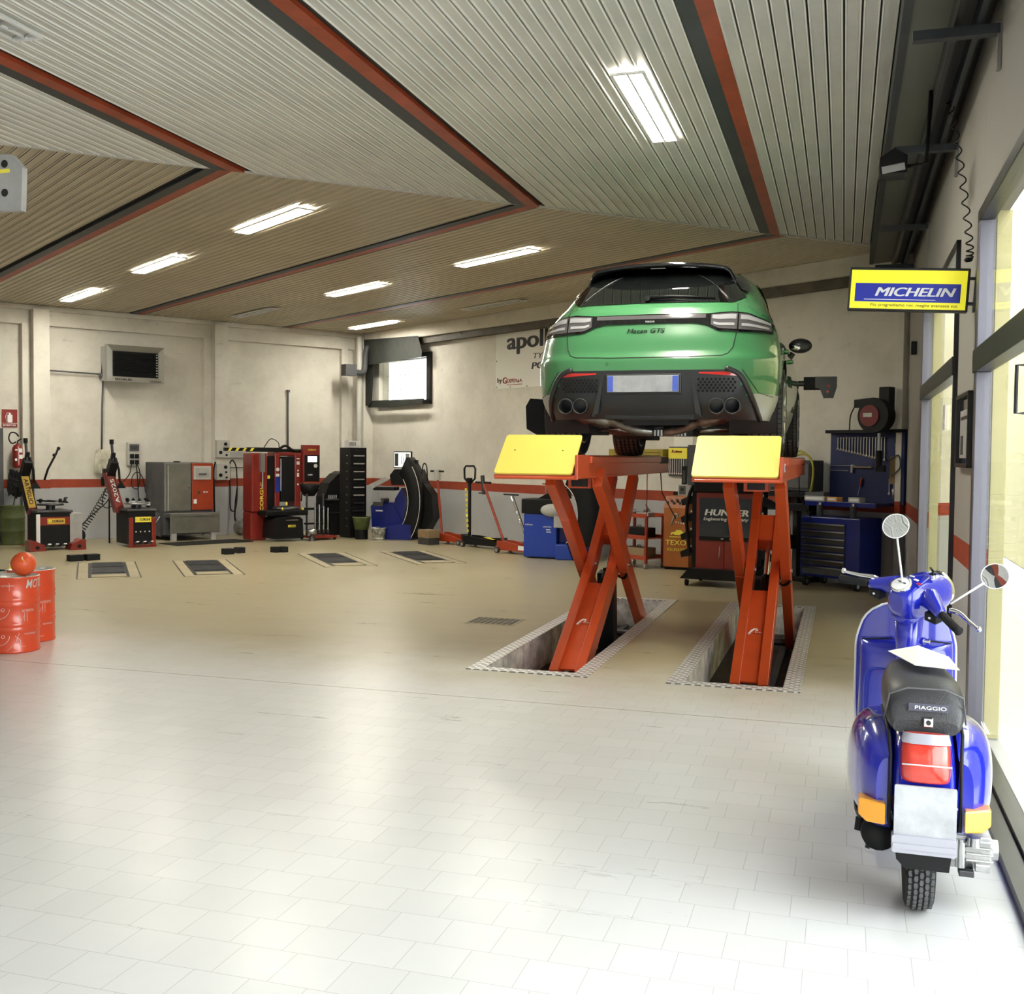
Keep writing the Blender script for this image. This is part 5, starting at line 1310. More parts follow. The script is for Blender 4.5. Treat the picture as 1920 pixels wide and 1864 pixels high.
# wall heater
t = thing('wall_heater', 'large grey air heater with dark grille high on the left wall', 'heater', 'A', 6.86, WA - 0.02, 2.86)
hx, hz = 0.50, 0.33
m = MB()
fr, bk_ = -0.42, -0.02
mat('heater_grey', (0.33, 0.32, 0.28), 0.4, 0.3)
def quad(p): m.add(p, [(0, 1, 2, 3)], 'heater_grey')
m.box(-hx, hx, fr + 0.10, bk_, 0.02, 2 * hz - 0.02, 'grey_paint')
O = [(-hx - .02, 0.0), (hx + .02, 0.0), (hx + .02, 2 * hz), (-hx - .02, 2 * hz)]; I = [(-hx + .11, 0.10), (hx - .06, 0.10), (hx - .06, 2 * hz - .10), (-hx + .11, 2 * hz - .10)]
for k in range(4):
    a, b_ = O[k], O[(k + 1) % 4]; c_, d = I[(k + 1) % 4], I[k]; quad([(a[0], fr, a[1]), (b_[0], fr, b_[1]), (c_[0], fr + 0.09, c_[1]), (d[0], fr + 0.09, d[1])])
    quad([(a[0], fr, a[1]), (b_[0], fr, b_[1]), (b_[0], fr + 0.12, b_[1]), (a[0], fr + 0.12, a[1])])
m.build('housing', t)
m = MB(); m.box(-hx + .10, hx - .06, fr + 0.094, fr + 0.098, 0.10, 2 * hz - .10, 'black_ink')
for k in range(16): m.cbox((0.025, fr + 0.08, 0.12 + k * 0.028), (2 * hx - 0.19, 0.03, 0.004), 'black_plastic', rx=0.5)
m.build('grille', t)
m = MB()
for k in range(9): m.cbox((hx - 0.09, fr + 0.07, 0.14 + k * 0.048), (0.02, 0.01, 0.018), 'gauge_white')
m.build('side_clips', t)
m = MB(); m.text('ROBUR', 'black_ink', -0.22, fr - 0.003, 0.045, 0.05, width=0.30, bold=0.02); m.cbox((0.36, fr - 0.003, 0.03), (0.2, 0.003, 0.012), 'dark_ink'); m.build('lettering', t)
o = MB(); o.tube([(-0.95, 0, 0), (0, 0, -0.02)], 0.014, 'grey_side', 8); o.sphere((0.02, -0.02, -0.04), 0.05, 'grey_side', 12, 8); o.tube(smooth_path([(0.04, -0.02, 0.0), (0.06, -0.02, 0.25)]), 0.025, 'black_plastic', 8)
o.tube([(0.05, -0.03, -0.05), (0.03, -0.02, -0.6), (0.02, -0.02, -1.42)], 0.016, 'grey_side', 8); o = o.build('gas_pipe'); put(o, 'A', 6.33, WA - 0.075, 3.02); tag(o, 'thin dark pipe running to the wall heater and down the wall', 'pipe')
# socket box left of washer
def sockets(name, u, v, z, lab, w_, h_, kind):
    t = thing('socket_box', lab, 'socket box', 'A', u, v, z, group='grey electrical socket boxes on the left wall')
    m = MB(); m.box(-w_ / 2, w_ / 2, -0.09, 0, 0, h_, 'box_grey'); m.build('housing', t, 0.01)
    if kind == 'cab':
        m = MB(); m.box(-w_ * .36, w_ * .40, -0.10, -0.09, h_ * .62, h_ * .92, 'grey_side'); m.box(-w_ * .30, w_ * .34, -0.103, -0.10, h_ * .70, h_ * .84, 'dark_steel'); m.build('breaker_window', t)
        for i in range(4): m = MB(); m.cbox((-w_ * .18 + (i % 2) * w_ * .40, -0.10, h_ * (.15 + .26 * (i // 2))), (w_ * .32, 0.03, h_ * .19), 'black_plastic'); m.build('socket', t, 0.006)
    else:
        for i, (x, z_) in enumerate(((0.04, h_ * .78), (-0.06, h_ * .3), (0.06, h_ * .16), (0.05, h_ * .48))):
            m = MB(); m.cyl((x, -0.09, z_), (x, -0.11, z_), 0.032 if i < 2 else 0.02, 'black_plastic', n=14); m.build('socket', t)
    return t
cb = sockets('a', 6.94, WA - 0.005, 1.34, 'grey socket box with breaker window above the A2025 tyre changer', 0.23, 0.43, 'cab')
m = MB(); m.tube(smooth_path([(-0.05, -0.1, 0.05), (-0.10, -0.14, -0.15), (-0.26, -0.25, -0.3)]), 0.008, 'rubber', 6); m.tube(smooth_path([(0.03, -0.12, 0.05), (0.05, -0.14, -0.3), (0.02, -0.3, -0.75)]), 0.009, 'rubber', 6); m.tube(smooth_path([(0.05, -0.1, 0.04), (0.10, -0.12, -0.15), (0.06, -0.12, -0.42), (-0.05, -0.12, -0.38), (-0.04, -0.12, -0.2), (0.06, -0.12, -0.12), (0.16, -0.12, -0.25), (0.2, -0.12, -0.5)]), 0.008, 'rubber', 6); m.build('cable', cb)
sockets('b', 8.55, WA - 0.325, 1.50, 'upper of the two grey socket boxes on the concrete column', 0.27, 0.34, 'box')
s2 = sockets('c', 8.55, WA - 0.325, 1.07, 'lower of the two grey socket boxes on the concrete column', 0.27, 0.32, 'box')
m = MB(); m.tube(smooth_path([(-0.13, -0.02, 0.35), (-0.17, -0.03, 0.2), (-0.17, -0.03, -0.1), (-0.15, -0.03, -0.7)]), 0.016, 'rubber', 6); m.build('cable', s2)
# wheel washer
t = thing('wheel_washer', 'grey steel wheel washing machine with a red SUV panel', 'wheel washer', 'A', 7.62, 19.15, 0)
m = MB(); m.box(-0.47, 0.45, 0.02, 0.95, 0.10, 1.41, 'grey_side'); m.box(-0.46, 0.03, 0.0, 0.02, 0.52, 1.41, 'stainless'); m.build('cabinet', t, 0.012)
m = MB(); m.box(-0.42, 0.02, -0.03, 0.0, 0.54, 1.36, 'stainless'); m.box(-0.415, -0.40, -0.036, -0.03, 0.54, 1.36, 'grey_paint'); dr = m.build('door', t, 0.006)
m = MB(); m.cbox((-0.02, -0.035, 0.95), (0.02, 0.012, 0.02), 'red_paint'); m.build('latch', dr)
m = MB(); m.box(0.04, 0.45, -0.02, 0.02, 0.54, 1.40, 'orange_paint'); rp = m.build('control_panel', t, 0.008); label(rp, 'red control panel')
m = MB(); m.box(0.07, 0.40, -0.03, -0.02, 1.10, 1.35, 'box_grey'); m.box(0.11, 0.36, -0.035, -0.03, 1.14, 1.31, 'grey_paint'); m.cbox((0.24, -0.037, 1.2), (0.15, 0.003, 0.03), 'grey_side'); m.build('display', rp)
m = MB(); m.text('SUV', 'white_ink', 0.30, -0.023, 0.87, 0.05, width=0.09, bold=0.015); m.prism([(0.14, 0.86), (0.17, 0.82), (0.20, 0.86), (0.17, 0.90)], -0.023, -0.02, 'dark_ink'); m.box(0.07, 0.13, -0.024, -0.02, 0.66, 0.74, 'white_ink'); m.build('lettering', rp)
m = MB(); m.box(-0.46, 0.46, -0.28, 0.02, 0.42, 0.50, 'stainless'); m.box(-0.46, 0.46, -0.28, -0.24, 0.14, 0.45, 'stainless'); 
for x in (-0.44, 0.30): m.box(x, x + 0.10, -0.27, -0.20, 0.0, 0.15, 'grey_paint')
m.build('loading_step', t, 0.008)
m = MB(); m.prism([(-0.85, 0.45), (-0.46, 0.50), (-0.46, 0.05), (-0.62, 0.12)], 0.2, 0.5, 'grey_side'); m.tube([(-0.78, 0.18, 0.10), (-0.55, 0.18, 0.33), (-0.48, 0.18, 0.43)], 0.008, 'steel', 6); m.build('side_tank', t, 0.01)
m = MB(); m.lathe([(0, 1.412), (0.07, 1.412), (0.06, 1.43), (0, 1.435)], 'black_plastic', 20, c=(-0.10, 0.35, 0)); m.build('lid', t)
m = MB(); m.box(-0.75, 0.75, -0.32, 0.32, 0, 0.012, 'rubber'); o = m.build('floor_mat'); put(o, 'A', 7.62, 18.35, 0, 0.12); tag(o, 'thin black mat on the floor in front of the wheel washer', 'mat')
# rubber blocks on the floor
for i, (u, v, w_, lab) in enumerate(((7.03, 16.1, 0.16, 'black rubber block on the floor in front of the wheel washer, left of two'), (7.27, 16.2, 0.13, 'black rubber block on the floor in front of the wheel washer, right of two'), (7.80, 16.0, 0.11, 'black rubber block on the floor ahead of the red tyre changer, left of two touching'), (7.925, 15.98, 0.11, 'black rubber block on the floor ahead of the red tyre changer, right of two touching'), (4.75, 16.25, 0.20, 'black rubber block on the floor below the yellow-armed tyre changer, left of two'), (4.98, 16.25, 0.20, 'black rubber block on the floor below the yellow-armed tyre changer, right of two'))):
    m = MB(); m.box(-w_ / 2, w_ / 2, -0.07, 0.07, 0, 0.09, 'rubber'); m.box(-w_ / 2 + .02, w_ / 2 - .02, -0.05, 0.05, 0.09, 0.095, 'dark_steel'); o = m.build('rubber_block', None, 0.01); put(o, 'A', u, v, 0, 0.1 * (i % 3)); tag(o, lab, 'rubber block', 'rubber blocks on the workshop floor')
# big red tyre changer
t = thing('tyre_changer', 'large red tyre changer with tall twin columns and striped swing bar', 'tyre changer', 'A', 9.0, 18.35, 0, group='tyre changers along the left wall')
m = MB(); m.box(-0.55, -0.24, -0.05, 0.35, 0.52, 1.60, 'corghi_red'); m.box(-0.55, -0.24, 0.0, 0.35, 0.0, 0.52, 'corghi_red'); cl = m.build('column', t, 0.03, 3)
m = MB(); m.text('CORGHI', 'label_yellow', -0.36, -0.056, 0.80, 0.09, width=0.52, ytilt=PI / 2, bold=0.02); m.build('lettering', cl)
m = MB(); m.box(-0.40, -0.31, -0.09, -0.05, 1.25, 1.60, 'steel'); m.cyl((-0.355, -0.08, 0.95), (-0.355, -0.08, 1.25), 0.014, 'steel', n=10); m.build('lift_cylinder', cl)
m = MB(); m.box(-0.24, -0.06, 0.02, 0.30, 0.50, 1.55, 'black_plastic'); m.build('centre_column', t, 0.01)
m = MB(); m.box(-0.08, 0.45, 0.0, 0.32, 1.55, 1.62, 'corghi_red'); m.box(-0.08, 0.02, -0.02, 0.3, 0.60, 1.58, 'corghi_red'); m.box(0.32, 0.45, -0.02, 0.3, 0.45, 1.60, 'corghi_red'); fr_ = m.build('tool_frame', t, 0.015)
m = MB(); m.box(0.03, 0.31, -0.04, 0.20, 0.70, 1.54, 'black_plastic'); m.box(0.02, 0.035, -0.05, -0.02, 0.9, 1.5, 'steel'); m.build('tool_carriage', t, 0.01)
m = MB(); m.box(-0.075, 0.015, -0.026, -0.02, 0.88, 1.16, 'blue_paint'); m.box(-0.065, 0.005, -0.026, -0.02, 1.17, 1.22, 'white_ink'); m.cyl((-0.03, -0.02, 1.30), (-0.03, -0.035, 1.30), 0.034, 'gauge_white', n=18); m.cbox((-0.19, 0.015, 1.16), (0.05, 0.004, 0.06), 'label_yellow')
for z, w_, h_ in ((1.50, 0.06, 0.02), (1.42, 0.06, 0.06), (1.28, 0.03, 0.03), (1.20, 0.04, 0.07), (1.02, 0.03, 0.03)): m.cbox((0.385, -0.024, z), (w_, 0.004, h_), 'white_ink')
m.build('stickers', fr_)
m = MB(); m.box(-0.42, 0.42, -0.38, 0.30, 0.46, 0.56, 'black_plastic'); m.prism([(-0.32, 0.05), (0.26, 0.05), (0.24, 0.40), (0.18, 0.44), (-0.22, 0.44), (-0.30, 0.40)], -0.50, 0.0, 'black_plastic'); bs = m.build('base', t, 0.02)
m = MB(); m.cbox((0.02, -0.505, 0.28), (0.15, 0.004, 0.04), 'label_yellow'); m.text('CORGHI', 'black_ink', 0.03, -0.508, 0.28, 0.03, width=0.11, bold=0.02); m.box(-0.10, 0.14, -0.52, -0.50, 0.38, 0.395, 'steel'); m.build('front_label', bs)
m = MB(); m.lathe([(0, 0.56), (0.25, 0.56), (0.26, 0.58), (0.22, 0.62), (0, 0.62)], 'dark_steel', 32, c=(0.10, -0.10, 0)); m.build('turntable', t)
for x, z in ((-0.08, 0.58), (0.33, 0.57), (0.0, 0.68)): m = MB(); m.sphere((x, -0.33, z), 1, 'label_yellow', 10, 8, (0.018, 0.018, 0.035)); m.build('clamp_tip', t)
m = MB()
m.box(-0.62, 0.0, -0.02, 0.06, 1.62, 1.70, 'black_plastic'); m.box(-1.05, -0.62, -0.02, 0.06, 1.63, 1.69, 'black_plastic'); m.tube(smooth_path([(0.0, 0.02, 1.66), (0.15, 0.02, 1.74), (0.3, 0.02, 1.66), (0.55, 0.02, 1.64)]), 0.025, 'black_plastic'); sb = m.build('swing_bar', t, 0.006)
m = MB()
for k in range(4): x = -1.0 + k * 0.14; m.prism([(x, 1.635), (x + 0.05, 1.635), (x + 0.09, 1.69), (x + 0.04, 1.69)], -0.026, -0.02, 'label_yellow')
m.build('warning_stripes', sb)
m = MB(); m.tube(smooth_path([(-0.28, 0.02, 1.70), (-0.15, 0.02, 1.86), (0.0, 0.02, 1.80), (0.02, 0.02, 1.70)]), 0.008, 'rubber', 6); m.tube(smooth_path([(0.48, 0.1, 1.5), (0.55, 0.1, 1.2), (0.52, 0.1, 0.7)]), 0.012, 'rubber', 6); m.build('air_line', t)
m = MB(); m.box(0.0, 0.47, 0.33, 0.37, 1.60, 1.68, 'black_plastic'); m.box(0.43, 0.47, 0.02, 0.37, 1.60, 1.68, 'black_plastic'); m.build('display_arm', t)
m = MB(); m.box(0.46, 0.80, -0.10, 0.02, 1.06, 1.76, 'corghi_red'); m.box(0.475, 0.785, -0.112, -0.10, 1.08, 1.57, 'black_plastic'); dsp = m.build('display_tower', t, 0.012)
m = MB(); m.box(0.54, 0.73, -0.118, -0.112, 1.44, 1.55, 'screen_glow'); m.build('screen', dsp)
m = MB(); m.cyl((0.70, -0.112, 1.37), (0.70, -0.125, 1.37), 0.036, 'gauge_white', n=18); m.text('CORGHI', 'label_yellow', 0.63, -0.103, 1.67, 0.04, width=0.16, bold=0.02); m.text('artiglio', 'white_ink', 0.59, -0.115, 1.20, 0.04, width=0.1, shear=.3); m.build('display_marks', dsp)
m = MB(); m.lathe([(0, 0.88), (0.10, 0.80), (0.17, 0.90), (0.20, 1.02), (0.185, 1.03), (0.15, 0.93), (0, 0.90)], 'black_plastic', 24, c=(0.62, -0.02, 0)); m.box(0.48, 0.78, -0.12, 0.06, 0.94, 0.955, 'label_yellow'); m.build('weight_tray', t)
# gadget rail on the wall behind
t = thing('cable_rail', 'grey wall rail with black cables looped over it', 'cable rail', 'A', 9.02, WA - 0.02, 0)
m = MB(); m.box(-0.28, 0.26, -0.05, 0, 1.50, 1.62, 'grey_paint'); m.box(-0.28, 0.5, -0.02, 0, 1.30, 1.315, 'dark_steel'); m.build('rail', t)
m = MB(); m.tube(smooth_path([(-0.14, -0.06, 1.46), (-0.20, -0.06, 1.35), (-0.19, -0.06, 0.9), (-0.18, -0.06, 0.5), (-0.08, -0.06, 0.48), (-0.04, -0.06, 0.8), (-0.06, -0.06, 1.30), (-0.14, -0.06, 1.46)]), 0.013, 'rubber', 6); m.build('cable_loop', t)
m = MB(); m.tube(smooth_path([(-0.04, -0.06, 0.9), (-0.08, -0.06, 0.55), (-0.09, -0.10, 0.25), (0.05, -0.2, 0.05)]), 0.016, 'rubber', 6); m.build('hanging_cable', t)
mat('crumple', (0.30, 0.30, 0.30), 0.3, coat=0.4, var=0.6, vscale=9, bump=1.0, bscale=12)
m = MB(); m.sphere((0, 0, 0.16), 1, 'crumple', 20, 12, (0.20, 0.14, 0.18)); o = m.build('rubbish_bag'); put(o, 'A', 8.92, WA - 0.5, 0); tag(o, 'crumpled grey plastic bag on the floor right of the concrete column', 'bag')
o = MB(); o.tube([(0, 0, 0), (0, 0, 1.25)], 0.018, 'grey_side', 8); o.box(-0.03, 0.03, -0.03, 0.02, 1.22, 1.27, 'grey_side'); o = o.build('conduit'); put(o, 'A', 10.10, WA - 0.03, 1.62); tag(o, 'short vertical dark conduit on the left wall', 'conduit')
# adaptor trolley with cones
t = thing('adaptor_trolley', 'dark trolley stand with hanging steel adaptors right of the display', 'trolley', 'A', 9.62, 18.0, 0)
m = MB()
for x in (-0.17, 0.17): m.cyl((x, 0.1, 0.06), (x, 0.1, 0.85), 0.02, 'dark_steel', n=10)
m.box(-0.2, 0.2, 0.05, 0.15, 0.55, 0.59, 'black_plastic'); m.box(-0.2, 0.2, 0.05, 0.15, 0.28, 0.31, 'black_plastic'); m.box(-0.24, 0.30, -0.2, 0.25, 0.04, 0.08, 'corghi_red'); m.build('frame', t)
for k in range(4): m = MB(); x = -0.05 + k * 0.09; m.cyl((x, 0.0, 0.15), (x, 0.0, 0.68 - 0.03 * k), 0.016, 'chrome', n=10); m.cyl((x, 0, 0.12), (x, 0, 0.18), 0.03, 'dark_steel', n=12); m.build('adaptor', t)
for x, y in ((-0.22, -0.15), (0.28, -0.15), (-0.22, 0.2), (0.28, 0.2)): m = MB(); m.cyl((x - 0.015, y, 0.03), (x + 0.015, y, 0.03), 0.03, 'rubber', n=14); m.build('castor', t)
t = thing('steel_cone', 'small pile of chrome cones and rings on the floor by the red tyre changer', 'cones', 'A', 9.38, 17.75, 0)
m = MB(); m.cyl((0, 0, 0.0), (0, 0, 0.12), 0.07, 'dark_steel', 0.03, 18); m.lathe([(0.03, 0.12), (0.09, 0.14), (0.09, 0.2), (0.05, 0.22)], 'steel', 20); m.build('cone', t)

# foreground left: two red oil drums with a ball, grey lift post plate
mat('drum_red', (0.72, 0.075, 0.025), 0.28, coat=0.6)
mat('drum_top', (0.72, 0.72, 0.68), 0.4, 0.3)
def red_drum(u, v, lab, rz, full=True):
    t = thing('oil_drum', lab, 'drum', 'C', u, v, 0, rz, group='red printed oil drums')
    Rr, H_ = 0.185, 0.60
    m = MB(); m.lathe([(0, 0), (Rr, 0.0), (Rr + .006, 0.01), (Rr, 0.02), (Rr, 0.17), (Rr + .007, 0.185), (Rr, 0.20), (Rr, 0.21), (Rr + .007, 0.222), (Rr, 0.235), (Rr, 0.37), (Rr + .007, 0.385), (Rr, 0.40), (Rr, 0.41), (Rr + .007, 0.422), (Rr, 0.435), (Rr, H_ - 0.02), (Rr + .005, H_ - .01), (Rr + .004, H_)], 'drum_red', 64); m.build('shell', t)
    m = MB(); m.lathe([(Rr + .004, H_), (Rr - .006, H_ + .004), (Rr - .012, H_ - .012), (0, H_ - .012)], 'drum_top', 48); m.cyl((0.08, 0.05, H_ - .012), (0.08, 0.05, H_), 0.025, 'steel', n=16); m.build('lid', t)
    m = MB()
    def on(px, pz, rr=Rr + 0.0015):
        a = -PI / 2 + px / Rr; return (rr * math.cos(a), rr * math.sin(a), pz)
    def wrap(st, cx, cz, size, w_, bold=0.02, shear=0.0):
        v, f = text_data(st, 0.0005 / size, 0.012 if size > 0.05 else 0.0, shear, 1.0); xs = [p[0] for p in v]; ys = [p[1] for p in v]; w0 = max(xs) - min(xs)
        m.add([on(cx + (p[0] - (max(xs) + min(xs)) / 2) / w0 * w_, cz + (p[1] - (max(ys) + min(ys)) / 2) * size, Rr + 0.002) for p in v], f, 'white_ink')
    if full: wrap('MOTUL', 0.262, 0.545, 0.095, 0.24, 0.03, 0.25); wrap('AUTHENTIC', 0.01, 0.535, 0.022, 0.10)
    else: wrap('MOTUL', -0.30, 0.545, 0.095, 0.24, 0.03, 0.25)
    wrap('AUTOMOTIVE', 0.16, 0.335, 0.03, 0.10); wrap('PERFORMANCE', 0.18, 0.15, 0.02, 0.10)
    def ln(P): m.tube([on(*p) for p in P], 0.0016, 'white_ink', 4)
    for z0 in (0.09, 0.30):
        ln([(-0.16 + 0.20 * math.cos(PI + PI * k / 14) * .5 + 0.08, z0 + 0.05 + 0.08 * math.sin(PI + PI * k / 14)) for k in range(15)])
        for cx in (-0.13, -0.03): ln([(cx + 0.013 * math.cos(k * PI / 6), z0 + 0.045 + 0.013 * math.sin(k * PI / 6)) for k in range(13)])
    ln([(-0.2, 0.50), (0.02, 0.50)]); ln([(-0.2, 0.555), (0.02, 0.555), (0.02, 0.50)]); ln([(-0.10, 0.34), (-0.03, 0.34)]); ln([(0.08, 0.30), (0.10, 0.25), (0.13, 0.30), (0.13, 0.25)])
    ln([(0.06, 0.14), (0.10, 0.10), (0.10, 0.05), (0.14, 0.05)]); ln([(0.0, 0.02), (0.06, 0.08), (0.09, 0.16)]); ln([(0.13, 0.32), (0.13, 0.25)]); ln([(0.15, 0.32), (0.15, 0.25)])
    m.build('printing', t); return t
red_drum(-6.33, 7.08, 'nearer red oil drum with a ball on its lid, cut by the left border', 0.42)
red_drum(-6.55, 7.52, 'farther red oil drum half hidden behind the nearer one', 0.5, False)
mat('ball_orange', (0.80, 0.11, 0.03), 0.4)
t = thing('ball', 'orange ball resting on the lid of the nearer red drum', 'ball', 'C', -6.285, 7.13, 0.593)
m = MB(); m.sphere((0, 0, 0.095), 0.096, 'ball_orange', 32, 20); m.build('skin', t)
m = MB()
for x, z in ((-0.055, 0.07), (0.06, 0.13)):
    y = -math.sqrt(max(0, 0.097 ** 2 - x * x - (z - 0.095) ** 2)); m.cbox((x, y, z), (0.028, 0.006, 0.014), 'yellow_ink', rz=-x * 8, ry=0.5); m.cbox((x - 0.012, y, z + 0.02), (0.006, 0.006, 0.02), 'white_ink', rz=-x * 8)
m.build('print', t)
m = MB()
for k in range(5): m.cbox((-0.11 + k * 0.018, -0.02 + 0.03 * (k % 2), 0.01 + 0.008 * k), (0.09, 0.05, 0.008), 'paper' if k % 2 else 'black_plastic', rz=k * .7)
o = m.build('leaflet_pile'); put(o, 'C', -6.44, 7.10, 0.593); tag(o, 'small pile of leaflets on the nearer red drum beside the ball', 'leaflets')
t = thing('post_head', 'grey chamfered steel plate with round holes at the upper left border', 'lift post', 'C', -4.62, 5.02, 0)
m = MB(); m.prism([(-0.60, 2.97), (0.195, 2.94), (0.205, 3.18), (0.13, 3.255), (-0.60, 3.30)], 0.0, 0.04, 'grey_paint'); m.box(-0.62, -0.40, 0.04, 0.24, 0.0, 3.27, 'grey_paint'); m.build('plate', t, 0.004)
for x, z in ((0.085, 3.205), (0.085, 3.045)): m = MB(); m.cyl((x, -0.003, z), (x, 0.0, z), 0.022, 'black_ink', n=20); m.build('hole', t)
m = MB(); m.box(-0.1, 0.12, -0.004, 0.0, 3.155, 3.175, 'label_yellow'); m.build('yellow_tape', t)
# ================================================================ BACK WALL (B): frame x = -a, y = b
mat('blue_machine', (0.004, 0.014, 0.19), 0.35, coat=0.2, var=0.2)
mat('tool_blue', (0.01, 0.02, 0.10), 0.5, var=0.3)
mat('console_orange', (0.40, 0.12, 0.025), 0.5, var=0.15)
mat('wood_box', (0.28, 0.20, 0.11), 0.8, var=0.2)
mat('dark_grey', (0.045, 0.045, 0.048), 0.6, var=0.3)
# banner
t = thing('wall_banner', 'white tyre advertising banner on the back wall, half hidden by the car', 'banner', 'B', -14.55, WB - 0.008, 2.80)
m = MB(); m.box(-1.05, 1.15, -0.003, 0.003, 0, 1.03, 'paper'); m.build('cloth', t)
m = MB(); m.text('apollo', 'black_ink', 0.02, -0.006, 0.78, 0.42, width=1.45, bold=0.045); m.text('TYRES', 'dark_steel', 0.32, -0.006, 0.53, 0.13, width=0.60, shear=0.2); m.text('POINT', 'black_ink', 0.38, -0.006, 0.36, 0.16, width=0.80, bold=0.03, shear=0.15)
m.text('by', 'dark_ink', -0.93, -0.006, 0.14, 0.12, width=0.13); m.text('G', 'red_paint', -0.78, -0.006, 0.14, 0.16, width=0.11, bold=0.03); m.text('EXPO', 'red_paint', -0.60, -0.006, 0.13, 0.10, width=0.25, bold=0.01, shear=.2); m.text('S.p.A.', 'red_paint', -0.37, -0.006, 0.12, 0.08, width=0.18); m.box(-0.72, -0.28, -0.006, -0.004, 0.055, 0.065, 'red_paint'); m.build('printing', t)
m = MB()
for x, z in ((-1.02, 0.03), (-1.02, 0.5), (-1.02, 1.0), (-0.62, 0.02), (-0.15, 0.02), (0.4, 0.02)): m.cyl((x, -0.004, z), (x, -0.007, z), 0.012, 'dark_steel', n=8)
m.build('eyelets', t)
# exhaust duct in the corner
m = MB(); m.tube(smooth_path([(0.0, 0, 0.0), (0.22, -0.02, 0.0), (0.28, -0.02, 0.15), (0.30, -0.02, 0.42), (0.34, -0.02, 0.52), (0.50, 0.02, 0.53)]), 0.06, 'dark_grey', 14); m.box(-0.24, 0.02, -0.14, 0.06, -0.09, 0.14, 'dark_grey')
o = m.build('exhaust_duct'); put(o, 'A', 11.32, WA - 0.52, 3.30); tag(o, 'dark bent exhaust duct high in the corner left of the window', 'duct')
m = MB(); m.cyl((0, 0, 0), (0, 0, 2.3), 0.06, 'box_grey', n=16); m.cyl((0.10, 0.02, 0), (0.10, 0.02, 2.4), 0.015, 'box_grey', n=8); o = m.build('corner_pipe'); put(o, 'A', 11.55, WA - 0.40, 1.75); tag(o, 'pale vertical pipe rising in the corner behind the tall black rack', 'pipe')
m = MB(); m.box(-0.13, 0.13, -0.08, 0.08, 0, 0.13, 'white_paint')
for k in range(5): m.cbox((-0.10 + k * 0.03, -0.082, 0.07), (0.012, 0.004, 0.07), 'dark_grey')
o = m.build('white_unit', None, 0.015); put(o, 'A', 10.48, 18.22, 1.722); tag(o, 'small white slotted box on top of the tall black rack', 'box')
# tall rack with drawers
t = thing('tool_rack', 'tall narrow black cabinet with ten slim drawers', 'drawer cabinet', 'A', 10.50, 18.22, 0); t.scale = (0.5, 1, 1)
m = MB(); m.box(-0.36, 0.36, -0.20, 0.20, 0.0, 1.72, 'black_plastic'); m.build('cabinet', t, 0.01)
for k in range(10):
    m = MB(); m.box(-0.30, 0.32, -0.215, -0.20, 0.18 + k * 0.15, 0.31 + k * 0.15, 'black_plastic'); d = m.build('drawer', t, 0.004)
    m = MB(); m.cbox((0.0, -0.225, 0.215 + k * 0.15), (0.46, 0.015, 0.022), 'grey_paint' if k > 3 else 'dark_steel'); m.build('handle', d)
    m = MB(); m.cbox((-0.365, -0.08, 0.22 + k * 0.15), (0.01, 0.035, 0.012), 'steel'); m.build('latch', t)
# black dome guard
t = thing('wheel_balancer', 'black hooded machine standing left of the tall drawer rack', 'wheel balancer', 'A', 10.58, 19.05, 0); t.scale = (0.8, 1, 1)
m = MB(); P = [(-0.42, 0.10), (-0.42, 0.75), (-0.30, 1.02), (-0.05, 1.20), (0.12, 1.26), (0.20, 1.18), (0.35, 1.15), (0.42, 0.9), (0.42, 0.1)]; m.prism(P, -0.18, 0.18, 'black_plastic'); m.build('hood', t, 0.02)
m = MB(); m.box(-0.38, 0.40, -0.25, 0.30, 0.0, 0.45, 'black_plastic'); m.box(-0.42, -0.1, -0.3, -0.18, 0.68, 0.72, 'dark_steel'); m.build('base', t, 0.02)
m = MB()
for k in range(5): m.cyl((-0.36 + k * 0.05, -0.25, 0.72), (-0.36 + k * 0.05, -0.25, 0.79), 0.02, 'steel', n=10)
m.build('weights', t)
# blue wheel balancer with arc guard and screen
t = thing('wheel_balancer', 'blue wheel balancer with curved black guard and a small screen', 'wheel balancer', 'B', -17.45, 11.15, 0, R(38)); t.scale = (0.80, 1, 1)
m = MB(); m.prism([(-0.75, 0.05), (-0.80, 0.60), (-0.70, 0.68), (-0.25, 0.68), (-0.10, 0.45), (0.02, 0.30), (0.02, 0.05)], -0.05, 0.35, 'blue_machine'); m.prism([(-0.45, 0.0), (-0.48, 0.22), (0.10, 0.30), (0.36, 0.28), (0.36, 0.0)], -0.40, 0.25, 'blue_machine'); m.prism([(-0.25, 0.30), (-0.20, 0.75), (-0.02, 0.98), (0.06, 0.70), (0.02, 0.3)], -0.02, 0.20, 'blue_machine'); m.build('body', t, 0.03)
m = MB(); 
A = [R(-62 + 118 * i / 24) for i in range(25)]
m.grid([[(-0.22 + r_ * math.cos(a), y, 0.72 + r_ * 1.25 * math.sin(a)) for a in A] for r_, y in ((0.48, -0.34), (0.50, -0.36), (0.78, -0.36), (0.80, -0.34), (0.80, 0.10), (0.48, 0.10))], 'black_plastic'); gd = m.build('wheel_guard', t)
m = MB(); m.prism([(-0.25, 1.02), (-0.30, 1.20), (-0.18, 1.32), (0.42, 1.32), (0.55, 1.05), (0.75, 0.85), (0.80, 0.4), (0.62, 0.15), (0.40, 0.25), (0.50, 0.7), (0.20, 1.02)], -0.10, 0.28, 'black_plastic'); m.build('rear_hood', t, 0.03)
for r_ in (0.50, 0.79):
    m = MB(); m.tube([(-0.22 + r_ * math.cos(a), -0.365, 0.72 + r_ * 1.25 * math.sin(a)) for a in A[2:22]], 0.007, 'white_ink', 6); label(m.build('guard_edge', gd), 'thin white edge of the guard')
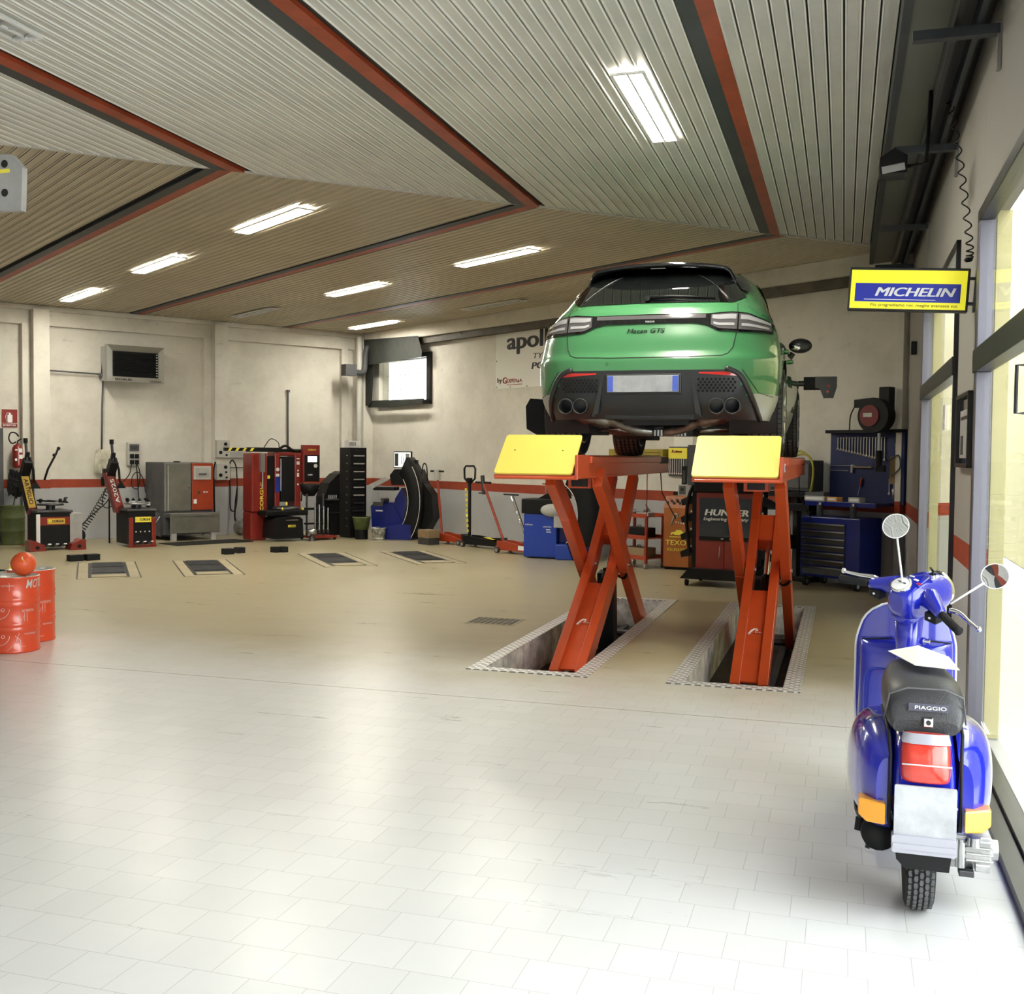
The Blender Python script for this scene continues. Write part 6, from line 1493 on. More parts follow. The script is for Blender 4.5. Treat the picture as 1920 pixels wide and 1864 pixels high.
m = MB(); m.box(-0.62, -0.10, -0.30, 0.0, 0.92, 0.98, 'black_plastic'); m.prism([(-0.72, 1.02), (-0.30, 1.18), (-0.22, 1.12), (-0.60, 0.96)], -0.34, -0.28, 'grey_paint'); m.box(-0.6, -0.35, -0.35, -0.34, 0.62, 0.70, 'dark_steel'); m.build('weight_tray', t, 0.008)
m = MB(); m.cyl((-0.40, -0.30, 0.72), (-0.40, 0.0, 0.72), 0.05, 'dark_steel', n=18); m.cyl((-0.40, -0.40, 0.72), (-0.40, -0.30, 0.72), 0.025, 'steel', n=14); m.build('shaft', t)
m = MB(); m.box(-0.22, 0.22, -0.06, 0.02, 1.34, 1.66, 'black_plastic'); sc_ = m.build('monitor', t, 0.01)
m = MB(); m.box(-0.20, 0.20, -0.065, -0.06, 1.36, 1.64, 'screen_glow'); m.box(-0.19, -0.10, -0.068, -0.065, 1.38, 1.62, 'dark_grey'); m.box(0.08, 0.18, -0.068, -0.065, 1.38, 1.62, 'grey_paint')
m.tube([(-0.02, -0.068, 1.42), (-0.03, -0.068, 1.52), (0.0, -0.068, 1.62), (0.03, -0.068, 1.52), (0.02, -0.068, 1.42)], 0.008, 'green_drum', 5); m.build('display', sc_)
m = MB(); m.tube(smooth_path([(0.45, 0, 1.2), (0.50, 0, 1.42), (0.58, 0, 1.38), (0.60, 0, 1.1)]), 0.014, 'rubber', 6); m.build('cable', t)
m = MB(); m.box(0.23, 0.36, -0.05, 0.05, 1.32, 1.50, 'black_plastic'); m.build('camera_box', t, 0.01)
m = MB(); m.cbox((-0.58, -0.055, 0.52), (0.18, 0.006, 0.025), 'white_ink'); m.build('marking', t)
# buckets
mat('bucket_mix', (0.75, 0.75, 0.72), 0.5, var=0.85, vscale=14, dirt=(0.05, 0.05, 0.05))
t = thing('bucket', 'small white paint bucket on the floor before the blue balancer', 'bucket', 'B', -17.40, 10.58, 0)
m = MB(); m.lathe([(0, 0), (0.11, 0), (0.135, 0.20), (0.145, 0.21), (0.14, 0.23), (0.12, 0.225), (0.115, 0.02)], 'bucket_mix', 28); m.build('pail', t)
m = MB(); m.tube(smooth_path([(-0.14, 0, 0.2), (-0.08, -0.12, 0.14), (0.08, -0.12, 0.14), (0.14, 0, 0.2)]), 0.004, 'steel', 5); m.build('handle', t)
t = thing('bucket', 'olive bucket on the dark stand before the tall drawer rack', 'bucket', 'A', 10.40, 17.72, 0)
m = MB(); m.lathe([(0, 0.18), (0.13, 0.18), (0.17, 0.40), (0.18, 0.42), (0.15, 0.42)], 'green_drum', 28); m.build('pail', t)
m = MB(); m.cyl((0, 0, 0), (0, 0, 0.18), 0.12, 'black_plastic', n=24); m.build('stand', t)
# jacks
def jack(name, u, v, lab, body, htop, col, shape, L_=0.7):
    t = thing(name, lab, 'jack', 'B', u, v, 0, R(8), group='trolley jacks along the back wall')
    m = MB(); m.prism([(0.0, 0.05), (0.0, 0.20), (0.15, 0.20), (L_ * .6, 0.16), (L_, 0.10), (L_, 0.05)], -0.13, -0.10, col); m.prism([(0.0, 0.05), (0.0, 0.20), (0.15, 0.20), (L_ * .6, 0.16), (L_, 0.10), (L_, 0.05)], 0.10, 0.13, col); m.box(0.02, L_ * .5, -0.10, 0.10, 0.07, 0.15, col); m.build('frame', t, 0.01)
    for x in (0.04, L_ - 0.04):
        for y in (-0.16, 0.16): m = MB(); m.cyl((x, y - 0.02, 0.05), (x, y + 0.02, 0.05), 0.05, 'dark_steel', n=18); m.cyl((x, y - 0.024, 0.05), (x, y - 0.02, 0.05), 0.03, 'steel', n=14); m.build('castor', t)
    m = MB(); m.beam((L_ * .35, 0, 0.14), (L_ - .08, 0, 0.17), 0.08, 0.05, col, up=(0, 1, 0)); m.cyl((L_ - .06, 0, 0.16), (L_ - .06, 0, 0.20), 0.06, 'dark_steel', n=18); m.build('lifting_arm', t)
    hx, hz = htop; m = MB(); m.cyl((0.05, 0, 0.16), (hx, 0.06, hz), 0.022 if col != 'black_plastic' else 0.028, col, n=12)
    if shape == 'T': m.cyl((hx - 0.17, 0.06, hz + 0.02), (hx + 0.17, 0.06, hz + 0.02), 0.018, 'black_plastic', n=10); m.cyl((hx, 0.06, hz - 0.14), (hx, 0.06, hz + 0.05), 0.06, 'box_grey' , n=14)
    elif shape == 'X': m.cyl((hx - 0.18, 0.06, hz), (hx + 0.18, 0.06, hz), 0.018, 'black_plastic', n=10); m.cyl((hx + .02, 0.06, hz - 0.2), (hx - 0.02, 0.06, hz + 0.12), 0.035, 'dark_steel', n=10); m.cyl((hx - 0.1, 0.06, hz - 0.18), (hx + .12, 0.06, hz - 0.18), 0.012, 'dark_steel', n=8)
    else: m.tube([(hx, 0.06, hz - 0.05), (hx - 0.13, 0.06, hz + 0.05), (hx - 0.14, 0.06, hz + 0.22), (hx - 0.10, 0.06, hz + 0.27), (hx + 0.10, 0.06, hz + 0.27), (hx + 0.14, 0.06, hz + 0.22), (hx + 0.13, 0.06, hz + 0.05), (hx, 0.06, hz - 0.05)], 0.018, 'black_plastic', 8); m.cbox((hx, 0.05, hz + 0.02), (0.10, 0.05, 0.08), 'black_plastic')
    m.build('handle', t); return t
jack('floor_jack', -16.20, 11.15, 'orange trolley jack with upright T handle, leftmost of the jacks', None, (-0.16, 1.28), 'orange_paint', 'T')
pj = jack('floor_jack', -15.35, 11.15, 'black trolley jack with striped upright handle and square grip', None, (-0.02, 1.14), 'black_plastic', 'D', 0.95)
m = MB()
for k in range(9): m.cyl((0.035 - k * 0.007, -0.028, 0.25 + k * 0.09), (0.030 - k * 0.007, -0.026, 0.30 + k * 0.09), 0.020, 'label_yellow', n=8)
m.build('warning_tape', pj)
m = MB(); m.cbox((0.62, -0.05, 0.175), (0.22, 0.12, 0.004), 'label_yellow', ry=0.12); m.build('sticker', pj)
t_ = jack('floor_jack', -14.10, 10.95, 'orange trolley jack with leaning T handle beside the blue machine', None, (-0.52, 1.14), 'orange_paint', 'X', 0.75)
m = MB(); m.cbox((0.60, -0.135, 0.11), (0.22, 0.006, 0.07), 'white_ink'); m.build('label_plate', t_)
m = MB(); m.tube([(-0.42, 0.12, 0.92), (0.05, 0.10, 0.15)], 0.012, 'chrome', 8); m.tube([(-0.36, 0.12, 0.92), (0.10, 0.10, 0.15)], 0.010, 'dark_steel', 8); m.cyl((-0.62, 0.12, 0.93), (-0.22, 0.12, 0.93), 0.014, 'black_plastic', n=8); m.box(-0.02, 0.18, 0.02, 0.18, 0.0, 0.15, 'dark_steel')
o = m.build('support_stand'); put(o, 'B', -14.13, 11.36); tag(o, 'thin chrome rods with a black cross handle leaning right of the orange jack', 'stand')
m = MB(); m.box(-0.16, 0.16, -0.12, 0.12, 0.0, 0.12, 'dark_grey'); m.box(-0.17, 0.17, -0.12, 0.12, 0.12, 0.26, 'wood_box'); m.box(-0.05, 0.08, -0.125, -0.12, 0.14, 0.22, 'cardboard'); o = m.build('cardboard_box', None, 0.004); put(o, 'B', -16.05, 10.80); tag(o, 'small brown box on the floor by the leftmost trolley jack', 'box')
# blue balancer behind the left lift arm
t = thing('wheel_balancer', 'bright blue wheel balancer seen behind the left lift arms', 'wheel balancer', 'B', -12.98, 10.95, 0, R(32)); t.scale = (0.85, 1, 1)
mat('bright_blue', (0.008, 0.045, 0.36), 0.35, coat=0.3)
m = MB(); m.box(-0.36, 0.28, -0.20, 0.30, 0.02, 0.70, 'bright_blue'); m.box(0.28, 0.95, -0.28, 0.25, 0.0, 0.24, 'bright_blue'); m.box(0.28, 0.80, -0.10, 0.25, 0.24, 0.60, 'blue_machine'); m.build('body', t, 0.02)
m = MB(); m.box(-0.40, 0.28, -0.22, 0.32, 0.70, 0.93, 'black_plastic'); m.prism([(-0.15, 0.93), (0.0, 1.0), (0.38, 1.10), (0.40, 0.93)], -0.05, 0.25, 'black_plastic'); m.build('top_tray', t, 0.015)
m = MB(); m.sphere((0.20, -0.24, 0.76), 1, 'grey_paint', 18, 10, (0.22, 0.05, 0.10)); m.box(0.26, 0.44, -0.30, -0.22, 0.50, 0.68, 'grey_paint'); m.build('control_panel', t)
A = [R(-60 + 125 * i / 22) for i in range(23)]
m = MB(); m.grid([[(0.28 + r_ * math.cos(a), y, 0.70 + r_ * 1.2 * math.sin(a)) for a in A] for r_, y in ((0.40, -0.26), (0.42, -0.28), (0.86, -0.28), (0.88, -0.2), (0.88, 0.12))], 'black_plastic'); gd = m.build('wheel_guard', t)
m = MB(); m.tube([(0.28 + 0.42 * math.cos(a), -0.285, 0.70 + 0.42 * 1.2 * math.sin(a)) for a in A], 0.007, 'white_ink', 6); m.build('guard_edge', gd)
m = MB(); m.text('GEODYNA', 'white_ink', 0.10, -0.203, 0.50, 0.03, width=0.16, ext=.002); m.cbox((0.12, -0.203, 0.455), (0.08, 0.004, 0.016), 'white_ink'); m.cbox((0.13, -0.203, 0.42), (0.09, 0.004, 0.014), 'white_ink'); m.text('hofmann', 'white_ink', -0.25, -0.203, 0.53, 0.04, width=0.14, ext=.002); m.build('lettering', t)
m = MB(); m.cyl((-0.05, 0.1, 0.93), (-0.05, 0.1, 1.16), 0.010, 'steel', n=8); m.cyl((-0.12, 0.1, 1.16), (0.04, 0.1, 1.16), 0.008, 'red_paint', n=8); m.build('rod', t)
# red tool trolley
t = thing('tool_trolley', 'red three-shelf tool trolley behind the left lift', 'trolley', 'B', -11.15, 11.2, 0)
for z, lab in ((0.16, 'shelf'), (0.45, 'shelf'), (0.76, 'shelf')): m = MB(); m.box(-0.30, 0.30, -0.18, 0.18, z - 0.02, z - 0.01, 'orange_paint'); m.box(-0.30, 0.30, -0.19, -0.18, z - 0.03, z + 0.03, 'orange_paint'); m.box(-0.30, 0.30, 0.18, 0.19, z - 0.03, z + 0.03, 'orange_paint'); m.build(lab, t)
for x, y in ((-0.29, -0.17), (0.29, -0.17), (-0.29, 0.17), (0.29, 0.17)): m = MB(); m.cbox((x, y, 0.42), (0.035, 0.035, 0.68), 'red_paint'); m.build('post', t); m = MB(); m.cyl((x - 0.012, y, 0.04), (x + 0.012, y, 0.04), 0.04, 'steel', n=14); m.build('castor', t)
for k, (x, z, s_, mt, nm, lab) in enumerate(((0.10, 0.76, (0.24, 0.14, 0.05), 'grey_paint', 'metal_tray', 'pale metal tray on the top shelf of the red trolley'), (-0.14, 0.76, (0.2, 0.16, 0.05), 'dark_steel', 'tool_case', 'dark tool case on the top shelf of the red trolley'), (-0.02, 0.45, (0.42, 0.24, 0.14), 'black_plastic', 'tool_case', 'black case on the middle shelf of the red trolley'), (-0.02, 0.16, (0.44, 0.24, 0.14), 'wood_box', 'tool_case', 'brown metal case on the bottom shelf of the red trolley'))):
    m = MB(); m.box(-s_[0] / 2, s_[0] / 2, -s_[1] / 2, s_[1] / 2, 0, s_[2], mt); m.tube([(-0.04, 0, s_[2]), (-0.03, 0, s_[2] + 0.03), (0.03, 0, s_[2] + 0.03), (0.04, 0, s_[2])], 0.005, 'black_plastic', 5)
    o = m.build(nm, None, 0.006); put(o, 'B', -11.15 + x, 11.2, z - 0.009); tag(o, lab, 'tray' if nm == 'metal_tray' else 'case')
m = MB()
for k in range(4): m.tube([(0.02 * k - .03, 0.02 * k, 0.004), (0.06 - 0.03 * k, 0.03, 0.05 + 0.02 * k)], 0.006, 'dark_steel', 5)
o = m.build('hand_tools'); put(o, 'B', -11.05, 11.2, 0.80); tag(o, 'small loose tools lying on the pale metal tray', 'tools', None, 'stuff')
# lift console
t = thing('lift_console', 'orange lift control console with TEXO lettering and knobs', 'control console', 'B', -10.66, 11.52, 0, R(25)); t.scale = (0.80, 1, 1)
m = MB(); m.prism([(-0.20, 0.04), (0.30, 0.04), (0.30, 1.05), (-0.12, 1.05), (-0.20, 0.88)], 0, 0.46, 'console_orange', 'YZ'); m.T = Matrix.Identity(4)
m.v = [(x - 0.23, y, z) for x, y, z in m.v]; m.box(-0.22, 0.22, -0.17, 0.28, 0.0, 0.05, 'black_plastic'); m.build('housing', t, 0.008)
for k in range(7): m = MB(); x = -0.17 + 0.055 * k; yy, zz = -0.165 - 0.0, 0.965 + (0.02 if k % 2 else -0.02); m.cyl((x, yy + 0.01, zz), (x, yy - 0.02, zz + 0.012), 0.02, 'black_plastic' if k != 1 else 'red_paint', n=12); m.build('knob', t)
m = MB()
m.tube([(-0.09, -0.203, 0.64), (-0.03, -0.203, 0.79), (0.02, -0.203, 0.80), (0.03, -0.203, 0.74)], 0.016, 'box_grey', 6)
for k in range(4): m.cbox((0.0 + k * 0.045, -0.203, 0.68 - 0.005 * k), (0.02, 0.004, 0.02), 'white_ink')
m.prism([(-0.10, 0.50), (-0.08, 0.535), (-0.02, 0.54), (0.01, 0.57), (0.09, 0.57), (0.13, 0.54), (0.17, 0.535), (0.18, 0.50)], -0.206, -0.20, 'label_yellow')
for x in (-0.05, 0.12): m.cyl((x, -0.203, 0.50), (x, -0.208, 0.50), 0.018, 'console_orange', n=12)
m.box(-0.12, 0.20, -0.205, -0.20, 0.465, 0.475, 'label_yellow'); m.text('TEXO', 'label_yellow', 0.0, -0.203, 0.39, 0.10, width=0.38, bold=0.01); m.text('SOLLEVATORI', 'label_yellow', 0.02, -0.203, 0.29, 0.06, width=0.36, bold=0.01); m.build('logo', t)
t = thing('radio', 'small grey radio cassette player on top of the orange console', 'radio', 'B', -10.60, 11.58, 1.052, R(25))
m = MB(); m.box(-0.12, 0.14, -0.05, 0.05, 0, 0.16, 'box_grey'); m.box(-0.10, -0.005, -0.056, -0.05, 0.02, 0.14, 'grey_side'); m.box(0.01, 0.13, -0.055, -0.05, 0.015, 0.145, 'grey_paint'); m.box(-0.075, -0.03, -0.06, -0.056, 0.07, 0.11, 'black_ink'); m.build('case', t, 0.005)
m = MB(); m.box(-0.035, 0.035, -0.03, 0.02, 0, 0.26, 'black_plastic'); m.box(-0.02, 0.02, -0.034, -0.03, 0.02, 0.2, 'dark_steel'); o = m.build('handset', None, 0.01); put(o, 'B', -10.65, 11.58, 1.214, R(25)); tag(o, 'black handset standing upright on the small grey radio', 'handset')
m = MB(); m.box(-0.10, 0.08, -0.04, 0.04, 0, 0.05, 'black_plastic'); o = m.build('remote_box', None, 0.01); put(o, 'B', -10.80, 11.66, 1.052, R(25)); tag(o, 'flat black box left of the radio on the orange console', 'box')
# red alignment cabinet
t = thing('alignment_cabinet', 'red alignment cabinet with white HUNTER lettering and two doors', 'cabinet', 'B', -8.90, 10.45, 0, R(25)); t.scale = (0.78, 1, 1)
mat('cab_red', (0.25, 0.022, 0.011), 0.4, coat=0.2)
m = MB(); m.box(-0.46, 0.46, -0.10, 0.45, 0.14, 1.17, 'cab_red'); m.build('housing', t, 0.01)
m = MB(); m.box(-0.40, 0.42, -0.112, -0.10, 0.62, 1.10, 'black_gloss'); m.box(-0.40, 0.42, -0.116, -0.10, 0.57, 0.62, 'black_plastic'); sp_ = m.build('screen_panel', t)
m = MB(); m.text('HUNTER', 'white_ink', 0.04, -0.114, 0.92, 0.11, width=0.70, bold=0.05, shear=0.2); m.text('Engineering Company', 'white_ink', 0.03, -0.114, 0.835, 0.055, width=0.72, bold=0.02, shear=0.15); m.text('DSP', 'white_ink', -0.02, -0.118, 0.595, 0.02, width=0.04, bold=.03); m.text('Hunter', 'white_ink', 0.14, -0.118, 0.595, 0.02, width=0.09, bold=.03); m.build('lettering', sp_)
for x0, x1 in ((-0.41, 0.005), (0.015, 0.43)): m = MB(); m.box(x0, x1, -0.112, -0.10, 0.16, 0.56, 'cab_red'); m.build('door', t, 0.004)
m = MB(); m.tube([(-0.06, -0.115, 0.50), (-0.07, -0.115, 0.36)], 0.006, 'white_ink', 5); m.build('keys', t)
m = MB(); m.box(-0.50, 0.50, -0.14, 0.46, 1.17, 1.33, 'black_plastic'); m.box(-0.30, 0.05, -0.05, 0.2, 1.33, 1.38, 'black_plastic'); m.build('top', t, 0.02)
m = MB(); m.prism([(-0.66, 0.09), (-0.52, 0.22), (0.52, 0.22), (0.60, 0.09)], -0.25, 0.45, 'black_plastic'); m.build('base', t, 0.01)
for x, y in ((-0.56, -0.2), (0.5, -0.2), (-0.56, 0.4), (0.5, 0.4)): m = MB(); m.cyl((x - 0.02, y, 0.045), (x + 0.02, y, 0.045), 0.045, 'rubber', n=16); m.cbox((x, y, 0.085), (0.05, 0.05, 0.03), 'steel'); m.build('castor', t)
for s_, nn in ((-1, 4), (1, 4)):
    m = MB(); m.box(s_ * 0.53 - 0.04, s_ * 0.53 + 0.04, 0.0, 0.3, 0.25, 1.2, 'black_plastic'); rk = m.build('hanging_rack', t, 0.01)
    for k in range(4): m = MB(); z = 0.36 + k * 0.22; m.prism([(s_ * 0.56, z), (s_ * 0.74, z - 0.03), (s_ * 0.76, z + 0.04), (s_ * 0.66, z + 0.08), (s_ * 0.56, z + 0.10)], 0.0, 0.08, 'black_plastic'); m.cyl((s_ * 0.58, -0.005, z + 0.12), (s_ * 0.58, 0.0, z + 0.12), 0.014, 'white_ink', n=10); m.build('clamp_hook', rk)
m = MB(); m.tube(smooth_path([(-0.55, 0.0, 1.25), (-0.62, -0.02, 1.1), (-0.66, 0, 0.8), (-0.6, 0, 0.4)]), 0.03, 'black_plastic', 8); m.build('cable_loom', t)
m = MB(); m.box(-0.45, 0.10, -0.02, 0.03, 0.55, 1.12, 'dark_grey'); m.box(-0.36, -0.30, -0.024, -0.02, 0.70, 1.0, 'dark_steel')
o = m.build('monitor', None, 0.008); put(o, 'B', -10.10, 11.55, 0.66); tag(o, 'large dark flat monitor behind the right yellow flap', 'monitor')
for x, z, lab in ((-9.85, 1.14, 'white paper sheet on the back wall left of the centre lift arm'), (-9.45, 1.15, 'white paper sheet on the back wall right of the centre lift arm')): m = MB(); m.box(-0.15, 0.15, -0.004, 0.0, 0, 0.22, 'paper'); o = m.build('paper_sheet'); put(o, 'B', x, WB - 0.005, z); tag(o, lab, 'paper')
m = MB(); m.box(-0.20, 0.18, -0.004, 0.0, 0, 0.42, 'paper'); o = m.build('paper_sheet'); put(o, 'B', -11.0, WB - 0.005, 1.62); tag(o, 'white paper sheet on the back wall above the small tool display', 'paper')
# tool display boards (yellow)
t = thing('tool_display', 'yellow and grey spanner display board left of the monitor', 'tool display', 'B', -11.10, WB - 0.02, 1.32)
m = MB(); m.box(-0.17, 0.20, -0.02, 0, 0, 0.44, 'grey_side'); m.box(-0.17, 0.20, -0.03, -0.02, 0.26, 0.42, 'label_yellow'); m.text('Koken', 'red_paint', 0.0, -0.033, 0.37, 0.06, width=0.20, bold=0.02, shear=.2); m.build('board', t)
for k in range(7): m = MB(); x = -0.12 + k * 0.045; m.cyl((x, -0.04, 0.05), (x, -0.04, 0.26), 0.008, 'chrome', n=8); m.cyl((x, -0.045, 0.04), (x, -0.035, 0.04), 0.016, 'chrome', n=10); m.build('spanner', t)
m = MB(); m.box(-0.62, 0.55, -0.10, 0.02, 0, 0.15, 'mustard') if mat('mustard', (0.35, 0.27, 0.03), 0.6, var=0.3) else 0; m.box(-0.5, 0.5, -0.105, -0.10, 0.05, 0.06, 'dark_ink'); m.box(-0.5, 0.5, -0.105, -0.10, 0.09, 0.10, 'dark_ink'); o = m.build('ratchet_case', None, 0.01); put(o, 'B', -11.85, WB - 0.04, 1.57); tag(o, 'long mustard yellow rack on the back wall behind the front wheel', 'rack')
# dark test bench right of the lift
t = thing('test_bench', 'dark grey bench press standing behind the right lift', 'bench', 'B', -8.84, 11.72, 0)
m = MB(); m.box(-0.32, 0.32, -0.10, 0.18, 1.18, 1.58, 'dark_grey'); m.box(-0.33, 0.30, -0.115, -0.10, 1.22, 1.54, 'grey_side'); m.build('box', t, 0.01)
m = MB(); m.box(-0.34, 0.32, -0.12, 0.18, 1.10, 1.17, 'black_plastic'); m.box(-0.34, 0.32, -0.12, 0.18, 0.92, 1.02, 'black_plastic')
for x in (-0.20, -0.02, 0.24): m.box(x, x + 0.07, 0.0, 0.1, 0.0, 1.1, 'dark_grey')
m.box(-0.34, 0.32, -0.1, 0.18, 0, 0.06, 'black_plastic'); m.build('frame', t, 0.006)
m = MB(); m.prism([(-0.30, 0.74), (-0.22, 0.80), (0.0, 0.80), (0.02, 0.60), (-0.10, 0.60), (-0.10, 0.72)], -0.2, -0.08, 'black_plastic'); m.box(-0.12, 0.05, -0.15, 0.0, 0.42, 0.60, 'black_plastic'); m.build('vice', t, 0.01)
mat('hose_yellow', (0.40, 0.36, 0.04), 0.5)
m = MB(); m.tube(smooth_path([(-0.05, -0.05, 1.60), (0.2, -0.12, 1.66), (0.36, -0.15, 1.60), (0.40, -0.15, 1.4), (0.34, -0.14, 1.1)]), 0.014, 'hose_yellow', 8); m.tube(smooth_path([(-0.1, -0.05, 1.60), (0.15, -0.1, 1.70), (0.36, -0.12, 1.55), (0.36, -0.12, 1.2)]), 0.014, 'hose_yellow', 8); m.build('yellow_hose', t)
# tool board with spanners, workbench below
t = thing('tool_board', 'dark blue tool board on the back wall, hung with spanners', 'tool board', 'B', -7.86, WB - 0.01, 1.05)
m = MB(); m.box(-0.56, 0.53, -0.03, 0, 0.0, 0.92, 'tool_blue'); m.box(-0.57, 0.54, -0.14, 0, 0.88, 0.92, 'black_plastic'); m.box(0.50, 0.54, -0.10, 0, 0.0, 0.92, 'tool_blue'); m.build('panel', t)
m = MB(); m.box(-0.62, 0.40, -0.46, 0.0, -0.02, 0.02, 'tool_blue'); m.box(-0.62, 0.40, -0.47, -0.45, -0.04, 0.02, 'blue_machine'); m.box(-0.62, 0.40, -0.465, -0.45, -0.03, 0.02, 'blue_machine'); m.build('shelf', t, 0.005)
m = MB(); m.box(-0.56, -0.28, -0.05, -0.045, 0.40, 0.408, 'steel'); m.box(-0.55, -0.18, -0.05, -0.045, 0.465, 0.472, 'steel'); m.build('rail', t)
ORD = 'first second third fourth fifth sixth seventh eighth ninth tenth eleventh twelfth thirteenth fourteenth fifteenth sixteenth seventeenth'.split()
def spanner(L_):
    root = bpy.data.objects.new('spanner', None); COL.objects.link(root)
    m = MB(); m.box(-0.006, 0.006, -0.004, 0.004, -L_, 0, 'chrome'); m.build('shank', root)
    m = MB(); m.lathe([(0.006, -0.005), (0.013, -0.005), (0.013, 0.005), (0.006, 0.005)], 'chrome', 14, 'Y'); m.build('ring_end', root)
    m = MB(); m.prism([(-0.008, -L_ + .01), (-0.017, -L_ - 0.012), (-0.010, -L_ - 0.03), (-0.004, -L_ - 0.012), (0.004, -L_ - 0.012), (0.010, -L_ - 0.03), (0.017, -L_ - 0.012), (0.008, -L_ + .01)], -0.005, 0.005, 'chrome'); m.build('open_end', root); return root
for k in range(17):
    o = spanner(0.13 + 0.0085 * k); put(o, 'B', -8.30 + k * 0.042, WB - 0.055, 1.87, 0)
    tag(o, 'chrome spanner in the row on the blue tool board, %s from the left' % ORD[k], 'spanner', 'row of spanners on the blue tool board')
for k, (x, z, L_) in enumerate(((-7.35, 1.87, 0.40), (-7.55, 1.35, 0.16), (-7.49, 1.34, 0.15))):
    o = spanner(L_); put(o, 'B', x, WB - 0.055, z); tag(o, ['long chrome spanner at the right end of the blue tool board', 'left short spanner low on the right half of the blue tool board', 'right short spanner low on the right half of the blue tool board'][k], 'spanner')
m = MB(); m.cyl((0, 0, 0), (0, 0, -0.22), 0.020, 'steel', n=14); m.cyl((0, 0, -0.22), (0.0, 0, -0.42), 0.04, 'black_plastic', n=14); m.cbox((0.03, 0, -0.44), (0.12, 0.05, 0.08), 'black_plastic'); o = m.build('impact_wrench', None, 0.004); put(o, 'B', -7.60, 11.72, 1.93); tag(o, 'air wrench with bright steel shaft hanging in front of the tool board', 'air wrench')
for k, (x, z, L_, nm, lab) in enumerate(((-7.47, 1.80, 0.30, 'pliers', 'long pliers hanging right of the air wrench on the tool board'), (-7.50, 1.25, 0.12, 'pliers', 'short pliers low on the right of the tool board'))):
    m = MB(); m.tube([(-0.012, 0, 0), (0.006, 0, -L_ * .6), (-0.004, 0, -L_)], 0.007, 'steel', 6); m.tube([(0.012, 0, 0), (-0.006, 0, -L_ * .6), (0.004, 0, -L_)], 0.007, 'steel', 6)
    o = m.build(nm); put(o, 'B', x, WB - 0.055, z); tag(o, lab, 'pliers')
t = thing('hammer', 'hammer with pale handle lying level on the blue tool board', 'hammer', 'B', -7.95, WB - 0.06, 1.50)
m = MB(); m.cyl((-0.11, 0, 0), (0.15, 0, 0.0), 0.012, 'wood_box', n=10); m.build('handle', t); m = MB(); m.cbox((-0.13, 0, -0.02), (0.03, 0.03, 0.10), 'steel'); m.build('head', t, 0.003)
t = thing('screwdriver', 'screwdriver with orange handle hanging on the blue tool board', 'screwdriver', 'B', -7.96, WB - 0.06, 1.26)
m = MB(); m.cyl((0, 0, 0), (0.02, 0, 0.10), 0.014, 'orange_paint', n=10); m.build('handle', t); m = MB(); m.cyl((0, 0, 0), (-0.03, 0, -0.12), 0.004, 'steel', n=6); m.build('blade', t)
for x, w_, h_, mt, lab in ((-8.36, 0.30, 0.06, 'box_grey', 'pale flat box on the bench shelf under the tool board, leftmost'), (-8.10, 0.15, 0.055, 'carton_orange', 'small orange and white carton on the bench shelf'), (-7.78, 0.16, 0.06, 'box_grey', 'small grey carton on the bench shelf, rightmost')):
    if 'carton_orange' not in MATS: mat('carton_orange', (0.75, 0.35, 0.10), 0.7)
    m = MB(); m.box(-w_ / 2, w_ / 2, -0.06, 0.06, 0, h_, mt); m.box(-w_ / 2 + .02, w_ / 2 - .02, -0.062, -0.06, 0.015, h_ - .015, 'white_ink'); o = m.build('carton', None, 0.003); put(o, 'B', x, 11.55, 1.07); tag(o, lab, 'carton')
m = MB(); m.box(-0.14, 0.14, -0.06, 0.06, 0, 0.05, 'grey_side'); o = m.build('carton', None, 0.003); put(o, 'B', -8.36, 11.55, 1.131); tag(o, 'darker grey carton stacked on the pale flat box on the bench shelf', 'carton')
# hose reel
t = thing('hose_reel', 'round dark red hose reel above the blue tool board', 'hose reel', 'B', -7.58, 11.60, 2.13)
m = MB(); m.cyl((0, -0.06, 0), (0, 0.10, 0), 0.21, 'black_plastic', n=40); m.build('drum', t, 0.01); m = MB(); m.cyl((-0.04, -0.075, 0.0), (-0.04, -0.06, 0.0), 0.13, 'dark_red', n=32) if mat('dark_red', (0.16, 0.012, 0.012), 0.5) else 0; m.cbox((-0.06, -0.078, 0.01), (0.12, 0.005, 0.05), 'box_grey'); m.build('cover', t)
m = MB(); m.prism([(-0.27, 0.10), (-0.27, 0.20), (0.0, 0.22), (0.0, 0.12)], -0.05, 0.05, 'black_plastic'); m.box(0.0, 0.14, 0.06, 0.19, 0.0, 0.35, 'black_plastic'); m.build('bracket', t, 0.008)
m = MB(); m.tube(smooth_path([(-0.27, -0.03, 0.12), (-0.33, -0.03, 0.0), (-0.34, -0.03, -0.18)]), 0.008, 'rubber', 6); m.build('hose_end', t)
m = MB(); m.box(-0.07, 0.07, -0.02, 0.05, 0, 0.34, 'wood_box'); m.tube(smooth_path([(-0.06, -0.04, 0.3), (0.06, -0.04, 0.35), (0.08, -0.04, 0.2), (-0.04, -0.04, 0.1)]), 0.01, 'grey_side', 6); o = m.build('wall_clipboard'); put(o, 'B', -7.44, WB - 0.10, 1.30); tag(o, 'tan board with a cable on the far right of the tool wall', 'board')
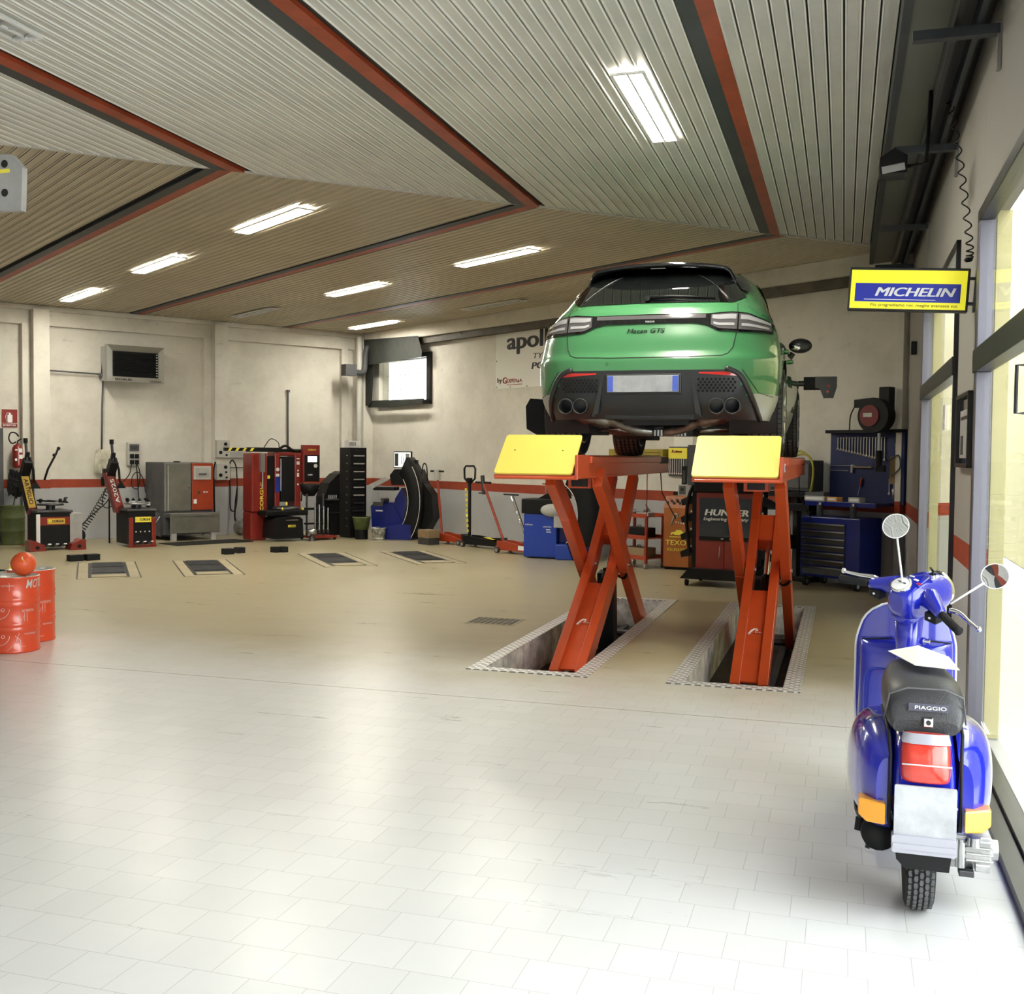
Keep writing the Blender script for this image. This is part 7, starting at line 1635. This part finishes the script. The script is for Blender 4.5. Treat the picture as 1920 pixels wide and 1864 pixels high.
# roller cabinet
t = thing('tool_cabinet', 'blue roller tool cabinet with seven silver drawers', 'tool cabinet', 'B', -8.02, 11.35, 0)
m = MB(); m.box(-0.42, 0.44, -0.02, 0.45, 0.13, 0.88, 'blue_machine'); m.build('cabinet', t, 0.012)
zz = [0.80, 0.71, 0.62, 0.53, 0.44, 0.35, 0.26]
for k, z in enumerate(zz):
    h_ = 0.075 if k < 6 else 0.085; z0 = z - h_ if k < 6 else z - 0.10
    m = MB(); m.box(-0.38, 0.24, -0.035, -0.02, z0, z, 'dark_steel' if k < 6 else 'grey_side'); d = m.build('drawer', t, 0.003); m = MB(); m.box(-0.38, 0.24, -0.055, -0.035, z - 0.016, z, 'steel'); m.build('handle', d)
for x, y in ((-0.36, 0.03), (0.38, 0.03), (-0.36, 0.4), (0.38, 0.4)): m = MB(); m.cyl((x - 0.02, y, 0.055), (x + 0.02, y, 0.055), 0.055, 'rubber', n=16); m.cyl((x - 0.024, y, 0.055), (x + 0.024, y, 0.055), 0.03, 'steel', n=12); m.build('castor', t)
for x, lab in ((-0.22, 'small dark can standing on the blue roller cabinet, left of two'), (0.26, 'small dark can standing on the blue roller cabinet, right of two')): m = MB(); m.cyl((0, 0, 0), (0, 0, 0.14), 0.04, 'dark_grey', n=16); m.cyl((0, 0, 0.14), (0, 0, 0.17), 0.02, 'steel', n=10); o = m.build('can'); put(o, 'B', -8.02 + x, 11.45, 0.885); tag(o, lab, 'can')
# wheel alignment targets clamped on the car wheels
t = thing('wheel_target', 'black alignment target on an arm clamped to the right front wheel', 'alignment target', 'C', -0.43, 12.10, 2.27)
m = MB(); m.box(0.0, 0.22, -0.03, 0.01, 0.07, 0.21, 'black_plastic'); m.prism([(0.12, 0.21), (0.345, 0.21), (0.345, 0.10), (0.31, -0.02), (0.21, -0.02), (0.17, 0.08), (0.12, 0.09)], -0.04, 0.0, 'black_gloss'); m.build('target_plate', t, 0.008)
m = MB(); m.cyl((-0.06, 0.0, 0.14), (0.04, 0.0, 0.14), 0.03, 'dark_steel', n=14); m.cyl((0.26, -0.041, 0.11), (0.26, -0.045, 0.11), 0.012, 'red_lens', n=12); m.cyl((0.25, -0.041, 0.05), (0.25, -0.045, 0.05), 0.012, 'red_lens', n=12); m.build('clamp', t)
t = thing('wheel_target', 'rounded black alignment target clamped to the left rear wheel', 'alignment target', 'C', -2.62, 9.32, 1.74)
m = MB(); m.prism([(-0.09, 0.10), (-0.10, 0.30), (-0.06, 0.37), (0.09, 0.36), (0.10, 0.02), (0.06, 0.0), (0.0, 0.05)], -0.05, 0.0, 'black_plastic'); m.build('target_plate', t, 0.015)
m = MB(); m.cyl((0.0, 0.0, 0.22), (0.16, 0.02, 0.22), 0.03, 'dark_steel', n=14); m.build('clamp', t)
# ================================================================ RIGHT WALL THINGS
t = thing('lightbox_sign', 'yellow and blue MICHELIN box sign hung from the right wall', 'sign', 'C', 0.375, 7.05, 2.508, R(-1.5)); t.rotation_euler[1] = R(3.2)
mat('sign_yellow', (0.93, 0.86, 0.03), 0.35, emit=(0.93, 0.86, 0.03), es=0.25); mat('sign_blue', (0.015, 0.03, 0.45), 0.4); mat('sign_white', (0.9, 0.9, 0.92), 0.4)
m = MB(); m.box(-0.375, 0.315, -0.04, 0.04, -0.005, 0.255, 'frame_black'); m.build('casing', t, 0.006)
m = MB(); m.box(-0.362, 0.300, -0.044, -0.04, 0.005, 0.238, 'sign_yellow'); m.build('face', t)
m = MB(); m.box(-0.335, 0.268, -0.047, -0.044, 0.046, 0.158, 'sign_blue'); m.text('MICHELIN', 'sign_white', 0.012, -0.05, 0.106, 0.074, width=0.455, bold=0.05, shear=0.28, ext=.001); m.box(-0.28, 0.13, -0.050, -0.047, 0.058, 0.062, 'sign_white')
m.text('Più progrediamo noi, meglio avanzate voi.', 'dark_ink', 0.01, -0.047, 0.025, 0.026, width=0.50, ext=.001); m.build('lettering', t)
m = MB(); m.cyl((0.30, 0, 0.20), (0.355, 0, 0.20), 0.010, 'dark_steel', n=8); m.cyl((0.30, 0, 0.05), (0.355, 0, 0.05), 0.010, 'dark_steel', n=8); m.box(0.345, 0.357, -0.03, 0.03, 0.0, 0.26, 'dark_steel'); m.build('wall_bracket', t)
m = MB(); P = smooth_path([(0.60, 7.55, 3.92), (0.66, 7.30, 3.4), (0.70, 7.1, 2.90), (0.69, 7.07, 2.80)], 6)
def along(P, t):
    k = min(len(P) - 2, int(t * (len(P) - 1))); f_ = t * (len(P) - 1) - k; return Vector(P[k]).lerp(Vector(P[k + 1]), f_)
Q = []
for i in range(340):
    tt = i / 339; c_ = along(P, tt); a = 2 * PI * (tt * 16 + 9 * max(0, tt - 0.85)); Q.append((c_.x + 0.020 * math.cos(a), c_.y + 0.020 * math.sin(a), c_.z))
m.T = Matrix.Rotation(-TC, 4, 'Z'); m.tube(Q, 0.0045, 'rubber', 6); tag(m.build('coiled_cable'), 'black coiled cable hanging from the roof channel to the box sign', 'cable')
t = thing('floodlight', 'small black floodlight mounted under the right roof channel', 'floodlight', 'C', 0.27, 7.5, 3.44, R(0))
m = MB(); m.prism([(-0.09, 0.0), (-0.09, 0.10), (0.0, 0.16), (0.08, 0.11), (0.08, 0.0)], -0.08, 0.12, 'black_plastic'); m.T = Matrix.Identity(4); m.build('housing', t, 0.01)
m = MB(); m.T = Matrix.Rotation(-0.15, 4, 'Y'); m.cbox((0.0, -0.083, 0.03), (0.14, 0.006, 0.045), 'grey_paint'); m.build('lamp_glass', t)
m = MB(); m.tube([(0.06, 0.02, 0.06), (0.20, 0.04, 0.08), (0.22, 0.04, 0.54)], 0.014, 'black_plastic', 8); m.build('mount', t)
t = thing('picture_frame', 'tall black framed certificate on the pier between the glass doors', 'picture', 'C', 0.725, 7.28, 1.555, R(90))
m = MB(); m.box(-0.36, 0.36, -0.0, 0.006, 0, 0.46, 'black_gloss'); 
for x0, x1, z0, z1 in ((-0.36, -0.33, 0, 0.46), (0.33, 0.36, 0, 0.46), (-0.36, 0.36, 0, 0.025), (-0.36, 0.36, 0.435, 0.46)): m.box(x0, x1, -0.0, 0.03, z0, z1, 'frame_black')
m.build('frame', t, 0.003)
m = MB(); m.box(-0.26, 0.26, 0.006, 0.010, 0.06, 0.36, 'grey_paint'); m.box(-0.2, 0.2, 0.010, 0.012, 0.30, 0.32, 'dark_ink'); m.box(0.05, 0.2, 0.010, 0.012, 0.08, 0.20, 'dark_grey'); m.build('certificate', t)
o = MB(); o.box(-0.03, 0.03, -0.04, 0.04, 0, 0.14, 'black_plastic'); o = o.build('wall_speaker', None, 0.006); put(o, 'C', 0.69, 12.3, 2.72); tag(o, 'small black box on the right wall near the far corner', 'speaker')
